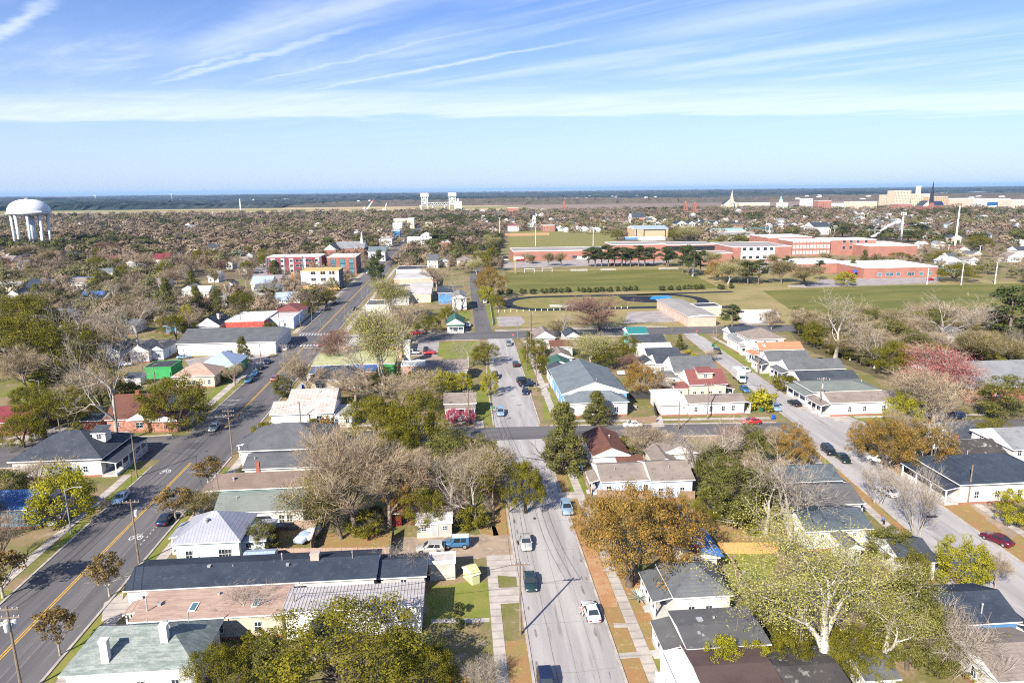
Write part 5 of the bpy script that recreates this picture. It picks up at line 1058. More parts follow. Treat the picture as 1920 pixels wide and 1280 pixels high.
# ------------------------------------------------------------------ single trees, each where its foot stands
for a in (
 ('oak', 660, 1330, 1172, 320, 'very large dense evergreen in front of the white ribbed metal workshop'),
 ('oak', 800, 1305, 1192, 110, 'evergreen crown at the east side of the very large evergreen'),
 ('holly', 505, 1290, 1190, 80, 'yellowish evergreen beside the dark blue garden shed'),
 ('oak', 425, 1310, 1205, 120, 'broad evergreen shrub tree behind the green slate roof'),
 ('shrub', 475, 1222, 1190, 60, 'low dark hedge bush between the green roof and the garden shed'),
 ('white', 470, 1195, 1112, 115, 'small bare tree against the cream wall of the tan roofed house'),
 ('white', 757, 1096, 1040, 110, 'spreading bare tree over the black roofed back wing'),
 ('brush', 905, 1290, 1240, 75, 'pale grey leafless shrub in deep shade at the lawn foot'),
 ('rustshrub', 850, 1290, 1262, 80, 'rust coloured shrub below the very large evergreen'),
 ('ball', 861, 1153, 1128, 21, 'small round bush on the lawn by the metal workshop'),
 ('ball', 862, 1178, 1157, 18, 'smaller round bush beside the cross path on the lawn'),
 ('street', 113, 1228, 1133, 66, 'bronze street tree nearest the bottom of the main street'),
 ('street', 206, 1118, 1036, 64, 'bronze street tree by the front of the black roofed house'),
 ('street', 330, 975, 915, 66, 'bronze street tree by the navy parked car'),
 ('street', 391, 908, 855, 56, 'bronze street tree by the mint house'),
 ('street', 6, 1120, 1028, 85, 'bronze street tree across the main street at the frame edge'),
 ('oakbare', 362, 968, 925, 60, 'reddish half bare tree beside the grey green roof'),
 ('holly', 498, 1035, 972, 66, 'olive evergreen behind the ribbed tin hip roof'),
 ('shrub', 380, 1058, 1040, 40, 'row end shrub along the wall of the tin roofed cottage'),
 ('shrub', 425, 1056, 1042, 50, 'shrub under the windows of the tin roofed cottage'),
 ('lime', 118, 985, 876, 120, 'large yellow green tree beside the slate porch house'),
 ('holly', 22, 955, 878, 80, 'dark evergreen above the frosted blue roof'),
 ('bare', 70, 920, 868, 95, 'dark leafless tree in front of the slate porch house'),
 ('bare', 10, 1060, 965, 70, 'leafless tree by the shaded blue house'),
 ('oak', 338, 808, 702, 128, 'big spreading evergreen oak over the brick porch wing'),
 ('oak', 84, 822, 735, 120, 'big evergreen oak beside the red roofed brick house'),
 ('oak', 130, 790, 722, 100, 'evergreen oak behind the brick garage'),
 ('oak', 45, 838, 775, 80, 'low evergreen oak at the cross street corner'),
 ('white', 219, 830, 630, 130, 'tall pale sycamore leaning over the brick house'),
 ('bare', 175, 780, 690, 90, 'brown bare tree tangled behind the tall sycamore'),
 ('oak', -75, 1015, 880, 150, 'tall evergreen beyond the frame edge shading the blue house'),
 ('oak', 36, 700, 585, 160, 'massive dark evergreen at the frame edge above the field'),
 ('oak', 112, 700, 600, 130, 'massive dark evergreen beside the shady field'),
 ('oak', 60, 640, 545, 120, 'dark evergreen rising behind the massive pair'),
 ('white', 260, 668, 555, 130, 'silvery bare tree in front of the blue shaded cottage'),
 ('white', 150, 690, 575, 130, 'silvery bare tree rooted in the dark evergreens'),
 ('bare', 50, 735, 650, 70, 'thin brown bare tree by the shady field'),
 ('oak', 190, 760, 685, 95, 'olive evergreen mound left of the barn shed'),
 ('oak', 60, 770, 720, 80, 'evergreen mound on the field edge by the street lamp'),
 ('shrub', 100, 720, 680, 90, 'olive thicket above the shady field'),
 ('shrub', 145, 700, 665, 90, 'olive thicket left of the white gabled cottage'),
 ('shrub', 30, 690, 650, 70, 'olive thicket in the corner of the shady field'),
 ('shrub', 195, 730, 695, 70, 'green thicket behind the tall sycamore'),
 ('rustshrub', 170, 700, 672, 60, 'brown thicket between the olive thickets'),
 ('shrub', 245, 745, 715, 60, 'green thicket right of the barn shed'),
 ('shrub', 420, 715, 690, 22, 'slim shrub beside the tan hip roofed house'),
 ('bare', 440, 720, 682, 36, 'small bare tree on the lawn by the parked cars'),
 ('magnolia', 457, 682, 630, 40, 'conical magnolia in front of the long white hall'),
 ('magnolia', 318, 612, 520, 48, 'tall dark evergreen column behind the blue cottage'),
 ('lime', 352, 625, 568, 36, 'yellow green evergreen beside the dark gabled house'),
 ('magnolia', 372, 600, 535, 46, 'dark evergreen behind the dark gabled house'),
 ('magnolia', 410, 596, 540, 50, 'dark evergreen right behind the dark gabled house'),
 ('oak', 452, 592, 545, 56, 'olive evergreen behind the red shopfront'),
 ('holly', 508, 628, 603, 32, 'round evergreen in front of the blue shopfront'),
 ('oak', 573, 592, 566, 26, 'olive tree at the corner of the red hip roof'),
 ('oak', 612, 572, 540, 34, 'olive street tree below the timber topped building'),
 ('pine', 710, 560, 470, 36, 'tall dark pine beside the far main street'),
 ('pine', 704, 535, 490, 30, 'second dark pine beside the far main street'),
 ('redbare', 640, 690, 620, 66, 'reddish bare street tree by the green roofed shop'),
 ('white', 575, 735, 645, 72, 'pale bare tree by the low shop and blue bin'),
 ('white', 545, 742, 650, 50, 'slender pale bare tree at the street edge by the low shop'),
 ('white', 690, 735, 625, 84, 'pale bare tree leaning over the blue roofed shop'),
 ('budsmall', 720, 740, 575, 92, 'tall budding tree with pale stem beside the pink block building'),
 ('bare', 758, 650, 570, 76, 'bare brown tree behind the white outbuilding'),
 ('oak', 800, 625, 582, 52, 'evergreen thicket beside the red pickup'),
 ('oak', 838, 606, 572, 38, 'evergreen to the side of the bungalow'),
 ('holly', 530, 745, 705, 40, 'ragged evergreen at the street end of the tin roofs'),
 ('bare', 665, 760, 700, 90, 'bare tree behind the rusty tin roof'),
 ('bare', 745, 775, 700, 110, 'brown bare tree at the head of the wooded yard'),
 ('holly', 720, 735, 690, 66, 'evergreen between the shops and the wooded yard'),
 ('oak', 790, 738, 690, 56, 'evergreen below the long brown grey roof'),
 ('lime', 828, 742, 694, 56, 'yellow green tree before the long brown grey roof'),
 ('lime', 868, 735, 695, 46, 'bushy green tree at the corner of the long brown grey roof'),
 ('lime', 917, 742, 695, 34, 'yellow green bush tree on the middle street verge'),
 ('white', 878, 690, 636, 56, 'pale bare tree on the corner lawn'),
 ('oak', 908, 685, 640, 52, 'evergreen leaning out over the middle street'),
 ('azalea', 849, 793, 764, 30, 'pink azalea left of the red front door'),
 ('azalea', 880, 793, 764, 28, 'pink azalea right of the red front door'),
 ('shrub', 500, 812, 793, 50, 'evergreen hedge clump below the rusty tin roofed house'),
 ('shrub', 585, 806, 785, 34, 'yellow green shrub by the end wall of the rusty house'),
 ('rustshrub', 615, 806, 775, 26, 'orange shrub by the end wall of the rusty house'),
 ('bare', 665, 1000, 812, 150, 'very large brown bare tree spreading over the slate roof'),
 ('bare', 730, 990, 815, 120, 'second very large brown bare tree in the wooded yard'),
 ('bare', 620, 930, 800, 100, 'brown bare tree behind the low grey roof'),
 ('oakbare', 640, 1010, 890, 120, 'bushy half bare tree above the wooden fence'),
 ('oak', 715, 845, 735, 120, 'big evergreen oak in the middle of the wooded yard'),
 ('oak', 780, 850, 728, 120, 'twin of the big evergreen oak nearest the azaleas'),
 ('oak', 745, 870, 790, 100, 'evergreen oak below the big pair'),
 ('holly', 855, 885, 805, 120, 'dark evergreen against the cross street'),
 ('holly', 905, 880, 820, 60, 'small dark evergreen at the street corner'),
 ('rust', 760, 975, 858, 92, 'olive and amber tree with white stem'),
 ('oak', 800, 990, 905, 90, 'evergreen behind the weathered shed'),
 ('white', 845, 985, 850, 100, 'white limbed bare tree with arching trunks'),
 ('white', 890, 988, 855, 90, 'white limbed bare tree nearest the street pole'),
 ('oakbare', 925, 965, 845, 100, 'grey olive half bare tree behind the street pole'),
 ('white', 950, 940, 830, 80, 'pale bare tree shading the street corner'),
 ('oak', 985, 962, 858, 90, 'evergreen overhanging the middle street'),
 ('shrub', 880, 990, 945, 70, 'evergreen shrub beside the gravel yard'),
 ('shrub', 690, 1000, 960, 70, 'shrub in the wooded yard above the litter'),
 ('shrub', 840, 900, 860, 60, 'undergrowth shrub below the dark evergreen'),
 ('magnolia', 1056, 888, 752, 104, 'tall bushy magnolia on the corner of the middle street'),
 ('magnolia', 1118, 795, 732, 70, 'small magnolia in front of the blue duplex'),
 ('shrub', 1052, 790, 760, 36, 'rusty green shrub at the duplex corner'),
 ('rust', 1180, 1098, 908, 205, 'huge rust orange oak beside the middle street'),
 ('rust', 1250, 1060, 915, 130, 'eastern crown of rust orange oak over the blue tarpaulin roof'),
 ('rust', 1118, 1020, 930, 90, 'street side crown of rust orange oak by the light blue car'),
 ('bare', 1208, 862, 795, 76, 'bare tree behind the red brown gable roof'),
 ('shrub', 1175, 850, 815, 34, 'yellow shrub by the red brown gable wall'),
 ('white', 1332, 905, 785, 140, 'big white limbed bare tree over the stepped pale house'),
 ('white', 1300, 890, 800, 90, 'pale bare tree left of the big white limbed one'),
 ('holly', 1378, 990, 862, 110, 'dense dark evergreen behind the orange fence'),
 ('holly', 1410, 900, 795, 56, 'dark evergreen column by the cross street'),
 ('oak', 1335, 975, 905, 80, 'evergreen bush beside the stepped pale house'),
 ('holly', 1425, 980, 880, 70, 'evergreen mass below the white limbed tree'),
 ('rust', 1490, 872, 796, 84, 'rust and olive tree by the third street intersection'),
 ('bare', 1462, 860, 800, 60, 'bare tree behind the rust and olive tree'),
 ('white', 1482, 1010, 835, 150, 'pale bare tree over the blue grey and taupe roofs'),
 ('white', 1435, 1000, 860, 110, 'pale twisted bare tree by the orange fence'),
 ('redbare', 1395, 850, 805, 70, 'reddish bare tree along the cross street'),
 ('bud', 1545, 1275, 958, 290, 'giant budding tree with a thick pale trunk', None, 0, 2.2),
 ('bud', 1652, 1252, 1060, 170, 'slimmer budding tree beside the giant budding tree', None, 1),
 ('holly', 1700, 1255, 1065, 120, 'dark evergreen holly right of the giant budding tree'),
 ('oak', 1590, 1275, 1170, 110, 'evergreen thicket under the slimmer budding tree'),
 ('oak', 1475, 1270, 1175, 90, 'evergreen thicket left of the giant pale trunk'),
 ('lime', 1350, 1270, 1190, 86, 'yellow green bush tree against the grey flat roofed house'),
 ('lime', 1410, 1268, 1202, 66, 'second yellow green bush tree against the grey flat roofed house'),
 ('holly', 1660, 1060, 985, 76, 'olive evergreen in front of the white slate blue house'),
 ('oak', 1715, 1110, 1035, 60, 'small evergreen below the slate roofed white house'),
 ('brush', 1785, 1262, 1150, 150, 'collapsed tangle of pale bare branches'),
 ('shrub', 1880, 1250, 1195, 110, 'green hedge below the bright blue house'),
 ('shrub', 1830, 1270, 1215, 80, 'green shrub beside the pale tangle of branches'),
 ('lime', 1806, 1108, 1015, 96, 'bright yellow green tree on the third street verge'),
 ('bare', 1866, 1104, 1040, 46, 'small grey bare tree by the third street kerb'),
 ('lime', 1908, 985, 918, 78, 'round lime coloured tree at the frame edge'),
 ('myrtle', 1645, 945, 872, 66, 'multi stemmed bare myrtle on the third street verge'),
 ('myrtle', 1718, 1000, 880, 86, 'pale multi stemmed myrtle beside the porch house walk'),
 ('rust', 1660, 880, 785, 110, 'rusty oak behind the white parked suv'),
 ('rust', 1735, 888, 788, 120, 'rusty oak in front of the mossy dark roof'),
 ('rust', 1625, 845, 785, 70, 'rusty oak nearest the intersection'),
 ('white', 1742, 880, 760, 100, 'white stemmed bare tree among the rusty oaks'),
 ('lime', 1692, 800, 740, 68, 'yellow green evergreen by the corner house'),
 ('bare', 1745, 805, 690, 130, 'grey bare tree between the corner house and the pink tree'),
 ('pink', 1785, 765, 655, 130, 'pink blossoming tree before the large grey roof'),
 ('holly', 1872, 782, 705, 96, 'round evergreen beside the pink tree'),
 ('oak', 1862, 832, 785, 76, 'olive evergreen on the cross street verge'),
 ('bare', 1700, 850, 770, 60, 'grey bare tree behind the rusty oaks'),
 ('white', 1565, 675, 548, 100, 'broken topped pale bare tree at the wood edge'),
 ('white', 1758, 660, 545, 132, 'wide crooked pale bare tree above the sports field'),
 ('white', 1640, 690, 600, 90, 'pale bare tree deep in the right hand woods'),
 ('pine', 1885, 660, 540, 100, 'broad dark pine at the frame edge above the woods'),
 ('pine', 1372, 620, 572, 44, 'bushy pine beside the brick school annex'),
 ('redbare', 1127, 622, 558, 108, 'wide rusty bare tree by the empty school lot'),
 ('magnolia', 1274, 656, 626, 22, 'small cone shaped evergreen on the third street corner'),
 ('yball', 1290, 668, 656, 16, 'clipped round bush below the cone shaped evergreen'),
 ('yball', 1302, 674, 662, 16, 'clipped round bush nearest the third street kerb'),
 ('bare', 1327, 676, 655, 30, 'small bare shrub tree at the third street kerb'),
 ('oak', 1008, 690, 632, 54, 'evergreen over the middle street walk'),
 ('holly', 993, 650, 620, 14, 'slim evergreen column by the street light'),
 ('oak', 1018, 702, 668, 34, 'olive tree by the slate gable porch'),
 ('budsmall', 1105, 690, 632, 90, 'budding tree behind the small house row'),
 ('oak', 1148, 692, 640, 80, 'evergreen behind the small house row'),
 ('oak', 1175, 670, 625, 40, 'evergreen beside the turquoise house'),
 ('rust', 1200, 742, 672, 74, 'tan and rusty tree in the duplex back yards'),
 ('bare', 1225, 745, 700, 60, 'bare thicket by the white flat wing'),
 ('redbare', 1185, 700, 665, 40, 'reddish bare tree behind the white row houses'),
 ('yball', 1427, 770, 730, 52, 'big clipped round bush by the long white house'),
 ('shrub', 1470, 732, 702, 50, 'olive bush before the slate roofed porch house'),
 ('oakbare', 1055, 632, 600, 40, 'half bare tree behind the grey gabled house'),
 ('white', 1052, 640, 585, 40, 'slender pale tree by the dark gabled house'),
 ('rust', 916, 562, 498, 62, 'round russet oak beside the running track'),
 ('lime', 912, 568, 535, 32, 'yellow green tree under the russet oak'),
 ('oak', 935, 580, 552, 30, 'dark bush tree at the track end'),
 ('white', 856, 585, 522, 44, 'pale bare tree before the two storey house'),
 ('bare', 818, 545, 495, 50, 'bare tree on the vacant lot'),
 ('budsmall', 735, 600, 520, 60, 'pale budding tree beside the low workshops'),
 ('oak', 908, 500, 470, 40, 'olive tree at the head of the side street'),
 ('holly', 872, 505, 488, 28, 'round evergreen beside the vacant lot'),
 ('oakbare', 1400, 528, 485, 66, 'broad half bare tree by the school fence'),
 ('rust', 1345, 525, 487, 50, 'brown leafed tree by the school fence'),
 ('budsmall', 1365, 533, 492, 46, 'budding tree by the school fence'),
 ('pine', 1402, 533, 490, 40, 'dark pine by the school fence'),
 ('pine', 1422, 533, 486, 34, 'tall open pine by the school fence'),
 ('oakbare', 1465, 532, 490, 46, 'grey green tree by the sports field gate'),
 ('oakbare', 1510, 535, 497, 60, 'wide bare tree by the sports field gate'),
 ('pine', 1535, 525, 488, 26, 'pine against the low brick school'),
 ('magnolia', 1598, 512, 485, 26, 'conical evergreen against the low brick school'),
 ('magnolia', 1620, 495, 468, 22, 'tall evergreen before the school gym'),
 ('lime', 1582, 535, 508, 42, 'round willow green tree by the playground'),
 ('oak', 1790, 528, 490, 74, 'broad evergreen at the end of the sports field'),
 ('oak', 1690, 490, 472, 40, 'evergreen behind the low brick school'),
 ('oak', 1730, 490, 474, 44, 'olive evergreen behind the white school roof'),
 ('oak', 1780, 492, 468, 50, 'evergreen behind the sports field lights'),
 ('oak', 1840, 470, 440, 50, 'dark evergreen among the far right houses'),
 ('oak', 1157, 450, 430, 26, 'round dark evergreen beside the tan gym'),
 ('oak', 1265, 452, 428, 30, 'olive evergreen right of the tan gym'),
 ('budsmall', 1300, 455, 425, 50, 'pale budding tree below the white row of houses'),
 ('oak', 1375, 458, 438, 56, 'evergreen above the dark windowed school wing'),
): tree(*a)
# pines along the school drive, clipped bushes along the field
for x in (1104, 1116, 1128, 1141, 1152, 1166, 1182, 1197, 1209, 1250): tree('pine', x, 500, 460 + (x % 7), 36, 'pine in the row along the school drive', 'pines along the school drive')
for x, yb, yt in ((1253, 500, 467), (1290, 515, 460), (1312, 516, 470), (1280, 512, 462), (1300, 520, 470)): tree('pine', x, yb, yt, 34, 'pine in the clump at the field corner', 'pines at the field corner')
for x, y in ((1027, 498), (1053, 499)): tree('oakbare', x, y, 474, 22, 'small tree in front of the low red brick school wing', 'small trees before the red brick wing')
for x, y, w in ((939, 551, 14), (955, 551, 14), (980, 551, 15), (1000, 551, 17), (1020, 550, 16), (1037, 549, 17), (1052, 549, 10), (1064, 548, 15), (1085, 547, 6), (1095, 548, 12), (1106, 548, 12), (1118, 548, 12), (1130, 547, 13), (1143, 547, 14), (1158, 546, 10),
                (1171, 546, 11), (1182, 545, 11), (1192, 545, 9), (1241, 545, 14), (1257, 544, 12), (1272, 544, 11), (1283, 543, 9), (1293, 543, 10), (1305, 543, 11), (1316, 542, 12), (1353, 542, 16), (1372, 541, 11)):
    tree('ball', x, y, y - 10, w, 'clipped dark bush in the row between field and track', 'clipped bushes between the field and the track')
# undergrowth and more trees in the unbuilt corners
def inside(p, poly):
    c = False
    for i in range(len(poly)):
        (x1, y1), (x2, y2) = poly[i], poly[i - 1]
        if (y1 > p[1]) != (y2 > p[1]) and p[0] < (x2 - x1) * (p[1] - y1) / (y2 - y1) + x1: c = not c
    return c
def onhouse(x, y, m=1.0): return any(a - m < x < b + m and c - m < y < d + m for a, b, c, d, e in FOOT)
def fill(poly_px, n, kinds, hr, label, group, seed, avoid=1.0, wr=(.7, 1.1)):
    R = random.Random(seed); P = [tuple(G(x, y).xy) for x, y in poly_px]; xs = [p[0] for p in P]; ys = [p[1] for p in P]; k = 0; tr = 0
    while k < n and tr < n * 60:
        tr += 1; x, y = R.uniform(min(xs), max(xs)), R.uniform(min(ys), max(ys))
        if not inside((x, y), P) or onhouse(x, y, avoid): continue
        kd = R.choice(kinds); h = R.uniform(*hr) * (1 if kd not in ('shrub', 'rustshrub', 'brush', 'ball') else .4); plant(kd, x, y, h, h * R.uniform(*wr) * (1.5 if kd in ('shrub', 'rustshrub') else 1), label[kd] if isinstance(label, dict) else label, group); k += 1
def lab(where): return {k: f'{NAMES[k].replace("_", " ")} {where}' for k in PROTO}
fill([(1485, 625), (1680, 620), (1920, 618), (1920, 700), (1800, 690), (1700, 725), (1620, 690), (1540, 660)], 105, ['bare', 'white', 'oak', 'shrub', 'holly', 'bare', 'oakbare', 'shrub'], (7, 12), lab('in the thick right hand woods'), 'trees of the right hand woods', 1)
fill([(640, 840), (900, 850), (960, 960), (880, 985), (640, 1000)], 16, ['shrub', 'brush', 'bare', 'shrub', 'rustshrub'], (5, 8), lab('in the wooded yard between the streets'), 'undergrowth of the wooded yard', 2)
fill([(1300, 880), (1470, 840), (1490, 1000), (1430, 1010), (1300, 960)], 14, ['shrub', 'bare', 'holly', 'brush'], (5, 9), lab('in the overgrown block by the third street'), 'undergrowth by the third street', 3)
fill([(1430, 1180), (1760, 1130), (1760, 1280), (1430, 1290)], 14, ['shrub', 'holly', 'shrub', 'oakbare'], (4, 7), lab('under the giant budding tree'), 'undergrowth below the giant budding tree', 4)
fill([(0, 600), (320, 580), (330, 620), (150, 700), (0, 700)], 26, ['oak', 'bare', 'bare', 'white', 'shrub', 'oakbare'], (8, 12), lab('in the shady blocks left of the hall'), 'trees of the shady left blocks', 5, 2)
fill([(1500, 622), (1700, 620), (1720, 680), (1640, 690), (1560, 668)], 60, ['bare', 'white', 'oak', 'shrub', 'holly', 'shrub', 'oakbare'], (7, 11), lab('at the wood edge behind the porch row'), 'trees at the wood edge behind the porch row', 11)
fill([(0, 478), (490, 470), (560, 548), (470, 600), (330, 640), (0, 640)], 95, ['white', 'bare', 'oak', 'oakbare', 'magnolia', 'redbare', 'oak'], (9, 14), lab('in the blocks west of the shopfronts'), 'trees west of the shopfronts', 12, 2)
fill([(540, 730), (740, 590), (760, 640), (700, 740), (640, 790)], 10, ['white', 'bare', 'shrub'], (8, 12), lab('behind the low shops'), 'trees behind the low shops', 13)
fill([(1430, 610), (1500, 600), (1560, 640), (1480, 640)], 8, ['shrub', 'holly', 'bare'], (5, 8), lab('behind the two storey hip roof'), 'trees behind the hip roofed house', 6)
fill([(880, 480), (930, 440), (940, 470), (925, 520), (890, 530)], 8, ['oak', 'budsmall', 'bare'], (9, 12), lab('at the head of the side street'), 'trees at the side street head', 7)
# ------------------------------------------------------------------ larger buildings and landmarks further out
def hsolve(u, v, ytop):
    lo, hi = .5, 130.0
    for _ in range(40):
        m_ = (lo + hi) / 2
        if PX((u, v, m_))[1] > ytop: lo = m_
        else: hi = m_
    return lo
def far(label, xl, xr, yb, yt, d, wall, roof, kind='f', name='building', cat='building', **kw):
    a, b = G(xl, yb), G(xr, yb); v = (a.y + b.y) / 2
    kk = FPX / depth_of((a.x, v, 0)); 
    u1 = a.x + (xr - xl) / kk
    h = hsolve(a.x, v, yt)
    kw.setdefault('near', 0); kw.setdefault('left', 0); kw.setdefault('right', 0)
    return house(label, (a.x, v), (u1, v), h, kind, wall, roof, d=d, px=False, base=False, fine=False, oh=kw.pop('oh', .5), name=name, cat=cat, **kw), a.x, u1, v, h
def panels(T, w, d, xs, z0, z1, mat, name='panel', side='n', pw=2.0, out=.1):
    for x in xs:
        mb = MB(); fr = Fr((-w / 2, -d / 2, 0), (1, 0, 0), (0, -1, 0)) if side == 'n' else Fr((w / 2, -d / 2, 0), (0, 1, 0), (1, 0, 0))
        L = w if side == 'n' else d
        slabon(mb, fr, x * L - pw / 2, x * L + pw / 2, z0, z1, .0, out); mb.build(name, mat, T)
ALUW = M('white_panel_cladding', (.74, .73, .71), (.68, .67, .65), .1, .6)
DKG = M('dark_grey_wall', (.14, .14, .16), (.12, .12, .14), .1)
TEALP = M('teal_panel_cladding', (.03, .12, .16), (.03, .10, .14), .1)
T, u0, u1, v, h = far('three storey apartment block of maroon and white panels', 504, 604, 513, 483, 18, 'maroon', 'schoolroof', near=[.06, .17, .28, .45, .56, .63, .74, .80, .91], storeys=3, h3=3.5, ww=2.2, wh=1.7, zs=1.2)
w = u1 - u0; panels(T, w, 18, (.115, .30, .45, .68, .93), .3, h - .8, ALUW, pw=w * .075, out=.02)
for x in (.0, .33, .66, 1.0): panels(T, w, 18, (x,), 0, h + .5, DKG, 'pier', pw=1.0, out=.25)
T, u0, u1, v, h = far('brick apartment block with three teal window bays', 616, 669, 514, 483, 24, 'brick', 'schoolroof', storeys=3, near=[.2, .52, .84], h3=3.5, ww=2.4, wh=1.9, zs=1.2, gmat=GLASSB)
panels(T, u1 - u0, 24, (.2, .52, .84), .3, h - .9, TEALP, pw=3.6, out=.02)
panels(T, u1 - u0, 24, (.25, .75), 0, h - .2, DKG, 'panel', 'r', pw=8, out=.05)
T, u0, u1, v, h = far('unfinished white building with a bare timber roof deck', 567, 637, 543, 509, 16, 'white', 'wood', near=[.3, .36, .55, .62, .78, .86], storeys=3, h3=3.7, ww=1.3, wh=1.6, zs=1.6, trim=M('timber_edge', (.6, .4, .18)))
panels(T, u1 - u0, 16, (.5,), .05, 2.6, M('bare_sheathing', (.58, .36, .15), (.5, .31, .13), .3), 'base_panel', pw=(u1 - u0) * .98, out=.06)
panels(T, u1 - u0, 16, (.5,), .05, h - .1, DKG, 'side_panel', 'r', pw=15.6, out=.05)
far('long brick church hall under a pale grey roof', 630, 684, 480, 466, 22, 'brick', 'lightgrey', 'gu', s=.5, near=7, name='church', cat='church', ww=1.2, wh=3, zs=1.5)
far('brick church gable with a black shaded roof slope', 608, 632, 484, 468, 26, 'brick', 'midgrey', 'gv', s=.8, near=2, name='church', cat='church', wh=3, zs=1.5)
def steeple(label, x, yb, yt, wpx, wall, cap, fr=.45, name='steeple', cat='steeple'):
    p = G(x, yb); k = depth_of(p) / FPX; h = hsolve(p.x, p.y, yt); w = wpx * k
    T = empty(name, (p.x, p.y, 0), 0, label, cat)
    m = MB(); m.box(-w / 2, w / 2, -w / 2, w / 2, 0, h * fr); m.build('tower', wall, T)
    m = MB(); m.box(-w * .4, w * .4, -w * .4, w * .4, h * fr, h * (fr + .12)); m.build('belfry', wall, T)
    m = MB(); z = h * (fr + .12); q = [(w * .46 * math.cos(t), w * .46 * math.sin(t)) for t in [math.pi / 8 + i * math.pi / 4 for i in range(8)]]
    m.prism(q, z, z + .4)
    for i in range(8):
        a, b = q[i], q[(i + 1) % 8]; m.poly([(a[0], a[1], z + .4), (b[0], b[1], z + .4), (0, 0, h)])
    m.build('spire', cap, T)
    for s in (-1, 1):
        g = MB(); g.box(s * w * .25 - .5, s * w * .25 + .5, -w / 2 - .08, -w / 2, h * fr * .6, h * fr * .85); g.build('window', GLASS, T)
    return T
WHITEW = W['white']; SLT = RF['slate']; IVORY = M('ivory_stone', (.50, .46, .36), (.44, .40, .32), .1); RSTONE = M('red_terracotta_brick', (.30, .13, .09), (.25, .11, .08), .1)
steeple('slender white church steeple beside the brick church hall', 680, 478, 433, 7, WHITEW, WHITEW, .42)
far('grey hall with a low roof behind the dark pines', 690, 724, 490, 472, 22, 'grey', 'bluegrey', 'gu', s=.3, near=4)
far('white three storey building with a pyramid roof by the far street', 789, 811, 462, 442, 16, 'white', 'whiteflat', 'h', s=.5, near=3, right=2, storeys=3, h3=4)
far('white two storey wing beside the pyramid roofed building', 764, 789, 462, 446, 14, 'white', 'whiteflat', 'f', near=4, storeys=2, h3=4.4)
T, u0, u1, v, h = far('white and sky blue three storey block along the far street', 737, 755, 436, 419, 22, 'white', 'paleflat', 'f', near=3, storeys=3, h3=4)
panels(T, u1 - u0, 22, (.5,), 0, h - .2, M('sky_blue_paint', (.2, .48, .8)), 'side_panel', 'r', pw=21, out=.06)
far('cream block behind the sky blue block', 738, 764, 424, 411, 20, 'cream', 'paleflat', 'f', near=4, storeys=2)
far('pale and brick block behind the sky blue block', 764, 777, 428, 410, 20, 'cream', 'paleflat', 'f', near=2, storeys=2)
far('small shop with a vivid blue flat front', 733, 750, 445, 433, 14, M('vivid_blue_paint', (.04, .26, .62)), 'bluemetal', 'f', name='shop', cat='shop')
far('white gabled house at the edge of the brown tree belt', 707, 721, 441, 433, 18, 'white', 'whiteflat', 'gv', s=.6, near=2)
far('brown shop with a flat roof on the far street', 710, 734, 452, 445, 18, 'brick', 'greyflat', 'f', name='shop', cat='shop', near=3)
far('white shop with a dark flat roof on the far street', 711, 735, 463, 449, 18, 'white', 'darkflat', 'f', name='shop', cat='shop', near=4)
far('orange brick block behind bare trees right of the far street', 819, 846, 467, 454, 22, 'schoolbrick', 'paleflat', 'f', near=2)
far('pale roofed shop beyond the far street on its right', 798, 820, 427, 418, 20, 'cream', 'paleflat', 'f', name='shop', cat='shop')
# school
def win_strip(T, w, d, z0, z1, x0=.0, x1=1.0, side='n'):
    panels(T, w, d, ((x0 + x1) / 2,), z0, z1, GLASS, 'window_band', side, pw=w * (x1 - x0) if side == 'n' else d * (x1 - x0), out=.06)
T, u0, u1, v, h = far('long low red brick school wing with white panels', 961, 1148, 487, 472, 34, 'schoolbrick', 'tangrey', near=[.62, .72, .80], ww=4, wh=2, zs=1.2, name='school', cat='school')
panels(T, u1 - u0, 34, (.055,), .1, 3.2, ALUW, 'wall_panel', pw=(u1 - u0) * .10, out=.12); panels(T, u1 - u0, 34, (.70,), .1, 2.2, ALUW, 'wall_panel', pw=(u1 - u0) * .12, out=.03)
T, u0, u1, v, h = far('two step red brick school wing with a flat roof', 1146, 1247, 489, 460, 30, 'schoolbrick', 'tangrey', near=[.3, .68], ww=5, wh=2.5, zs=6, name='school', cat='school')
T, u0, u1, v, h = far('school wing with a long dark window band', 1245, 1340, 484, 460, 30, 'schoolbrick', 'tangrey', name='school', cat='school')
win_strip(T, u1 - u0, 30, h - 4.5, h - .8)
T, u0, u1, v, h = far('low red brick school wing with a green glass entrance', 1313, 1372, 494, 476, 22, 'schoolbrick', 'tangrey', name='school', cat='school')
panels(T, u1 - u0, 22, (.28,), h - 4.2, h - 1.6, GLASSB, 'window_band', pw=(u1 - u0) * .42, out=.06)
T, u0, u1, v, h = far('two storey brick school hall with a white windowed front', 1369, 1482, 491, 464, 48, 'schoolbrick', 'tangrey', near=[.20, .31, .43, .55, .66], storeys=2, h3=6.2, ww=2.8, wh=2.2, zs=2.6, name='school', cat='school')
panels(T, u1 - u0, 48, (.43,), 1.8, h - .5, ALUW, 'wall_panel', pw=(u1 - u0) * .58, out=.02)
T, u0, u1, v, h = far('three storey red brick school with white window bays', 1481, 1555, 480, 453, 26, 'schoolbrick', 'schoolroof', near=[.05, .14, .23, .32, .41, .50, .59, .68, .77, .86, .95], storeys=3, h3=4.8, ww=2.0, wh=2.9, zs=1.5, gmat=M('pale_blind', (.5, .48, .45)), name='school', cat='school')
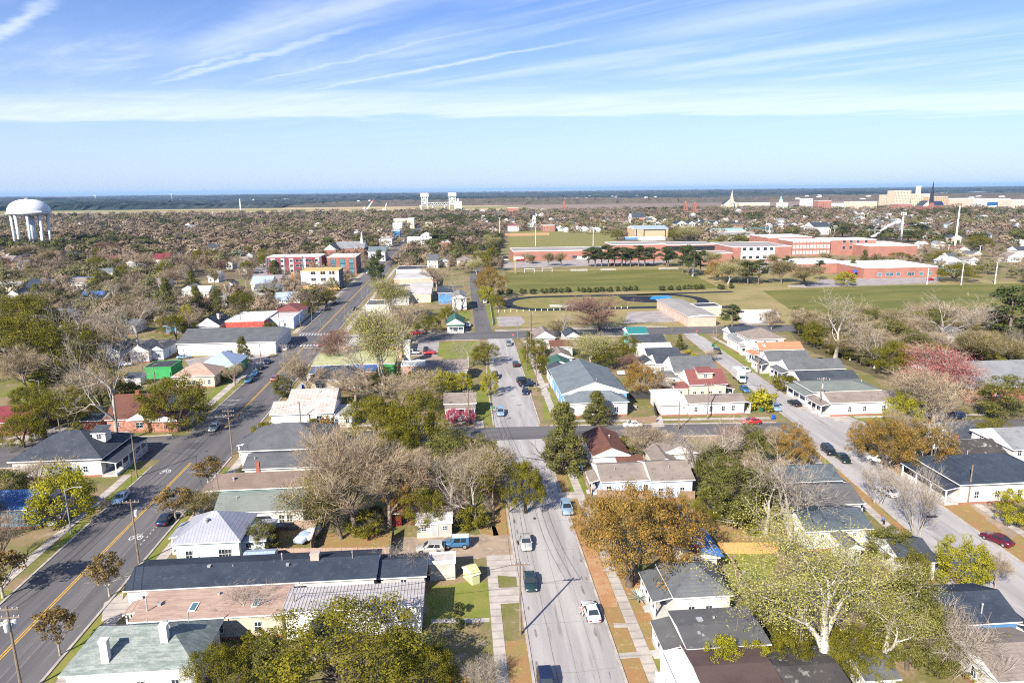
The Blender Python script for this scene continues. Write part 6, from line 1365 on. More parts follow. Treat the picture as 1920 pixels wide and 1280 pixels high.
T, u0, u1, v, h = far('plain red brick school block with recessed dark bays', 1551, 1640, 478, 451, 26, 'schoolbrick', 'schoolroof', near=[.30, .45, .60, .78], storeys=2, h3=5, ww=2.6, wh=2.6, zs=5, name='school', cat='school')
far('red brick school rear block with a white roof', 1435, 1520, 470, 446, 40, 'schoolbrick', 'schoolroof', near=4, storeys=2, h3=5, name='school', cat='school')
far('large red brick school gym with a pale roof', 1622, 1718, 482, 462, 44, 'schoolbrick', 'schoolroof', right=0, name='gym', cat='gym')
T, u0, u1, v, h = far('low red brick school with a broad white roof', 1612, 1757, 521, 503, 40, 'schoolbrick', 'whiteflat', near=[.22, .33, .38, .47, .62, .66, .78, .90], ww=2.6, wh=2, zs=1.4, gmat=GLASSB, name='school', cat='school')
far('white roofed wing of the low red brick school', 1490, 1590, 512, 495, 30, 'schoolbrick', 'whiteflat', near=4, name='school', cat='school')
T, u0, u1, v, h = far('tan gym with a pale blue metal roof and tall dark frames', 1188, 1253, 446, 430, 40, M('tan_metal_wall', (.50, .37, .23), (.45, .33, .21), .1), 'palebluemetal', 'gu', s=.16, name='gym', cat='gym')
for x in (.04, .27, .92): panels(T, u1 - u0 - 1, 39, (x,), 0, h, TRIMD, 'frame', pw=1.0, out=.3)
panels(T, u1 - u0 - 1, 39, (.6,), h - 1.5, h - .3, TRIMD, 'frame', pw=(u1 - u0) * .64, out=.25)
far('low white roofed sheds in front of the tan gym', 1201, 1247, 451, 446, 16, 'white', 'whiteflat', name='shed', cat='shed')
far('long blue fence like shed below the tan gym', 1170, 1236, 449, 445.5, 5, 'blue', 'bluemetal', name='shed', cat='shed')
far('two storey red brick block by the ball field', 1018, 1040, 434, 423, 24, 'schoolbrick', 'tangrey', near=4, storeys=2)
far('white block with a red hip roof by the ball field', 953, 974, 434, 424, 22, 'white', 'red', 'h', s=.4, near=3)
far('white cottage at the edge of the ball field', 919, 933, 436, 430, 16, 'white', 'whiteflat', 'gv', s=.6, near=1)
for i, (x0, x1, yb) in enumerate(((1267, 1288, 429), (1290, 1303, 428), (1303, 1318, 426), (1316, 1334, 428), (1335, 1348, 428))):
    far(('white two storey house with a black roof at the west end of the white row', 'second white two storey house from the west end of the white row', 'middle white two storey house of the white row', 'fourth white two storey house of the white row', 'white two storey house at the east end of the white row')[i], x0, x1, yb, yb - 9, 24, 'white', 'black', 'gv', s=.55, near=3, storeys=2, name='house', cat='house', group='white row houses')
far('wide low building with a dull grey roof beyond the school', 1338, 1420, 447, 442, 30, 'grey', 'tangrey', 'gu', s=.2)
far('low building with a pale teal roof beyond the school', 1330, 1396, 439, 433, 24, 'white', M('pale_teal_roof', (.30, .45, .42)), 'gu', s=.2)
far('long building with a dark teal roof beyond the school', 1400, 1450, 436, 431, 18, 'white', 'tealr', 'gu', s=.25)
far('low house with a slate roof over a red wall behind the white sheds', 1362, 1394, 425, 421, 24, 'brick', 'slate', 'gu', s=.35, near=4)
far('white house with a slate roof and pale porch east of the school drive', 1523, 1558, 440, 426, 26, 'white', 'slate', 'gu', s=.4, near=5, storeys=2, name='house', cat='house')
# skyline to the right
HOT = M('hotel_stone', (.60, .50, .36), (.54, .45, .33), .03); HOT2 = M('tan_brick_block', (.46, .33, .21), (.42, .30, .19), .03)
def city(label, xl, xr, yb, yt, d, wall, roof='paleflat', n=0, st=1, h3=3.6, wh=1.9, ww=1.5, **kw): return far(label, xl, xr, yb, yt, d, wall, roof, near=n, storeys=st, h3=h3, ww=ww, wh=wh, zs=1.2, **kw)
city('tall beige hotel block on the skyline', 1671, 1703, 392, 358, 30, HOT, n=11, st=13, h3=3.7)
city('lower beige hotel wing with rows of dark windows', 1703, 1738, 391, 364, 28, HOT, n=10, st=10, h3=3.7)
city('beige hotel wing at the west end of the skyline', 1657, 1671, 391, 366, 28, HOT, n=4, st=9, h3=3.7)
city('orange brown office block behind the dark spire', 1730, 1772, 391, 369, 28, HOT2, n=12, st=7, h3=4)
city('long white warehouse high on the skyline', 1752, 1845, 366, 361, 60, 'white', 'whiteflat')
city('long white and pink mall building', 1768, 1838, 390, 373, 60, 'pinkwall', 'whiteflat', n=0)
T, u0, u1, v, h = city('white building with a broad blue glass band', 1838, 1888, 392, 373, 40, 'white', 'red')
panels(T, u1 - u0, 40, (.5,), h * .35, h * .7, M('blue_glass_band', (.03, .12, .32), rough=.2), 'window_band', pw=(u1 - u0) * .8, out=.1)
city('white block at the right end of the skyline', 1888, 1935, 393, 375, 40, 'cream', 'whiteflat', n=8, st=3, h3=7)
city('low red roofed building under the beige hotel', 1680, 1708, 395, 383, 30, 'schoolbrick', 'red')
city('white sheds left of the beige hotel', 1562, 1588, 393, 382, 30, 'white', 'whiteflat')
city('beige low blocks left of the beige hotel', 1588, 1640, 393, 379, 30, HOT, 'paleflat', n=10, st=2)
city('white block standing over the brown tree belt', 1505, 1522, 392, 373, 24, 'white', 'whiteflat', n=4, st=5)
city('brick block beside the white skyline block', 1531, 1556, 394, 377, 24, 'schoolbrick', 'tangrey', n=6, st=4)
city('long low pale sheds left of the white skyline block', 1380, 1440, 386, 381, 30, 'beige', 'paleflat')
city('white tank like tower block above the hotel', 1717, 1723.5, 380, 349, 10, 'white', 'whiteflat')
steeple('very tall dark church spire against the skyline', 1744, 398, 338, 9, RSTONE, M('dark_spire_slate', (.03, .03, .045)), .18)
far('red brick church body under the tall dark spire', 1727, 1748, 398, 386, 26, RSTONE, SLT, 'gv', s=.9, near=2, name='church', cat='church')
far('slate blue church nave beside the tall dark spire', 1748, 1768, 396, 385, 20, RSTONE, M('slate_blue_roof', (.02, .035, .09)), 'gu', s=.9, name='church', cat='church')
steeple('ivory gothic church spire above the trees', 1371, 394, 355, 7, IVORY, IVORY, .42)
far('ivory church body with pinnacled corners', 1355, 1381, 394, 383, 24, IVORY, SLT, 'gv', s=.8, near=2, name='church', cat='church')
steeple('left red brick twin church tower', 1285, 404, 377, 7, RSTONE, RSTONE, .74)
steeple('right red brick twin church tower', 1302, 404, 378, 7, RSTONE, RSTONE, .74)
steeple('dark pointed spire with a white base left of the tan gym', 1181, 420, 386, 4.5, WHITEW, SLT, .45)
far('dark roofed brick church behind the tan gym', 1183, 1208, 418, 408, 20, 'pinkbrick', 'slate', 'gu', s=.8, name='church', cat='church')
steeple('white steeple with a slate cap by the ball field', 1001.5, 425, 392, 6, WHITEW, SLT, .52)
steeple('small brick tower deep in the brown tree belt', 1058, 402, 375, 5, RSTONE, RSTONE, .6)
steeple('teal domed cupola on a white base on the skyline', 1463, 394, 367, 6, WHITEW, M('teal_copper', (.2, .5, .52)), .6)
city('white hall under the teal domed cupola', 1460, 1476, 394, 381, 20, 'white', 'whiteflat', n=4, st=2)
city('orange brick block behind the ball field', 952, 972, 402, 390, 24, 'schoolbrick', 'paleflat', n=5, st=2)
# white silo building and lift bridge
far('white riverside silo block by the lift bridge', 852, 866, 396, 378, 22, 'white', 'whiteflat', name='silo', cat='silo')
far('taller white silo shaft by the lift bridge', 857, 861, 395, 373, 10, 'white', 'whiteflat', name='silo', cat='silo')
BRG = M('pale_green_steel', (.60, .64, .60), (.52, .56, .53), .1, .6)
def bridge():
    p = G(798, 393); q = G(847, 393); v = p.y; k = depth_of(p) / FPX; h = hsolve(p.x, v, 362); w = 7.5 * k
    T = empty('lift_bridge', ((p.x + q.x) / 2, v, 0), 0, 'pale steel lift bridge with two tall towers over the river', 'bridge')
    half = (q.x - p.x) / 2 + 2
    for s in (-1, 1):
        m = MB(); c = s * half
        for a in (-1, 1):
            for b in (-1, 1): m.box(c + a * w * .75 - 1.2, c + a * w * .75 + 1.2, b * 5 - 1.2, b * 5 + 1.2, 0, h * .78)
        n = 3
        for i in range(n):
            z0, z1 = h * (.34 + .44 * i / n), h * (.34 + .44 * (i + 1) / n)
            for b in (-5, 5):
                m.tube((c - w * .75, b, z0), (c + w * .75, b, z1), .8, n=4); m.tube((c + w * .75, b, z0), (c - w * .75, b, z1), .8, n=4)
                m.box(c - w * .75, c + w * .75, b - .9, b + .9, z0 - .9, z0 + .9)
        m.build('tower', BRG, T)
        m = MB(); m.box(c - w * 1.02, c + w * 1.02, -8, 8, h * .78, h); m.build('machine_house', W['concwall'], T)
    m = MB(); z = h * .27
    m.box(-half * 1.4, half * 1.4, -5, 5, z - 1.5, z); m.build('deck', BRG, T)
    m = MB(); n = 14
    for b in (-6, 6):
        m.box(-half, half, b - .5, b + .5, z + 7, z + 8)
        for i in range(n):
            x0, x1 = -half + 2 * half * i / n, -half + 2 * half * (i + 1) / n
            m.tube((x0, b, z if i % 2 else z + 7.5), (x1, b, z + 7.5 if i % 2 else z), .4, n=4)
    m.build('truss', BRG, T)
    for i in range(4):
        m = MB(); x = -half * 1.3 + i * half * .8667; m.box(x - 2, x + 2, -5, 5, 0, z - 2); m.build('pier', W['grey'], T)
bridge()
def crane(label, b, t, w, m1, m2):
    p = G(*b); k = depth_of(p) / FPX; dx = (t[0] - b[0]) * k; h = (b[1] - t[1]) * k
    T = empty('harbour_crane', (p.x, p.y, 0), 0, label, 'crane')
    m = MB(); m.tube((0, 0, h * .1), (dx * .82, 0, h * .84), w, w * .8, 4); m.build('boom', m1, T)
    m = MB(); m.tube((dx * .82, 0, h * .84), (dx, 0, h), w * .8, w * .6, 4); m.build('boom_tip', m2, T)
    m = MB()
    for a in (-1, 1): m.tube((a * 6 - 4, -4, 0), (-2, 0, h * .45), 1.2, .9, 4); m.tube((a * 6 - 4, 4, 0), (-2, 0, h * .45), 1.2, .9, 4)
    m.box(-11, 3, -5, 5, h * .08, h * .2); m.build('gantry', m1, T)
crane('white harbour crane with a red boom tip', (685, 399), (702, 375), 2.2, W['concwall'], W['redpaint'])
crane('slim white harbour crane without a red tip', (721, 399), (725.5, 381), 1.8, W['concwall'], W['concwall'])
def mast(label, x, yb, yt, r, name='mast', cat='mast', mat=None, extra=None):
    p = G(x, yb); h = hsolve(p.x, p.y, yt); T = empty(name, (p.x, p.y, 0), 0, label, cat)
    m = MB(); m.tube((0, 0, 0), (0, 0, h), r, r * .6, 8); m.build('pole', mat or M('galvanised_pole', (.55, .54, .52), rough=.5, metal=.3), T)
    if extra: extra(T, h)
    return T
CONW = M('white_painted_steel', (.72, .71, .70), (.65, .64, .63), .3, .5)
mast('lone tall white chimney beyond the brown tree belt', 452, 401, 373, 2.2, 'chimney_stack', 'chimney', CONW)
def ant(T, h):
    for i in range(6):
        a = i * math.pi / 3; m = MB(); m.box(-.35, .35, -.25, .25, -1.6, 1.6); m.build('antenna', CONW, T, (2.4 * math.cos(a), 2.4 * math.sin(a), h - 1.5), a)
    m = MB(); m.lathe([(2.3, h - .6), (2.6, h - .6), (2.6, h - .4), (2.3, h - .4), (2.3, h - .6)], 12); m.lathe([(2.3, h - 3), (2.6, h - 3), (2.6, h - 2.8), (2.3, h - 2.8), (2.3, h - 3)], 12)
    for i in range(3): m.box(-2.4, 2.4, -.1, .1, h - .62, h - .45)
    m.build('antenna_ring', CONW, T)
mast('white phone mast ringed with antennas behind the school', 1689, 452, 398, 1.1, 'phone_mast', 'phone mast', CONW, ant)
mast('tall thin white mast right of the phone mast', 1790, 466, 386, .9, 'phone_mast', 'phone mast', CONW)
def pipe():
    pts = [G(1688, 449), G(1660, 449), G(1663, 452), G(1646, 454)]; ys = [413, 425, 442, 452]
    P = [Vector((p.x, pts[1].y, hsolve(p.x, pts[1].y, y))) for p, y in zip(pts, ys)]; b = P[1].copy(); b.z = 0
    T = empty('pipe_structure', b, 0, 'white zigzag pipe structure on lattice posts behind the school gym', 'pipe structure')
    for a, c in zip(P[:-1], P[1:]):
        m = MB(); m.tube(a - b, c - b, 1.3, n=8); m.build('pipe', CONW, T)
    GS = M('galvanised_lattice', (.42, .44, .45), rough=.5, metal=.3)
    for i in range(7):
        x = P[2].x - b.x - 12 + i * 7; zt = 10 + i * 1.8; m = MB()
        for s in (-1, 1): m.tube((x + s * 1.0, 4, 0), (x + s * .5, 4, zt), .22, n=4)
        for j in range(5): m.tube((x - 1.0 + j * .1, 4, zt * j / 5), (x + 1.0 - j * .1, 4, zt * (j + 1) / 5), .12, n=4)
        m.build('lattice_post', GS, T)
    m = MB(); m.box(-26, 34, 3.6, 4.4, 9.6, 10.1); m.build('beam', GS, T)
pipe()
def water_tower():
    p = G(66, 471); k = depth_of(p) / FPX; R = 34.8 * k; h = hsolve(p.x, p.y, 373.5); zr = hsolve(p.x, p.y, 398); zb = hsolve(p.x, p.y, 406)
    T = empty('water_tower', (p.x, p.y, 0), 0, 'white water tower on many legs above the left tree belt', 'water tower')
    TK = M('white_tank_paint', (.70, .72, .74), (.62, .65, .68), .06, .5, c3=(.56, .62, .68))
    pr = [(.2, zb)] + [(R * math.cos(t), zr + (zr - zb) * math.sin(t)) for t in [-1.35 + i * .17 for i in range(9)]] + [(R * math.cos(t) ** .8, zr + (h - zr) * math.sin(t)) for t in [i * math.pi / 2 / 10 for i in range(11)]]
    pr = [q for q in pr if q[0] >= 0]; m = MB(); m.lathe(pr, 40); m.build('tank', TK, T, smooth=True)
    m = MB(); m.lathe([(R * .995, zr - 1), (R * 1.025, zr - 1), (R * 1.025, zr + .2), (R * .995, zr + .2), (R * .995, zr - 1)], 40); m.build('walkway', TK, T)
    for i in range(9):
        a = i * 2 * math.pi / 9 + .2; m = MB(); m.tube((R * .80 * math.cos(a), R * .80 * math.sin(a), 0), (R * .84 * math.cos(a), R * .84 * math.sin(a), zr - 1), 1.25, n=10); m.build('leg', TK, T, smooth=True)
    m = MB(); m.tube((0, 0, 0), (0, 0, zb + 2), 3.6, n=16); m.build('riser', TK, T, smooth=True)
    m = MB(); m.lathe([(2.4, h - .6), (2.4, h + 1), (0.01, h + 1.6)], 12); m.tube((0, 0, h + 1), (0, 0, h + 3), .3); m.build('cap', M('tank_cap', (.25, .26, .28)), T)
water_tower()
for x, yb, yt in ((180, 377, 367), (323, 376, 364.5)):
    def bowl(T, h):
        m = MB(); m.lathe([(.3, h - 9), (7, h - 4), (8, h), (4, h + 4), (.01, h + 5)], 14); m.build('tank', CONW, T)
    mast('tiny far water tower above the pine forest, the ' + ('fainter' if x == 180 else 'brighter') + ' one', x, yb, yt, 2.2, 'water_tower', 'water tower', CONW, bowl)

# trees breaking up the long school fronts
for k, x, yb, yt, w in (('oakbare', 1172, 497, 470, 26), ('pine', 1226, 498, 464, 32), ('budsmall', 1330, 500, 470, 34), ('oakbare', 1445, 503, 476, 30), ('pine', 1476, 512, 480, 26), ('bare', 1505, 500, 476, 30), ('oakbare', 1545, 497, 474, 30), ('bare', 1572, 500, 478, 28), ('magnolia', 1640, 500, 478, 18), ('oakbare', 1660, 497, 480, 30), ('bare', 985, 492, 474, 22), ('oakbare', 1000, 494, 478, 20)):
    tree(k, x, yb, yt, w, NAMES[k].replace('_', ' ') + ' close before the brick school walls', 'trees before the brick school walls')
# ------------------------------------------------------------------ town fabric further out: small houses and the tree belts
FARC = random.Random(9)
def farhouse(x, yb, wpx, wall, roof, kind, label, group, s=.5, name='house', cat='house', hh=None):
    wn = {'palegreen': 'pale green', 'paleblue': 'pale blue', 'pinkbrick': 'pale brick'}.get(wall, wall); rn = {'lightgrey': 'light grey', 'midgrey': 'mid grey', 'whiteflat': 'white', 'bluegrey': 'blue grey', 'greengrey': 'mottled green', 'bluemetal': 'blue metal', 'palebluemetal': 'pale blue metal', 'paleflat': 'pale flat', 'greyflat': 'grey flat'}.get(roof, roof)
    label = f'{wn} house with a {rn} roof ' + label
    p = G(x, yb); k = depth_of(p) / FPX; w = wpx * k; h = hh or FARC.uniform(3.6, 5.4)
    nw = 2 if wpx > 13 else 0
    return house(label, (p.x - w / 2, p.y), (p.x + w / 2, p.y), h, kind, wall, roof, d=FARC.uniform(10, 15), px=False, base=False, fine=False, s=s, oh=.5, near=nw, left=0, right=0, name=name, cat=cat, group=group)
HL = ('half hidden in the brown tree belt', 'houses among the brown tree belt')
for x, y, w, wl, rf, kd in ((150, 425, 14, 'white', 'lightgrey', 'gv'), (198, 452, 16, 'white', 'midgrey', 'gv'), (216, 442, 18, 'white', 'slate', 'gu'), (226, 430, 12, 'orange' if False else 'cream', 'tan', 'gv'), (244, 438, 10, 'white', 'lightgrey', 'gv'), (245, 502, 16, 'cream', 'tan', 'gv'),
        (404, 472, 18, 'white', 'lightgrey', 'f'), (468, 490, 14, 'white', 'lightgrey', 'gv'), (455, 498, 18, 'white', 'taupe', 'gu'), (385, 436, 18, 'grey', 'greyflat', 'f'), (360, 432, 16, 'white', 'lightgrey', 'gu'), (92, 425, 10, 'white', 'lightgrey', 'gv'), (100, 430, 18, 'white', 'paleflat', 'f'),
        (640, 428, 12, 'white', 'lightgrey', 'gv'), (634, 440, 16, 'white', 'lightgrey', 'gu'), (645, 447, 16, 'white', 'paleflat', 'gu'), (660, 437, 16, 'paleblue', 'bluegrey', 'gu'), (672, 446, 16, 'white', 'whiteflat', 'gu'), (585, 440, 10, 'white', 'lightgrey', 'f'), (497, 497, 22, 'white', 'grey', 'gv'),
        (130, 488, 20, 'white', 'bluemetal', 'gu'), (30, 492, 30, 'brick', 'slate', 'gu'), (45, 506, 26, 'white', 'bluegrey', 'gu'), (10, 500, 26, 'pinkbrick', 'taupe', 'gu'), (380, 560, 26, 'white', 'whiteflat', 'gu'), (400, 530, 22, 'white', 'lightgrey', 'gu'), (430, 545, 20, 'white', 'slate', 'gv'), (455, 515, 18, 'white', 'midgrey', 'gu'),
        (430, 505, 14, 'white', 'lightgrey', 'gv'), (150, 545, 34, 'white', 'taupe', 'gu'), (170, 575, 40, 'white', 'bluemetal', 'gu'), (100, 620, 40, 'paleblue', 'midgrey', 'gu'), (300, 545, 26, 'cream', 'taupe', 'gu'), (420, 580, 30, 'white', 'lightgrey', 'gu'), (490, 545, 40, 'white', 'palebluemetal', 'gu'), (500, 562, 46, 'grey', 'midgrey', 'gu'), (255, 520, 26, 'white', 'lightgrey', 'gu'),
        (540, 578, 52, 'white', 'palebluemetal', 'gu')):
    farhouse(x, y, w, wl, rf, kd, *HL)
for i in range(46):
    x = FARC.uniform(0, 770); y = 402 + 90 * FARC.random() ** 1.2
    if x > 600 and y > 445: continue
    farhouse(x, y, FARC.uniform(10, 16) * (y - 350) / 72, FARC.choice(('white', 'white', 'cream', 'palegreen', 'paleblue', 'pinkbrick', 'brick')), FARC.choice(('lightgrey', 'lightgrey', 'whiteflat', 'midgrey', 'taupe', 'bluegrey', 'tan')), FARC.choice(('gu', 'gv', 'gv')), *HL)
HR = ('among the trees east of the school', 'houses east of the school')
for i in range(95):
    x = FARC.uniform(1440, 1930); y = FARC.uniform(398, 470) if x > 1700 else FARC.uniform(398, 437)
    if 1480 < x < 1720 and y > 437: continue
    if x > 1780 and FARC.random() < .35: y = FARC.uniform(455, 512)
    farhouse(x, y, FARC.uniform(9, 17) * (y - 350) / 70, FARC.choice(('white', 'white', 'white', 'cream', 'palegreen', 'paleblue', 'pinkbrick')), FARC.choice(('lightgrey', 'grey', 'midgrey', 'whiteflat', 'slate', 'taupe', 'bluegrey', 'greengrey', 'red', 'lightgrey')), FARC.choice(('gu', 'gv', 'gv')), *HR)
HM = ('among bare trees behind the ball field', 'houses behind the ball field')
for i in range(60):
    x = FARC.uniform(900, 1440); y = FARC.uniform(396, 426)
    farhouse(x, y, FARC.uniform(8, 14) * (y - 350) / 65, FARC.choice(('white', 'white', 'cream', 'palegreen', 'paleblue', 'pinkbrick')), FARC.choice(('lightgrey', 'grey', 'midgrey', 'whiteflat', 'slate', 'taupe', 'red')), FARC.choice(('gu', 'gv', 'gv')), *HM)
HP = ('in the low row along the park road', 'houses along the park road')
for x in (1050, 1062, 1075, 1085, 1097, 1110, 1121): farhouse(x, 434 + FARC.uniform(-2, 1), FARC.uniform(9, 13), FARC.choice(('white', 'palegreen', 'white')), FARC.choice(('lightgrey', 'grey', 'whiteflat')), 'gv', *HP)
HB = ('tiny white building at the foot of the far pine forest', 'tiny white buildings below the forest')
for i in range(44):
    x = FARC.choice((FARC.uniform(60, 720), FARC.uniform(1030, 1250), FARC.uniform(1450, 1900))); y = FARC.uniform(377.5, 382) if x < 900 else FARC.uniform(370, 378)
    y -= (x - 960) * .0104 * 0
    p = G(x, y); k = depth_of(p) / FPX
    q = MB(); w, d_, h = FARC.uniform(2.5, 6) * k, 20, FARC.uniform(1.3, 2.4) * k; q.extr([(-d_ / 2, 0), (d_ / 2, 0), (d_ / 2, h), (0, h * 1.35), (-d_ / 2, h)], -w / 2, w / 2)
    tag(q.build('house', W['white'], None, (p.x, p.y - 30, 8)), HB[0], 'house', HB[1])

# --- tree belts. The nearest and largest are single trees, the mass behind is one wood
TWIGF = leafmat('far_bare_twigs', [(.13, .092, .060), (.20, .145, .094), (.265, .195, .13), (.34, .265, .185)], .9, .1, .05, 0, (.10, .62, .28))
LOAKF = leafmat('far_olive_leaves', [(.035, .045, .012), (.07, .08, .018), (.12, .12, .03)], .8, .15, .05, 0, (.10, .62, .28))
LPALEF = leafmat('far_pale_olive_leaves', [(.10, .095, .035), (.16, .14, .055), (.20, .18, .08)], .8, .15, .05, 0, (.10, .62, .28))
def farcrown(seed, W_, H_, nc, per, size, rc, low=.15, shape='dome'):
    p, rad, rng = dome(seed, W_, H_, nc, rc, shape, low, .45); V, Q = clumps(p, rad, per, size, rng, .85, .3, .2, H_); return V, Q
def fartree(kind, seed, W_, H_, nc, per, size, rc, mat, shape='dome', low=.15, tw=None):
    V, Q = farcrown(seed, W_, H_, nc, per, size, rc, low, shape)
    s = Skel(seed); s.seg.append((Vector((0, 0, -.2)), Vector((0, 0, H_ * .4)), .3, .24, 0))
    for i in range(5):
        a = i * 1.26; s.branch(Vector((0, 0, H_ * .3)), Vector((math.cos(a) * .7, math.sin(a) * .7, 1)), H_ * .5, .14, 0, [(2, .5, .6, 2, .1, 0), (0, .5, .6, 2, .1, 0)])
    PROTO.setdefault(kind, []).append((segmesh('trunk', s.seg, BARK), arrmesh('crown', V, Q, mat), W_, H_))
for i in range(4): fartree('farbare', 500 + i, 14, 12, 80, 30, .56, 1.35, TWIGF)
for i in range(3): fartree('faroak', 520 + i, 12, 10, 46, 26, .95, 1.4, LOAKF)
for i in range(2): fartree('farpale', 540 + i, 10, 10, 44, 22, .75, 1.3, LPALEF)
for i in range(2): fartree('farpine', 550 + i, 8, 14, 44, 24, .9, 1.1, LOAKF, 'round', .3)
NAMES.update(farbare='bare_tree', faroak='evergreen_oak', farpale='half_bare_tree', farpine='pine_tree')
SCHOOL = [tuple(G(x, y).xy) for x, y in ((900, 625), (945, 505), (1500, 492), (1770, 515), (1930, 528), (1930, 618))]
PARK = [tuple(G(x, y).xy) for x, y in ((936, 510), (1500, 500), (1480, 470), (1180, 444), (1030, 433), (935, 434))]
GYM = [tuple(G(x, y).xy) for x, y in ((1470, 500), (1730, 490), (1730, 455), (1470, 445))]
def blocked(x, y):
    if -71 < x < -44 and y < 1100: return True
    if y < 480 and -71 < x < 30: return True
    if inside((x, y), SCHOOL) or inside((x, y), PARK) or inside((x, y), GYM): return True
    if -185 < x < -100 and 395 < y < 520: return True
    for a, b, c, d, e in FOOT:
        if a - 3 < x < b + 3 and c - 9 - max(0, c - 420) * .075 < y < d + 3: return True
    return False
R8 = random.Random(21); LEFTB, RIGHTB = 'trees of the left tree belt', 'trees of the right tree belt'
spots = []
for i in range(60000):
    v = 285 + (1830 - 285) * (R8.random() ** .72); u = R8.uniform(-.80 * v - 20, .92 * v + 20)
    if v > 1640 and -950 < u < 250 and R8.random() < .6: continue
    if u > 60 and v < 560 and not (u > .62 * v): continue
    if blocked(u, v): continue
    spots.append((u, v))
# thin out by a spacing that grows with distance
grid = {}; keep = []
for u, v in sorted(spots, key=lambda p: p[1]):
    r = 12 + v * .009 + (6 if u > 0 and v < 1300 else 0); gk = (int(u // 22), int(v // 22)); ok = True
    for a in (-1, 0, 1):
        for b in (-1, 0, 1):
            for q in grid.get((gk[0] + a, gk[1] + b), ()):
                if (q[0] - u) ** 2 + (q[1] - v) ** 2 < r * r: ok = False; break
            if not ok: break
        if not ok: break
    if ok: grid.setdefault(gk, []).append((u, v)); keep.append((u, v))
cnt = {'farbare': 0, 'faroak': 0, 'farpale': 0, 'farpine': 0}; LIM = {'farbare': 175, 'faroak': 150, 'farpale': 120, 'farpine': 60}
mass = []
for u, v in keep:
    n_ = math.sin(u * .013 + 1.3) + math.sin(v * .011) + R8.gauss(0, .9)
    kd = 'faroak' if n_ > 1.45 else 'farpine' if n_ > 1.2 else 'farpale' if n_ < -1.5 else 'farbare'
    h = R8.uniform(8, 14.5) * (1.1 if v > 700 else .95) * (.85 if u > 0 else 1); w = h * (R8.uniform(1.4, 2.1) if v > 620 else R8.uniform(1.0, 1.4))
    if cnt[kd] < LIM[kd] and v < 900:
        cnt[kd] += 1
        plant(kd, u, v, h, w, {'farbare': 'brown bare tree', 'faroak': 'dark evergreen oak', 'farpale': 'pale olive half bare tree', 'farpine': 'dark upright pine'}[kd] + (' in the tree belt left of the school fields' if u < 60 else ' in the tree belt beyond the school fields'), LEFTB if u < 60 else RIGHTB)
    else: mass.append((u, v, h, w, 'faroak' if kd == 'farpine' else kd))
rng = np.random.default_rng(8); base = {k: [farcrown(600 + i + 10 * j, 1, 1, 40, 9, .115, .13, .12) for i in range(5)] for j, k in enumerate(('farbare', 'faroak', 'farpale'))}
for k, nm, mt, lb in (('farbare', 'bare_woodland', TWIGF, 'brown bare woodland behind the nearer trees'), ('faroak', 'evergreen_woodland', LOAKF, 'dark evergreens scattered through the bare woodland'), ('farpale', 'pale_woodland', LPALEF, 'pale olive trees scattered through the bare woodland')):
    VV = []; n0 = 0; QQ = []
    for u, v, h, w, kd in mass:
        if kd != k: continue
        V, Q = base[k][R8.randrange(5)]; a = R8.uniform(0, 6.283); c, s = math.cos(a), math.sin(a)
        X = np.stack([(V[:, 0] * c - V[:, 1] * s) * w + u, (V[:, 0] * s + V[:, 1] * c) * w + v, V[:, 2] * h], 1); VV.append(X); QQ.append(Q + n0); n0 += len(V)
    if VV: tag(put(nm, arrmesh(nm, np.concatenate(VV), np.concatenate(QQ), mt)), lb, None, None, 'stuff')
print('belt', cnt, len(mass))
# ------------------------------------------------------------------ vehicles
def paint(name, c, metal=.25):
    if name in MATS: return MATS[name]
    m, b, p = new_mat(name); p.inputs['Base Color'].default_value = rgb(c); p.inputs['Roughness'].default_value = .28; p.inputs['Metallic'].default_value = metal
    p.inputs['Coat Weight'].default_value = .6; p.inputs['Coat Roughness'].default_value = .08; MATS[name] = m; return m
CARC = {'white': (.80, .80, .79), 'silver': (.50, .49, .46), 'black': (.012, .014, .018), 'navy': (.012, .022, .065), 'teal': (.02, .05, .055), 'lightblue': (.28, .40, .52), 'blue': (.05, .16, .30), 'burgundy': (.11, .008, .025), 'red': (.45, .025, .03), 'greygreen': (.30, .36, .36), 'grey': (.20, .21, .22), 'darkgreen': (.015, .03, .02), 'tanred': (.30, .10, .06)}
CGL = glass('car_glass', (.012, .016, .02)); RUB = M('tyre_rubber', (.02, .02, .02)); RIMM = M('alloy_rim', (.5, .5, .5), rough=.35, metal=.7); LAMP = M('headlight_glass', (.7, .7, .68), rough=.2); TAIL = M('tail_light_red', (.4, .01, .01), rough=.25)
def loft(secs, mat, name):
    """secs: (x, half width, z bottom, z top, inset)"""
    m = MB(); n = 8
    for x, hw, z0, z1, k in secs:
        m.v += [(x, -hw + .06, z0), (x, hw - .06, z0), (x, hw, z0 + .12), (x, hw, z1 - k), (x, hw - k, z1), (x, -hw + k, z1), (x, -hw, z1 - k), (x, -hw, z0 + .12)]
    for i in range(len(secs) - 1):
        for j in range(n):
            a = i * n + j; b = i * n + (j + 1) % n; m.f.append((a, a + n, b + n, b)); m.mi.append(0)
    m.f.append(tuple(range(n))); m.f.append(tuple(range(len(secs) * n - 1, (len(secs) - 1) * n - 1, -1))); m.mi += [0, 0]
    return m
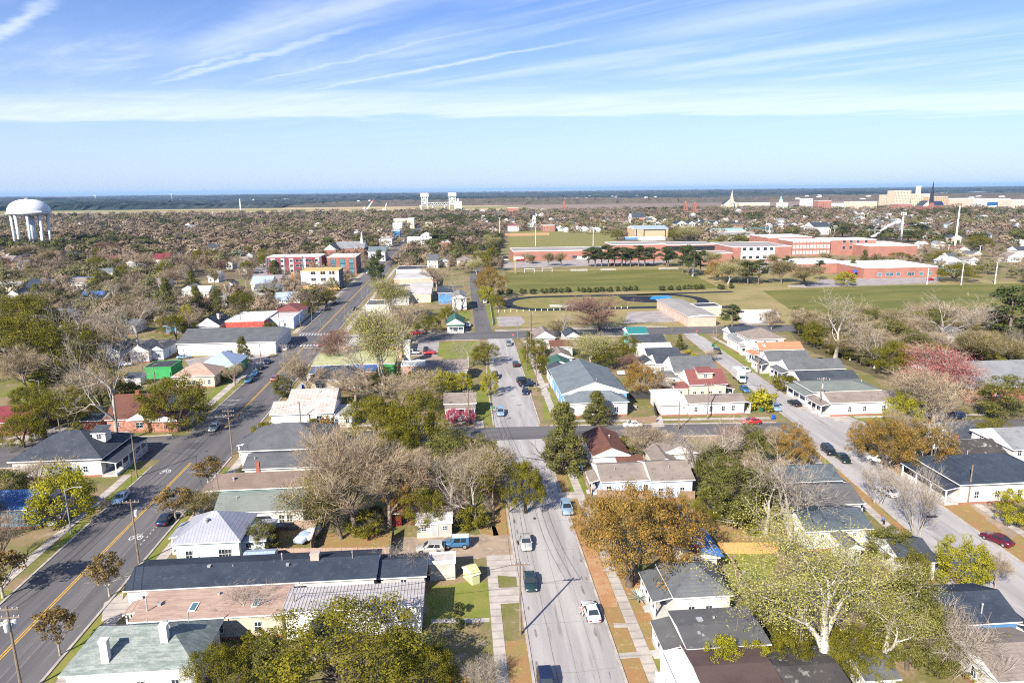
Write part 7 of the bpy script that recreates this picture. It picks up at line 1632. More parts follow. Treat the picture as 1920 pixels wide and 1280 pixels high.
KIND = {   # body sections, greenhouse base (rear, front), roof (rear, front), belt, top, half width, wheel x, radius
 'sedan': ([(-2.35, .70, .38, .80, .12), (-2.2, .86, .25, .98, .12), (-1.5, .90, .22, 1.0, .1), (.7, .90, .22, .96, .1), (1.7, .89, .22, .88, .12), (2.25, .80, .28, .72, .14), (2.38, .64, .36, .60, .1)], (-1.75, 1.15), (-.95, .25), .95, 1.44, .86, (-1.42, 1.42), .33),
 'suv': ([(-2.25, .80, .42, 1.05, .08), (-2.15, .91, .32, 1.10, .08), (-1.4, .93, .30, 1.10, .08), (.9, .93, .30, 1.06, .1), (1.7, .92, .30, 1.02, .14), (2.2, .86, .34, .90, .16), (2.32, .70, .42, .78, .1)], (-2.1, 1.2), (-1.85, .35), 1.06, 1.70, .90, (-1.38, 1.42), .37),
 'jeep': ([(-2.1, .90, .45, 1.10, .04), (-1.4, .93, .42, 1.12, .04), (.8, .93, .42, 1.12, .05), (1.6, .92, .42, 1.08, .1), (2.1, .88, .46, 1.0, .12), (2.2, .8, .5, .9, .06)], (-2.05, 1.0), (-2.0, .62), 1.1, 1.92, .90, (-1.35, 1.4), .42),
 'pickup': ([(-2.8, .88, .45, 1.02, .05), (-2.0, .93, .40, 1.05, .05), (-.5, .93, .40, 1.05, .06), (1.2, .93, .40, 1.05, .1), (2.3, .92, .40, 1.0, .14), (2.75, .84, .45, .88, .12)], (-.55, 1.45), (-.45, .75), 1.04, 1.80, .90, (-1.75, 1.8), .4),
}
CACHE = {}
def carmeshes(kind, colour, roofc=None):
    key = (kind, colour, roofc)
    if key in CACHE: return CACHE[key]
    secs, gb, gt, zb, zt, hw, wx, r = KIND[kind]; pm = paint('car_paint_' + colour, CARC[colour]); L = []
    m = loft(secs, pm, 'body'); h2 = hw * .80
    B = [(gb[0], -hw, zb), (gb[1], -hw, zb), (gb[1], hw, zb), (gb[0], hw, zb)]; Tp = [(gt[0], -h2, zt), (gt[1], -h2, zt), (gt[1], h2, zt), (gt[0], h2, zt)]
    m.poly(Tp, 1)
    for i in range(4):
        j = (i + 1) % 4; m.poly([B[i], B[j], Tp[j], Tp[i]])
    for s in (-1, 1): m.box(gb[1] - .35, gb[1] - .12, s * (hw + .05) - .09, s * (hw + .05) + .09, zb - .02, zb + .14)
    if kind == 'pickup': m.box(-2.68, -.68, -.78, .78, 1.052, 1.056, 2)
    L.append(('body', m.mesh('body', [pm, paint('car_paint_' + (roofc or colour), CARC[roofc or colour]), RUB], True), None))
    def quad(i, j, f0, f1, g0, g1, nm, out):
        a, b, c, d = [Vector(q) for q in (B[i], B[j], Tp[j], Tp[i])]; n = (b - a).cross(d - a).normalized() * .012
        P = lambda u, w: tuple((a.lerp(b, u)).lerp(d.lerp(c, u), w) + n)
        return MB().poly([P(f0, g0), P(f1, g0), P(f1, g1), P(f0, g1)]).mesh(nm, CGL)
    L.append(('windscreen', quad(1, 2, .06, .94, .08, .92, 'windscreen', 0), None)); L.append(('rear_window', quad(3, 0, .08, .92, .12, .9, 'rear_window', 0), None))
    sp = ((.16, .46), (.50, .84)) if kind != 'pickup' else ((.1, .82),)
    for a, b in sp: L.append(('side_window', quad(0, 1, a, b, .1, .88, 'side_window', 0), None)); L.append(('side_window', quad(2, 3, 1 - b, 1 - a, .1, .88, 'side_window', 0), None))
    wm = MB().tube((0, -.11, 0), (0, .11, 0), r, n=14).mesh('wheel', RUB); rmm = MB().tube((0, -.12, 0), (0, .12, 0), r * .62, n=10).mesh('rim', RIMM)
    for x in wx:
        for s in (-1, 1): L.append(('wheel', wm, (x, s * (hw - .06), r, rmm)))
    xf, zf = secs[-2][0], secs[-2][3]; xr, zr = secs[1][0], secs[1][3]
    for s in (-1, 1):
        L.append(('headlight', MB().box(xf - .08, xf + .09, s * hw * .74 - .17, s * hw * .74 + .17, zf - .20, zf - .05).mesh('headlight', LAMP), None))
        L.append(('tail_light', MB().box(secs[0][0] - .02, secs[0][0] + .16, s * hw * .72 - .18, s * hw * .72 + .18, secs[0][3] - .24, secs[0][3] - .06).mesh('tail_light', TAIL), None))
    CACHE[key] = L; return L
def car(kind, colour, px, rz, label, roofc=None, group=None, name='parked_car', far_=False, cat='car'):
    p = G(*px); o = empty(name, (p.x, p.y, .035), math.radians(rz), label, cat, group)
    for nm, me, wh in carmeshes(kind, colour, roofc):
        if far_ and nm in ('headlight', 'tail_light'): continue
        if wh: w = put(nm, me, o, wh[:3]); put('rim', wh[3], w) if not far_ else None
        else: put(nm, me, o)
    return o
UP, DN = 90, -90
for a in (
 ('sedan', 'silver', (986, 1022), DN - 1, 'silver sedan parked at the left kerb of the middle street'),
 ('sedan', 'teal', (994, 1096), DN - 1, 'dark teal hatchback parked before the silver sedan'),
 ('sedan', 'white', (1108, 1152), UP + 3, 'white sedan with a dark glass roof panel stopped at the kerb'),
 ('suv', 'navy', (1024, 1291), DN, 'dark blue car cut by the bottom of the frame'),
 ('suv', 'lightblue', (1062, 958), DN, 'light blue car under the rust orange oak'),
 ('suv', 'silver', (808, 1034), 175, 'silver crossover parked on the gravel yard'),
 ('sedan', 'lightblue', (228, 938), DN + 4, 'light blue sedan parked on the shaded side of the main street'),
 ('sedan', 'navy', (311, 978), UP + 2, 'navy sedan parked at the kerb before the tin roofed cottage'),
 ('sedan', 'greygreen', (402, 805), DN + 4, 'pale grey green car driving through the intersection'),
 ('suv', 'blue', (467, 716), DN + 4, 'blue crossover first in the line parked on the main street'),
 ('sedan', 'blue', (478, 703), DN + 4, 'blue car second in the line parked on the main street'),
 ('suv', 'black', (487, 692), DN + 4, 'black car third in the line parked on the main street'),
 ('sedan', 'navy', (501, 681), DN + 4, 'dark car last in the line parked on the main street'),
 ('suv', 'tanred', (516, 713), UP + 4, 'dark reddish car driving up the main street'),
 ('suv', 'lightblue', (938, 777), DN, 'pale blue crossover parked beside the azalea house'),
 ('suv', 'black', (982, 717), 5, 'black car parked nose in, first of three by the duplex'),
 ('pickup', 'navy', (990, 724), 6, 'navy pickup parked nose in, second of three by the duplex'),
 ('sedan', 'navy', (985, 737), DN - 8, 'dark blue hatchback, last of three by the duplex'),
 ('suv', 'black', (967, 686), UP, 'black crossover parked by the grass verge'),
 ('suv', 'grey', (954, 647), DN, 'grey car at the top of the middle street'),
 ('suv', 'black', (929, 708), DN, 'dark car shaded by the verge bush tree'),
 ('pickup', 'white', (772, 664), 178, 'white pickup parked behind the pink block building'),
 ('sedan', 'red', (805, 664), 178, 'red car beside the dark parked suv'),
 ('suv', 'black', (799, 658), UP, 'dark suv parked beside the red car'),
 ('pickup', 'white', (784, 684), DN, 'white truck parked facing out by the long brown grey roof'),
 ('pickup', 'red', (782, 627), 3, 'red pickup on the far cross street'),
 ('suv', 'white', (878, 612), DN, 'white car on the bungalow driveway'),
 ('sedan', 'white', (1186, 800), 178, 'white sedan parked on the cross street'),
 ('sedan', 'red', (1408, 794), 178, 'red car parked on the cross street by the bins'),
 ('sedan', 'white', (1397, 696), UP + 6, 'white sedan parked opposite the box truck'),
 ('sedan', 'blue', (1396, 733), DN - 5, 'blue and red car parked in front of the box truck'),
 ('sedan', 'black', (1489, 759), UP + 6, 'black sedan parked by the corner house'),
 ('suv', 'lightblue', (1453, 768), DN - 5, 'pale blue car behind the big clipped bush'),
 ('suv', 'black', (1553, 849), DN - 5, 'black crossover parked behind the dark green sedan'),
 ('sedan', 'darkgreen', (1580, 863), DN - 5, 'dark green sedan nearest the intersection'),
 ('suv', 'white', (1649, 867), 128, 'white suv parked under the rusty oaks'),
 ('sedan', 'white', (1664, 926), 100, 'white sedan behind the bare myrtle'),
 ('sedan', 'burgundy', (1868, 1016), UP + 22, 'burgundy sedan parked on the third street'),
 ('suv', 'black', (1345, 680 - 18), DN - 5, 'dark car at the kerb by the row of white houses'),
 ('suv', 'navy', (1790, 785), 175, 'dark car by the driveway below the pink tree'),
 ('suv', 'white', (485, 661), DN, 'white van before the long white hall'),
 ('suv', 'white', (535, 657), UP + 3, 'pale car at the stop line on the main street'),
 ('suv', 'navy', (432, 664), UP, 'dark blue car parked by the long white hall'),
 ('sedan', 'lightblue', (345, 672), 20, 'pale car on the shaded yard by the hall'),
 ('suv', 'burgundy', (603, 649), UP + 3, 'dark red car waiting at the crosswalk'),
 ('suv', 'black', (614, 581), UP, 'black crossover parked before the olive street tree'),
 ('suv', 'black', (630, 570), UP, 'black crossover parked behind another at the far kerb'),
 ('sedan', 'black', (665, 580), DN, 'dark sedan on the far right kerb of the main street'),
 ('suv', 'white', (690, 513), DN, 'white car beside the brick apartment block'),
 ('sedan', 'white', (234, 686), 15, 'white car behind the green walled block'),
 ('sedan', 'black', (1536, 679), 170, 'dark car under the olive bush'),
 ('suv', 'blue', (910, 566), UP, 'blue car beside the side street'),
 ('suv', 'white', (909, 568), UP, 'white car at the bend of the side street'),
): car(*a)
car('jeep', 'blue', (856, 1025), 178, 'blue off road car with a white roof on the gravel yard', 'white')
def truck():
    p = G(1386, 714); o = empty('box_truck', (p.x, p.y, .03), math.radians(DN - 5), 'white box truck parked on the third street', 'truck'); WP = paint('car_paint_white', CARC['white'])
    MB().box(-4.0, 1.3, -1.2, 1.2, .95, 3.5).build('cargo_box', WP, o)
    m = loft([(1.4, 1.0, .5, 2.3, .1), (2.2, 1.0, .5, 2.25, .1), (2.75, .98, .5, 1.4, .1), (3.5, .92, .5, 1.25, .15), (3.6, .8, .6, 1.0, .1)], WP, 'cab'); m.build('cab', WP, o)
    MB().poly([(2.24, -.85, 2.16), (2.76, -.85, 1.42), (2.76, .85, 1.42), (2.24, .85, 2.16)][::-1]).build('windscreen', CGL, o).location = (.03, 0, .03)
    for s in (-1, 1): MB().box(1.6, 2.2, s * 1.005 - .008, s * 1.005 + .008, 1.45, 2.1).build('side_window', CGL, o)
    for x in (-2.6, 2.6):
        for s in (-1, 1): w = MB().tube((0, -.14, 0), (0, .14, 0), .45, n=14).build('wheel', RUB, o, (x, s * .95, .45)); MB().tube((0, -.15, 0), (0, .15, 0), .25, n=10).build('rim', RIMM, w)
    MB().box(-3.9, 1.3, -.5, .5, .55, .948).build('chassis', TRIMD, o)
    for s in (-1, 1): MB().box(3.52, 3.62, s * .66 - .15, s * .66 + .15, .85, 1.05).build('headlight', LAMP, o)
truck()
RV = random.Random(4)
CC = list(CARC)
def lot(pts, label, group, rz):
    for x, y in pts:
        k, c = RV.choice(('sedan', 'suv', 'suv', 'pickup')), RV.choice(('white', 'silver', 'black', 'navy', 'grey', 'red', 'lightblue', 'white'))
        car(k, c, (x, y), rz + RV.uniform(-4, 4), {'lightblue': 'light blue'}.get(c, c) + ' ' + k + label[3:], None, group, far_=True)
lot([(488 + i * 8.5, 512 + (i % 2) * 12 + i * .3) for i in range(9)] + [(500, 540), (512, 541), (535, 538)], 'car parked on the lot beside the apartment blocks', 'cars on the apartment lot', 90)
lot([(728, 470), (731, 466), (734, 463), (737, 459), (742, 455), (722, 475), (726, 482), (757, 452), (706, 500)], 'car parked along the far stretch of the main street', 'cars along the far main street', 94)
lot([(948, 484), (950, 489), (938, 494), (942, 490), (972, 489), (980, 489), (1150, 497), (1165, 497), (1190, 497), (1215, 497)], 'car parked on the school drive', 'cars on the school drive', 20)
lot([(1412, 510), (1440, 507), (1744, 526), (1762, 524), (1435, 497)], 'car parked near the school hall and playground', 'cars near the school hall', 10)
lot([(1067, 431), (1077, 432), (1090, 432), (1103, 431), (1060, 432)], 'car parked along the park road', 'cars along the park road', 0)

# ------------------------------------------------------------------ poles, lamps, wires
PW = M('weathered_pole_timber', (.24, .185, .14), (.17, .13, .10), 1.5, .9, (5, .25)); PG = M('grey_lamp_steel', (.42, .42, .42), rough=.45, metal=.4); TRF = M('transformer_grey', (.50, .52, .54), rough=.5)
TOPS = {}
def pole(label, xb, yb, yt, arms=1, lamp=None, tr=0, mat=None, r=.17, along='u', name='utility_pole', key=None):
    p = G(xb, yb); h = hsolve(p.x, p.y, yt); T = empty(name, (p.x, p.y, 0), 0, label, 'street lamp' if name == 'street_lamp' else 'utility pole')
    MB().tube((0, 0, -.1), (0, 0, h), r, r * .68, 8).build('pole', mat or PW, T)
    for i in range(arms):
        z = h - .45 - i * 1.0; m = MB(); a = 1.25
        m.box(-a, a, -.07, .07, z - .07, z + .07) if along == 'u' else m.box(-.07, .07, -a, a, z - .07, z + .07)
        m.build('crossarm', PW, T)
        for s in (-1, -.55, .55, 1):
            q = (s * (a - .1), 0) if along == 'u' else (0, s * (a - .1)); MB().lathe([(.03, z + .07), (.075, z + .12), (.075, z + .2), (.03, z + .27), (.001, z + .28)], 8, c=q).build('insulator', TRF, T)
    for i in range(tr):
        a = i * 2.1 + .5; c = (.5 * math.cos(a), .5 * math.sin(a)); z = h - 2.9
        MB().lathe([(.01, z), (.27, z), (.29, z + .1), (.29, z + .95), (.2, z + 1.05), (.01, z + 1.05)], 12, c=c).build('transformer', TRF, T)
    if lamp:
        s, L = lamp; z = h - (1.6 if arms else .15); m = MB(); m.tube((0, 0, z - .5), (s * L * .55, 0, z), .05, n=6); m.tube((s * L * .55, 0, z), (s * L, 0, z + .05), .05, n=6); m.build('lamp_arm', PG, T)
        m = MB(); m.box(s * L - .3, s * L + .3, -.13, .13, z - .05, z + .08); m.build('lamp_head', PG, T)
    TOPS[key or label] = (p.x, p.y, h - .2); return T
pole('tall pole beside the lawn strip casting a long shadow over the middle street', 976, 1189, 1052, 1, key='B0')
pole('pole with transformers at the lower end of the main street', 42, 1300, 1135, 2, None, 3, key='A0')
pole('pole with one transformer at the kerb before the black roofed house', 261, 1056, 936, 1, None, 1, key='A1')
pole('pole with crossarm and street lamp at the main street intersection', 436, 852, 767, 2, (-1, 2.6), key='A2')
pole('plain wooden pole before the slate porch house', 257, 895, 815, 0, key='L1')
pole('wooden pole at the cross street by the brick garage', 116, 831, 785, 0, key='L0')
pole('pole with white transformers beside the middle street trees', 954, 960, 890, 1, None, 2, key='B1')
pole('wooden pole in front of the azalea house', 879, 797, 730, 1, key='B2')
pole('pole on the grass verge by the three parked cars', 1006, 734, 681, 1, key='B3')
pole('tall pole on the grass verge near the olive tree', 988, 694, 645, 1, key='B4')
pole('wooden pole before the rusty tin roofed house', 565, 806, 753, 0, key='C0')
pole('slim pole at the kerb of the cross street below the flat wing', 1272, 805, 752, 0, key='X1')
pole('pole by the windows of the long white house', 1326, 786, 718, 1, key='X2')
pole('pole with crossarm and transformer at the corner house', 1535, 777, 707, 1, None, 1, key='X3')
pole('bare pole before the black hip roofed porch house', 1814, 945, 871, 0, key='D0')
pole('pole with a white transformer among the rusty oaks', 1741, 897, 815, 1, None, 1, key='D1')
pole('short pole rising from the grey corrugated tin roof', 557, 1183, 1110, 0, key='W0', r=.1)
PH = ['right of the far crosswalk', 'behind the far crosswalk on the right kerb', 'before the pale blue shopfront', 'at the corner of the long white hall by the crosswalk', 'between the shopfronts and the crosswalk', 'on the right kerb beside the unfinished building', 'opposite the grey flat roofed shop', 'beside the grey flat roofed shop', 'on the left kerb by the red hip roof', 'beside the olive tree at the far left kerb', 'near the dark pines', 'left of the red shopfront', 'in front of the red shopfront', 'at the street edge by the low blue roofed shop', 'on the lawn before the tan hip roof', 'at the kerb by the conical magnolia', 'beside the green walled block', 'behind the barn roofed shed', 'behind the white gabled cottages', 'by the big clipped bush of the third street', 'by the brick school annex', 'on the third street verge by the cone evergreen', 'by the white cottage at the third street top', 'beside the porch row on the third street', 'at the top of the middle street', 'by the small empty lot', 'beside the bungalow', 'on the touchline below the school wing', 'by the goal uprights']
for i, (x, y, t) in enumerate(((649, 620, 575), (662, 618, 588), (564, 622, 586), (535, 638, 599), (525, 623, 585), (690, 553, 517), (679, 560, 536), (693, 572, 552), (585, 604, 578), (588, 590, 565), (711, 494, 470), (416, 622, 588), (453, 622, 588), (534, 695, 645), (442, 727, 690), (490, 683, 645), (291, 716, 684), (268, 700, 668), (347, 680, 655), (1423, 770, 720), (1260, 622, 600), (1337, 645, 610), (1343, 634, 602), (1421, 700, 655), (971, 636, 603), (994, 610, 588), (827, 620, 596), (1116, 515, 494), (995, 655, 600))):
    pole('thin utility pole ' + PH[i], x, y, t, 1 if i % 2 else 0, key=f'F{i}')['group'] = 'thin utility poles further out'
pole('street lamp by the shady field', 77, 746, 711, 0, (-1, 2.2), mat=PG, r=.11, name='street_lamp')
pole('street lamp arching over the main street from the shaded side', 134, 1001, 912, 0, (1, 2.6), mat=PG, r=.12, name='street_lamp')
pole('dark street lamp at the far cross street', 997, 622, 585, 0, (1, .8), mat=TRIMD, r=.12, name='street_lamp')
MP = ['at the playground end of the sports field', 'at the far right end of the sports field', 'before the parked car by the low brick school', 'left of the pair at the field corner pines', 'right of the pair at the field corner pines', 'left on the ball field', 'right on the ball field', 'by the white cottage at the ball field', 'left of two beyond the three storey school', 'right of two beyond the three storey school', 'behind the plain red brick school block', 'behind the broad evergreen at the field end', 'left of the dark evergreen among the far houses']
for i, (x, y, t) in enumerate(((1802, 534, 491), (1865, 533, 490), (1738, 533, 500), (1290, 512, 490), (1298, 518, 493), (1004, 461, 425), (1112, 462, 429), (937, 455, 408), (1435, 442, 414), (1442, 444, 418), (1564, 447, 425), (1836, 482, 460), (1777, 482, 458))):
    p = G(x, y); mast('pale light mast ' + MP[i], x, y, t, .32, 'light_mast', 'light mast', CONW, lambda T, h: MB().box(-1.2, 1.2, -.2, .2, h - .8, h).build('lamp_bar', PG, T))['group'] = 'light masts around the playing fields'
WIRE = M('black_power_cable', (.02, .02, .02))
def wire(a, b, label, off=0.0, sag=.9):
    A, B = Vector(TOPS[a]) if isinstance(a, str) else Vector(a), Vector(TOPS[b]) if isinstance(b, str) else Vector(b); A = A + Vector((off, 0, 0)); B = B + Vector((off, 0, 0)); m = MB(); pr = A; n = 14
    for i in range(1, n + 1):
        t = i / n; q = A.lerp(B, t) - Vector((0, 0, 4 * sag * t * (1 - t))); m.tube(pr, q, .026, n=4, cap=False); pr = q
    tag(m.build('power_line', WIRE), label, 'power line', 'power lines between the street poles')
WL = 'black power line strung between street poles'
for off in (-1.1, 0, 1.1): wire('A0', 'A1', WL, off); wire('A1', 'A2', WL, off); wire('B0', 'B1', WL, off); wire('B1', 'B2', WL, off)
wire('L1', 'A1', WL); wire('L1', 'L0', WL); wire('B3', 'B4', WL); wire('X2', 'X3', WL); wire('A2', 'C0', WL); wire('D0', 'D1', WL); wire('B0', 'W0', WL)

# ------------------------------------------------------------------ fences, bins, signs and other small things
def fence(label, pts, h, mat, name='wooden_fence', cat='fence', gap=0.0, px=True, pickets=False):
    P = [G(*q) for q in pts] if px else [Vector((q[0], q[1], 0)) for q in pts]; T = empty(name, P[0], 0, label, cat); o = P[0]
    for a, b in zip(P[:-1], P[1:]):
        d = b - a; L = d.length; n = max(1, int(L / 2.4)); dn = d.normalized(); nn = Vector((-dn.y, dn.x, 0))
        for i in range(n + 1):
            q = a + d * (i / n) - o; m = MB(); m.prism([(q.x + sx * .06 * dn.x + sy * .06 * nn.x, q.y + sx * .06 * dn.y + sy * .06 * nn.y) for sx, sy in ((-1, -1), (1, -1), (1, 1), (-1, 1))], 0, h + .08); m.build('post', mat, T)
        m = MB()
        def bar(x0, x1, z0, z1, t=.02):
            A = a + dn * x0 - o; B = a + dn * x1 - o; m.prism([(A.x - nn.x * t, A.y - nn.y * t), (B.x - nn.x * t, B.y - nn.y * t), (B.x + nn.x * t, B.y + nn.y * t), (A.x + nn.x * t, A.y + nn.y * t)], z0, z1)
        if pickets:
            bar(0, L, h * .25, h * .25 + .07); bar(0, L, h * .78, h * .78 + .07); k = int(L / .28)
            for i in range(k): bar((i + .3) * L / k, (i + .3) * L / k + .09, .08, h, .028)
        else:
            k = max(1, int(L / .3))
            for i in range(k): bar(i * L / k + .006, (i + 1) * L / k - .006, .05, h - .03 * ((i * 7) % 3))
        m.build('panel', mat, T)
PINKF = M('weathered_pinkish_boards', (.44, .32, .25), (.36, .26, .20), 1.2, .9, (5, .2))
fence('weathered board fence along the leaf littered yard', [(522, 1048), (730, 1046)], 1.9, PINKF)
fence('weathered side fence between the two yards', [(584, 1034), (598, 990)], 1.8, WOODP)
fence('short weathered fence behind the grey green roofed house', [(522, 992), (596, 990)], 1.6, PINKF)
fence('dark tarred fence at the end of the leaf littered yard', [(733, 1046), (738, 1004)], 1.9, M('dark_boards', (.05, .05, .05)))
fence('new cedar fence behind the green lawn', [(1345, 1038), (1458, 1038)], 2.0, NEWWOOD)
fence('dark board fence beside the blue duplex', [(1182, 748), (1222, 748), (1230, 784)], 1.8, M('dark_boards', (.05, .05, .05)))
fence('low dark fence beside the brown gabled house', [(1094, 893), (1108, 930)], 1.4, WOODP, pickets=True)
fence('white picket fence before the porch row', [(1494, 738), (1552, 772)], 1.1, W['white'], 'picket_fence', pickets=True)
fence('long wire mesh fence beside the side street', [(924, 610), (917, 560)], 1.5, PG, 'mesh_fence', pickets=True)
fence('timber deck rail beside the grey flat roofed house', [(1262, 1200), (1288, 1270)], 1.3, WOODP, 'deck_rail', pickets=True)
fence('white fence panel at the very bottom of the frame', [(1228, 1290), (1262, 1288)], 2.2, W['white'], 'picket_fence')
BINB = M('blue_plastic', (.02, .10, .42), rough=.5); BING = M('green_plastic', (.02, .16, .07), rough=.5)
def bin_(label, x, y, mat):
    p = G(x, y); T = empty('wheelie_bin', (p.x, p.y, 0), .3, label, 'bin'); m = MB(); m.v = [(-.26, -.3, .08), (.26, -.3, .08), (.26, .3, .08), (-.26, .3, .08), (-.32, -.38, 1.0), (.32, -.38, 1.0), (.32, .38, 1.0), (-.32, .38, 1.0)]
    for q in ((3, 2, 1, 0), (4, 5, 6, 7), (0, 1, 5, 4), (1, 2, 6, 5), (2, 3, 7, 6), (3, 0, 4, 7)): m.f.append(q); m.mi.append(0)
    m.build('body', mat, T); MB().box(-.35, .35, -.42, .40, 1.004, 1.08).build('lid', mat, T)
    for s in (-1, 1): MB().tube((s * .3, .3, .12), (s * .36, .3, .12), .12, n=10).build('wheel', RUB, T)
for l, x, y, c in (('blue bin beside the brown gabled house', 1091, 882, BINB), ('blue bin by the bare trees at the low shop', 568, 728, BINB), ('blue bin at the corner of the slate porch house', 128, 826, BINB), ('green bin on the third street verge', 1337, 650, BING), ('blue bin by the red car on the cross street', 1450, 786, BINB), ('green bin beside the long white house', 1428, 772, BING), ('blue bin under the rusty oaks', 1693, 878, BINB)): bin_(l, x, y, c)
SRED = M('sign_red', (.5, .02, .02), rough=.5); SGRN = M('sign_green', (.01, .28, .12), rough=.5)
def stop_sign(label, x, y):
    p = G(x, y); T = empty('stop_sign', (p.x, p.y, 0), 0, label, 'sign'); MB().tube((0, 0, 0), (0, 0, 2.9), .04, n=6).build('post', PG, T)
    m = MB(); q = [(.4 * math.cos(t), 2.55 + .4 * math.sin(t)) for t in [math.pi / 8 + i * math.pi / 4 for i in range(8)]]; k = len(m.v); m.extr([(-.07, z) for y_, z in q][:0] or [(a, b) for a, b in q], -.085, -.06)
    m.v = [(y_, x_, z) for x_, y_, z in m.v]; m.build('face', SRED, T)
    cu = bpy.data.curves.new('lettering_source', 'FONT'); cu.body = 'STOP'; cu.size = .27; cu.align_x = 'CENTER'; cu.align_y = 'CENTER'; cu.extrude = .004; cu.materials.append(W['white'])
    tmp = bpy.data.objects.new('t', cu); lm = bpy.data.meshes.new_from_object(tmp); bpy.data.objects.remove(tmp); lm.materials.clear(); lm.materials.append(W['white']); o = put('lettering', lm, T, (0, -.093, 2.55)); o.rotation_euler = (math.pi / 2, 0, 0)
stop_sign('stop sign at the top of the middle street', 962, 640); stop_sign('stop sign at the top of the third street', 1306, 632); stop_sign('stop sign at the cross street by the red car', 1407, 808)
def nameplate(label, x, y, yt):
    p = G(x, y); h = hsolve(p.x, p.y, yt); T = empty('street_name_sign', (p.x, p.y, 0), 0, label, 'sign'); MB().tube((0, 0, 0), (0, 0, h), .04, n=6).build('post', PG, T); MB().box(-.55, .55, -.02, .02, h, h + .3).build('plate', SGRN, T); MB().box(-.02, .02, -.55, .55, h + .31, h + .6).build('plate', SGRN, T)
nameplate('green street name sign by the azalea house', 925, 800, 765); nameplate('green street name sign at the corner house', 1534, 776, 762); nameplate('green street name sign over the main street corner', 602, 615, 601)
def agave():
    p = G(1199, 1124); T = empty('agave_plant', (p.x, p.y, 0), 0, 'large blue green agave rosette beside the front steps', 'plant'); m = MB(); R = random.Random(3)
    for i in range(34):
        a = i * 2.4; e = .15 + 1.0 * (i / 34); L = 2.0 - .6 * i / 34; pts = []
        for t, w in ((0, .10), (.4, .13), (.8, .07), (1, .005)):
            r = L * t * math.cos(e * (1 - .25 * t)); z = .15 + L * t * math.sin(e) - .12 * t * t; pts.append((r, z, w))
        for (r0, z0, w0), (r1, z1, w1) in zip(pts[:-1], pts[1:]):
            c, s = math.cos(a), math.sin(a); m.poly([(r0 * c - w0 * s, r0 * s + w0 * c, z0 + .03), (r0 * c + w0 * s, r0 * s - w0 * c, z0 + .03), (r1 * c + w1 * s, r1 * s - w1 * c, z1 + .03), (r1 * c - w1 * s, r1 * s + w1 * c, z1 + .03)])
    m.build('leaf_rosette', M('agave_leaf', (.32, .42, .38), (.52, .56, .44), 3, .6), T)
    MB().lathe([(.3, 0), (.35, .15), (.15, .3), (.01, .32)], 10).build('core', M('agave_core', (.2, .22, .15)), T)
agave()
def person(label, x, y, rz, shirt, trousers, hair, pose):
    p = G(x, y); T = empty('person', (p.x, p.y, .03), rz, label, 'person')
    SK = M('skin', (.42, .25, .17), rough=.6)
    b, st = pose
    J = {'pel': (0, 0, .92), 'ch': (b * .5, 0, 1.22), 'nk': (b, 0, 1.45), 'hd': (b * 1.15, 0, 1.56), 'top': (b * 1.3, 0, 1.70)}
    V = []; E = []; Rr = []; K = {}
    def add(k, q, r, par=None):
        K[k] = len(V); V.append(q); Rr.append(r)
        if par: E.append((K[par], K[k]))
    add('pel', J['pel'], .155); add('ch', J['ch'], .165, 'pel'); add('nk', J['nk'], .06, 'ch'); add('hd', J['hd'], .095, 'nk'); add('top', J['top'], .075, 'hd')
    for s, n in ((-1, 'l'), (1, 'r')):
        f = st * s; add('hip' + n, (0, s * .10, .86), .105, 'pel'); add('kn' + n, (f * .5 + .03, s * .11, .48), .07, 'hip' + n); add('an' + n, (f, s * .11, .09), .045, 'kn' + n); add('to' + n, (f + .18, s * .12, .045), .04, 'an' + n)
        add('sh' + n, (b * .95, s * .20, 1.38), .065, 'ch'); add('el' + n, (b * .95 - f * .3, s * .27, 1.10), .046, 'sh' + n); add('wr' + n, (b + .16 - f * .3, s * .25, .90), .032, 'el' + n); add('pa' + n, (b + .21 - f * .3, s * .25, .84), .034, 'wr' + n)
        for i in range(4): add(f'f{i}' + n, (b + .24 - f * .3 + .01 * i, s * (.235 + .018 * i) - .0, .765 + abs(i - 1.4) * .012), .009, 'pa' + n)
        add('th' + n, (b + .27 - f * .3, s * .225, .82), .010, 'pa' + n)
    me = bpy.data.meshes.new('body'); me.from_pydata(V, E, []); me.materials.append(SK); o = put('body', me, T)
    o.modifiers.new('skin', 'SKIN'); sv = me.skin_vertices[0].data if me.skin_vertices else None
    bm = __import__('bmesh').new(); bm.from_mesh(me); ly = bm.verts.layers.skin.verify(); bm.verts.ensure_lookup_table()
    for v_, r_ in zip(bm.verts, Rr): v_[ly].radius = (r_, r_)
    bm.verts[0][ly].use_root = True; bm.to_mesh(me); bm.free()
    o.modifiers.new('smooth', 'SUBSURF').levels = 1
    hx, hz = J['hd'][0], J['hd'][2]
    m = MB(); m.ball((hx - .02, 0, hz + .075), .115, .105, .10, 12); m.build('hair', M('hair_' + hair, {'dark': (.03, .02, .015), 'brown': (.10, .055, .03)}[hair]), T, smooth=True)
    m = MB(); m.tube((b * .1, 0, .88), (b * .75, 0, 1.36), .185, .20, 12); m.build('shirt', shirt, T, smooth=True)
    for s in (-1, 1): MB().tube((b * .95, s * .19, 1.39), (b * .95 - st * s * .3, s * .275, 1.14), .085, .07, 8).build('sleeve', shirt, T, smooth=True)
    for s in (-1, 1):
        f = st * s; m = MB(); m.tube((0, s * .10, .93), (f * .5 + .03, s * .11, .48), .125, .09, 10); m.tube((f * .5 + .03, s * .11, .50), (f, s * .11, .1), .09, .07, 10); m.build('trouser_leg', trousers, T, smooth=True)
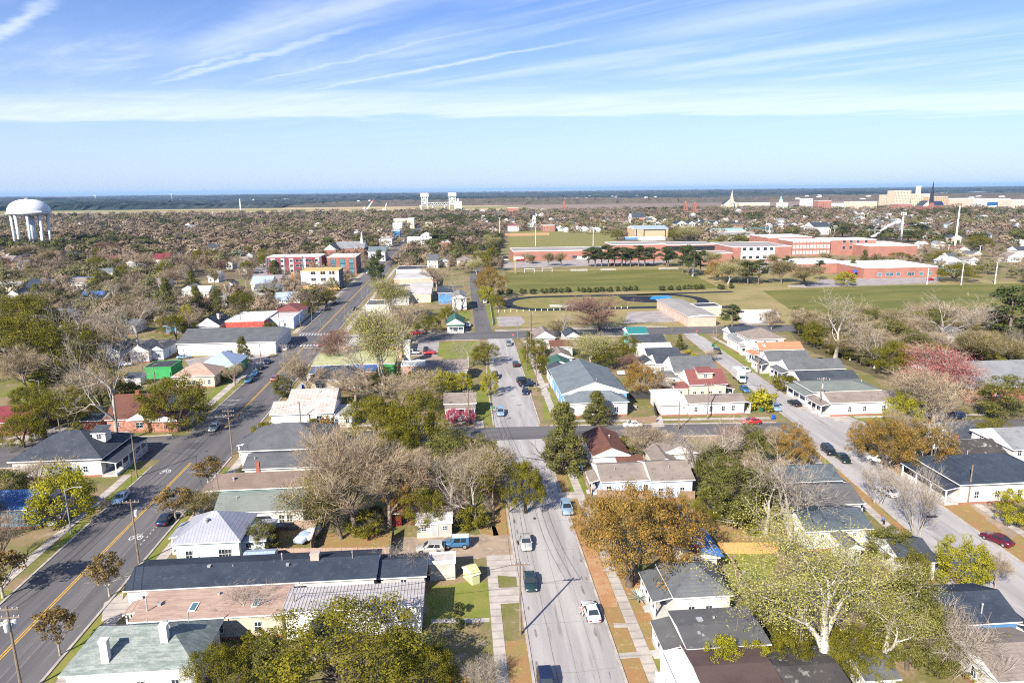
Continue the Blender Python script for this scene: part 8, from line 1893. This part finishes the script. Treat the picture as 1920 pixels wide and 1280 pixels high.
person('person in a white and red top walking beside the white sedan', 1090, 1153, -1.4, M('white_red_cloth', (.62, .50, .48), (.5, .1, .1), 6, .9), M('pale_cloth', (.5, .45, .42)), 'dark', (.06, .28))
person('person in a blue shirt bending over the third street walk', 1657, 984, 2.4, M('blue_cloth', (.10, .22, .48)), M('dark_cloth', (.03, .03, .04)), 'brown', (.38, .12))
# school yard and field furniture
def goal(label, x, y, w, group=None):
    p = G(x, y); T = empty('soccer_goal', (p.x, p.y, 0), 0, label, 'goal', group); m = MB(); h = 2.6
    for s in (-1, 1): m.tube((s * w / 2, 0, 0), (s * w / 2, 0, h), .14, n=6); m.tube((s * w / 2, 0, h), (s * w / 2, 2, 0), .1, n=6)
    m.tube((-w / 2, 0, h), (w / 2, 0, h), .14, n=6); m.build('frame', CONW, T)
    m = MB()
    for i in range(13): m.tube((-w / 2 + w * i / 12, .05, h), (-w / 2 + w * i / 12, 2, 0), .035, n=3)
    m.build('net', CONW, T)
goal('white soccer goal at the field edge, the western one', 993, 511, 7); goal('white soccer goal at the field edge, the eastern one', 1026, 510, 7)
def uprights():
    p = G(966, 513); T = empty('goal_post', (p.x, p.y, 0), 0, 'yellow football uprights at the west end of the field', 'goal post'); Y = M('goal_yellow', (.62, .42, .06)); h = 12
    MB().tube((0, 0, 0), (0, 0, 3), .2).build('stem', Y, T); MB().tube((0, -3, 3), (0, 3, 3), .16).build('crossbar', Y, T)
    for s in (-1, 1): MB().tube((0, s * 3, 3), (0, s * 3, h), .14).build('upright', Y, T)
uprights()
def bench(label, x, y, w, mat=None):
    p = G(x, y); T = empty('bleacher', (p.x, p.y, 0), 0, label, 'bleacher')
    for i in range(3): MB().box(-w / 2, w / 2, i * .7, i * .7 + .5, .4 + i * .45, .5 + i * .45).build('seat', mat or CONW, T)
    for s in (-1, 0, 1): MB().box(s * w * .45 - .08, s * w * .45 + .08, 0, 2, 0, .395).build('leg', PG, T)
for l, x, y, w in (('white bleacher left of the middle of the far touchline', 1086, 509, 12), ('white bleacher beside a blue barrel on the far touchline', 1141, 508, 11), ('white bleacher at the field corner by the pines', 1254, 506, 14), ('grey bleacher below the track', 1062, 577, 16), ('brown bench row by the sports field gate', 1495, 540, 10)): bench(l, x, y, w)
def pad():
    p = G(1240, 560); T = empty('landing_mat', (p.x, p.y, 0), .2, 'bright blue landing mat on the black jump apron', 'landing mat'); B = M('vivid_blue_paint', (.04, .26, .62))
    MB().prism([(-4.5, -2.5), (4.5, -2.5), (5, 2.2), (-4.2, 2.6)], .1, 1.1).build('cushion', B, T); MB().box(-5.6, -3, -1.2, 1.4, .1, .9).build('cushion', B, T)
pad()
def playground():
    p = G(1612, 520); T = empty('play_structure', (p.x, p.y, 0), 0, 'red and blue play structure by the low brick school', 'play structure'); RD, BL, OR = M('play_red', (.55, .03, .04)), M('play_blue', (.05, .10, .50)), M('play_orange', (.6, .22, .05))
    for i in range(5):
        x = -7 + i * 3.4; q = MB()
        for a in (-1, 1):
            for b in (-1, 1): q.tube((x + a * 1.2, b * 1.2, 0), (x + a * 1.2, b * 1.2, 3.4), .14, n=6)
        q.build('frame', RD, T); MB().lathe([(1.9, 3.4), (1.2, 4.3), (.01, 4.9)], 8, c=(x, 0)).build('canopy', BL if i % 2 else RD, T); MB().box(x - 1.3, x + 1.3, -1.3, 1.3, 1.4, 1.6).build('platform', BL, T)
    for x in (-5, 1.5, 6): m = MB(); m.poly([(x - .5, -1.3, 1.65), (x + .5, -1.3, 1.65), (x + .5, -4.6, .15), (x - .5, -4.6, .15)][::-1]); m.box(x - .62, x - .5, -1.4, -1.3, 0, 1.9); m.build('slide', OR, T)
playground()
def boat(label, px, rz, mat, L=4.4):
    p = G(*px); T = empty('covered_boat', (p.x, p.y, 0), rz, label, 'boat'); m = loft([(-L / 2, .8, .5, 1.2, .1), (0, 1.0, .4, 1.35, .15), (L * .3, .8, .5, 1.25, .15), (L / 2, .15, .9, 1.15, .05)], mat, 'hull'); m.build('hull', mat, T, smooth=True)
    MB().box(-L * .3, L * .2, -.35, .35, 0, .45).build('trailer', PG, T)
boat('small pale blue boat stored in the shaded back yard', (573, 1012), 1.2, M('pale_blue_gelcoat', (.40, .48, .66), rough=.4)); boat('small white boat stored in the shaded back yard', (586, 1006), 1.2, CONW); boat('white boat on a trailer behind the blue duplex', (1170, 703), .2, CONW)
def lift():
    p = G(547, 545); T = empty('boom_lift', (p.x, p.y, 0), 0, 'orange boom lift on the lot by the unfinished building', 'boom lift'); O = M('lift_orange', (.60, .22, .04))
    MB().box(-1.5, 1.5, -1.2, 1.2, .6, 1.8).build('chassis', O, T); MB().tube((0, 0, 1.8), (1.2, 0, 9.5), .35, .25, 6).build('boom', O, T); MB().box(.6, 2.2, -.6, .6, 9.3, 10.4).build('basket', O, T)
    for a in (-1, 1):
        for b in (-1, 1): MB().tube((a * 1.1, b * 1.05, .55), (a * 1.1, b * 1.4, .55), .55, n=10).build('wheel', RUB, T)
lift()
def redsign():
    fr = (422, 602); p = G(470, 604); T = empty('shop_sign', (p.x, p.y - .2, 0), 0, 'white painted sign blotch on the red shopfront', 'sign')
    MB().box(-2.2, 2.2, -.06, 0, 2.4, 4.2).build('board', M('peeling_white_sign', (.62, .50, .48), (.5, .1, .08), 1.5, .8), T)
redsign()
def bollards():
    for i in range(22):
        x, y = 935 + i * 11.5, 585.5 - i * .35
        if x > 1075 and x < 1110: continue
        p = G(x, y); q = MB(); q.tube((0, 0, 0), (0, 0, .9), .22, n=8); q.ball((0, 0, .9), .22, n=8); o = q.build('bollard', W['yellow'], None, tuple(p)); tag(o, 'short pale bollard in the row below the running track', 'bollard', 'bollards below the track')
bollards()
for l, p_, m_ in (('dark side fence between the white slate blue house and the taupe roof', [(1505, 1005), (1470, 1045)], WOODP), ('grey board fence behind the long white house', [(1180, 795), (1230, 792)], WOODP), ('board fence along the garden of the tan roofed pale house', [(1120, 934), (1302, 936)], WOODP),
                   ('timber fence behind the brick porch wing', [(340, 770), (372, 742)], WOODP), ('low board fence by the mossy roofed house', [(1770, 905), (1795, 935)], WOODP), ('board fence behind the grey hip roofed house', [(1385, 1095), (1372, 1060)], WOODP), ('weathered fence beside the long brown grey roof', [(800, 712), (876, 710)], PINKF)): fence(l, p_, 1.7, m_)
def ac(label, x, y):
    p = G(x, y); T = empty('air_conditioner', (p.x, p.y, 0), 0, label, 'air conditioner'); MB().box(-.4, .4, -.4, .4, .1, .9).build('case', VENT, T); MB().lathe([(.32, .902), (.32, .95), (.01, .97)], 12).build('fan_grille', TRIMD, T); MB().box(-.5, .5, -.5, .5, 0, .1).build('pad', KERB, T)
for l, x, y in (('air conditioner by the side of the brown gabled house', 1192, 876), ('air conditioner behind the blue duplex', 1190, 765), ('air conditioner at the corner of the shaded shop', 690, 722), ('air conditioner beside the corner house', 1697, 776), ('air conditioner beside the tin roofed cottage', 455, 1058)): ac(l, x, y)
# ------------------------------------------------------------------ air
def air():
    m, b, p = new_mat('haze_air'); t = m.node_tree
    for q in [q for q in t.nodes if q.bl_idname == 'ShaderNodeBsdfPrincipled']: t.nodes.remove(q)
    v = b.n('ShaderNodeVolumePrincipled'); v.inputs['Color'].default_value = (.40, .64, 1.0, 1); v.inputs['Density'].default_value = 4.0e-5; v.inputs['Anisotropy'].default_value = 0.0
    o = [q for q in t.nodes if q.bl_idname == 'ShaderNodeOutputMaterial'][0]; t.links.new(v.outputs[0], o.inputs[1])
    mb = MB(); mb.box(-50000, 50000, -4000, 50000, -1, 130)
    tag(mb.build('haze', m), 'thin blue haze lying over the whole town and country', None, None, 'stuff')
air()
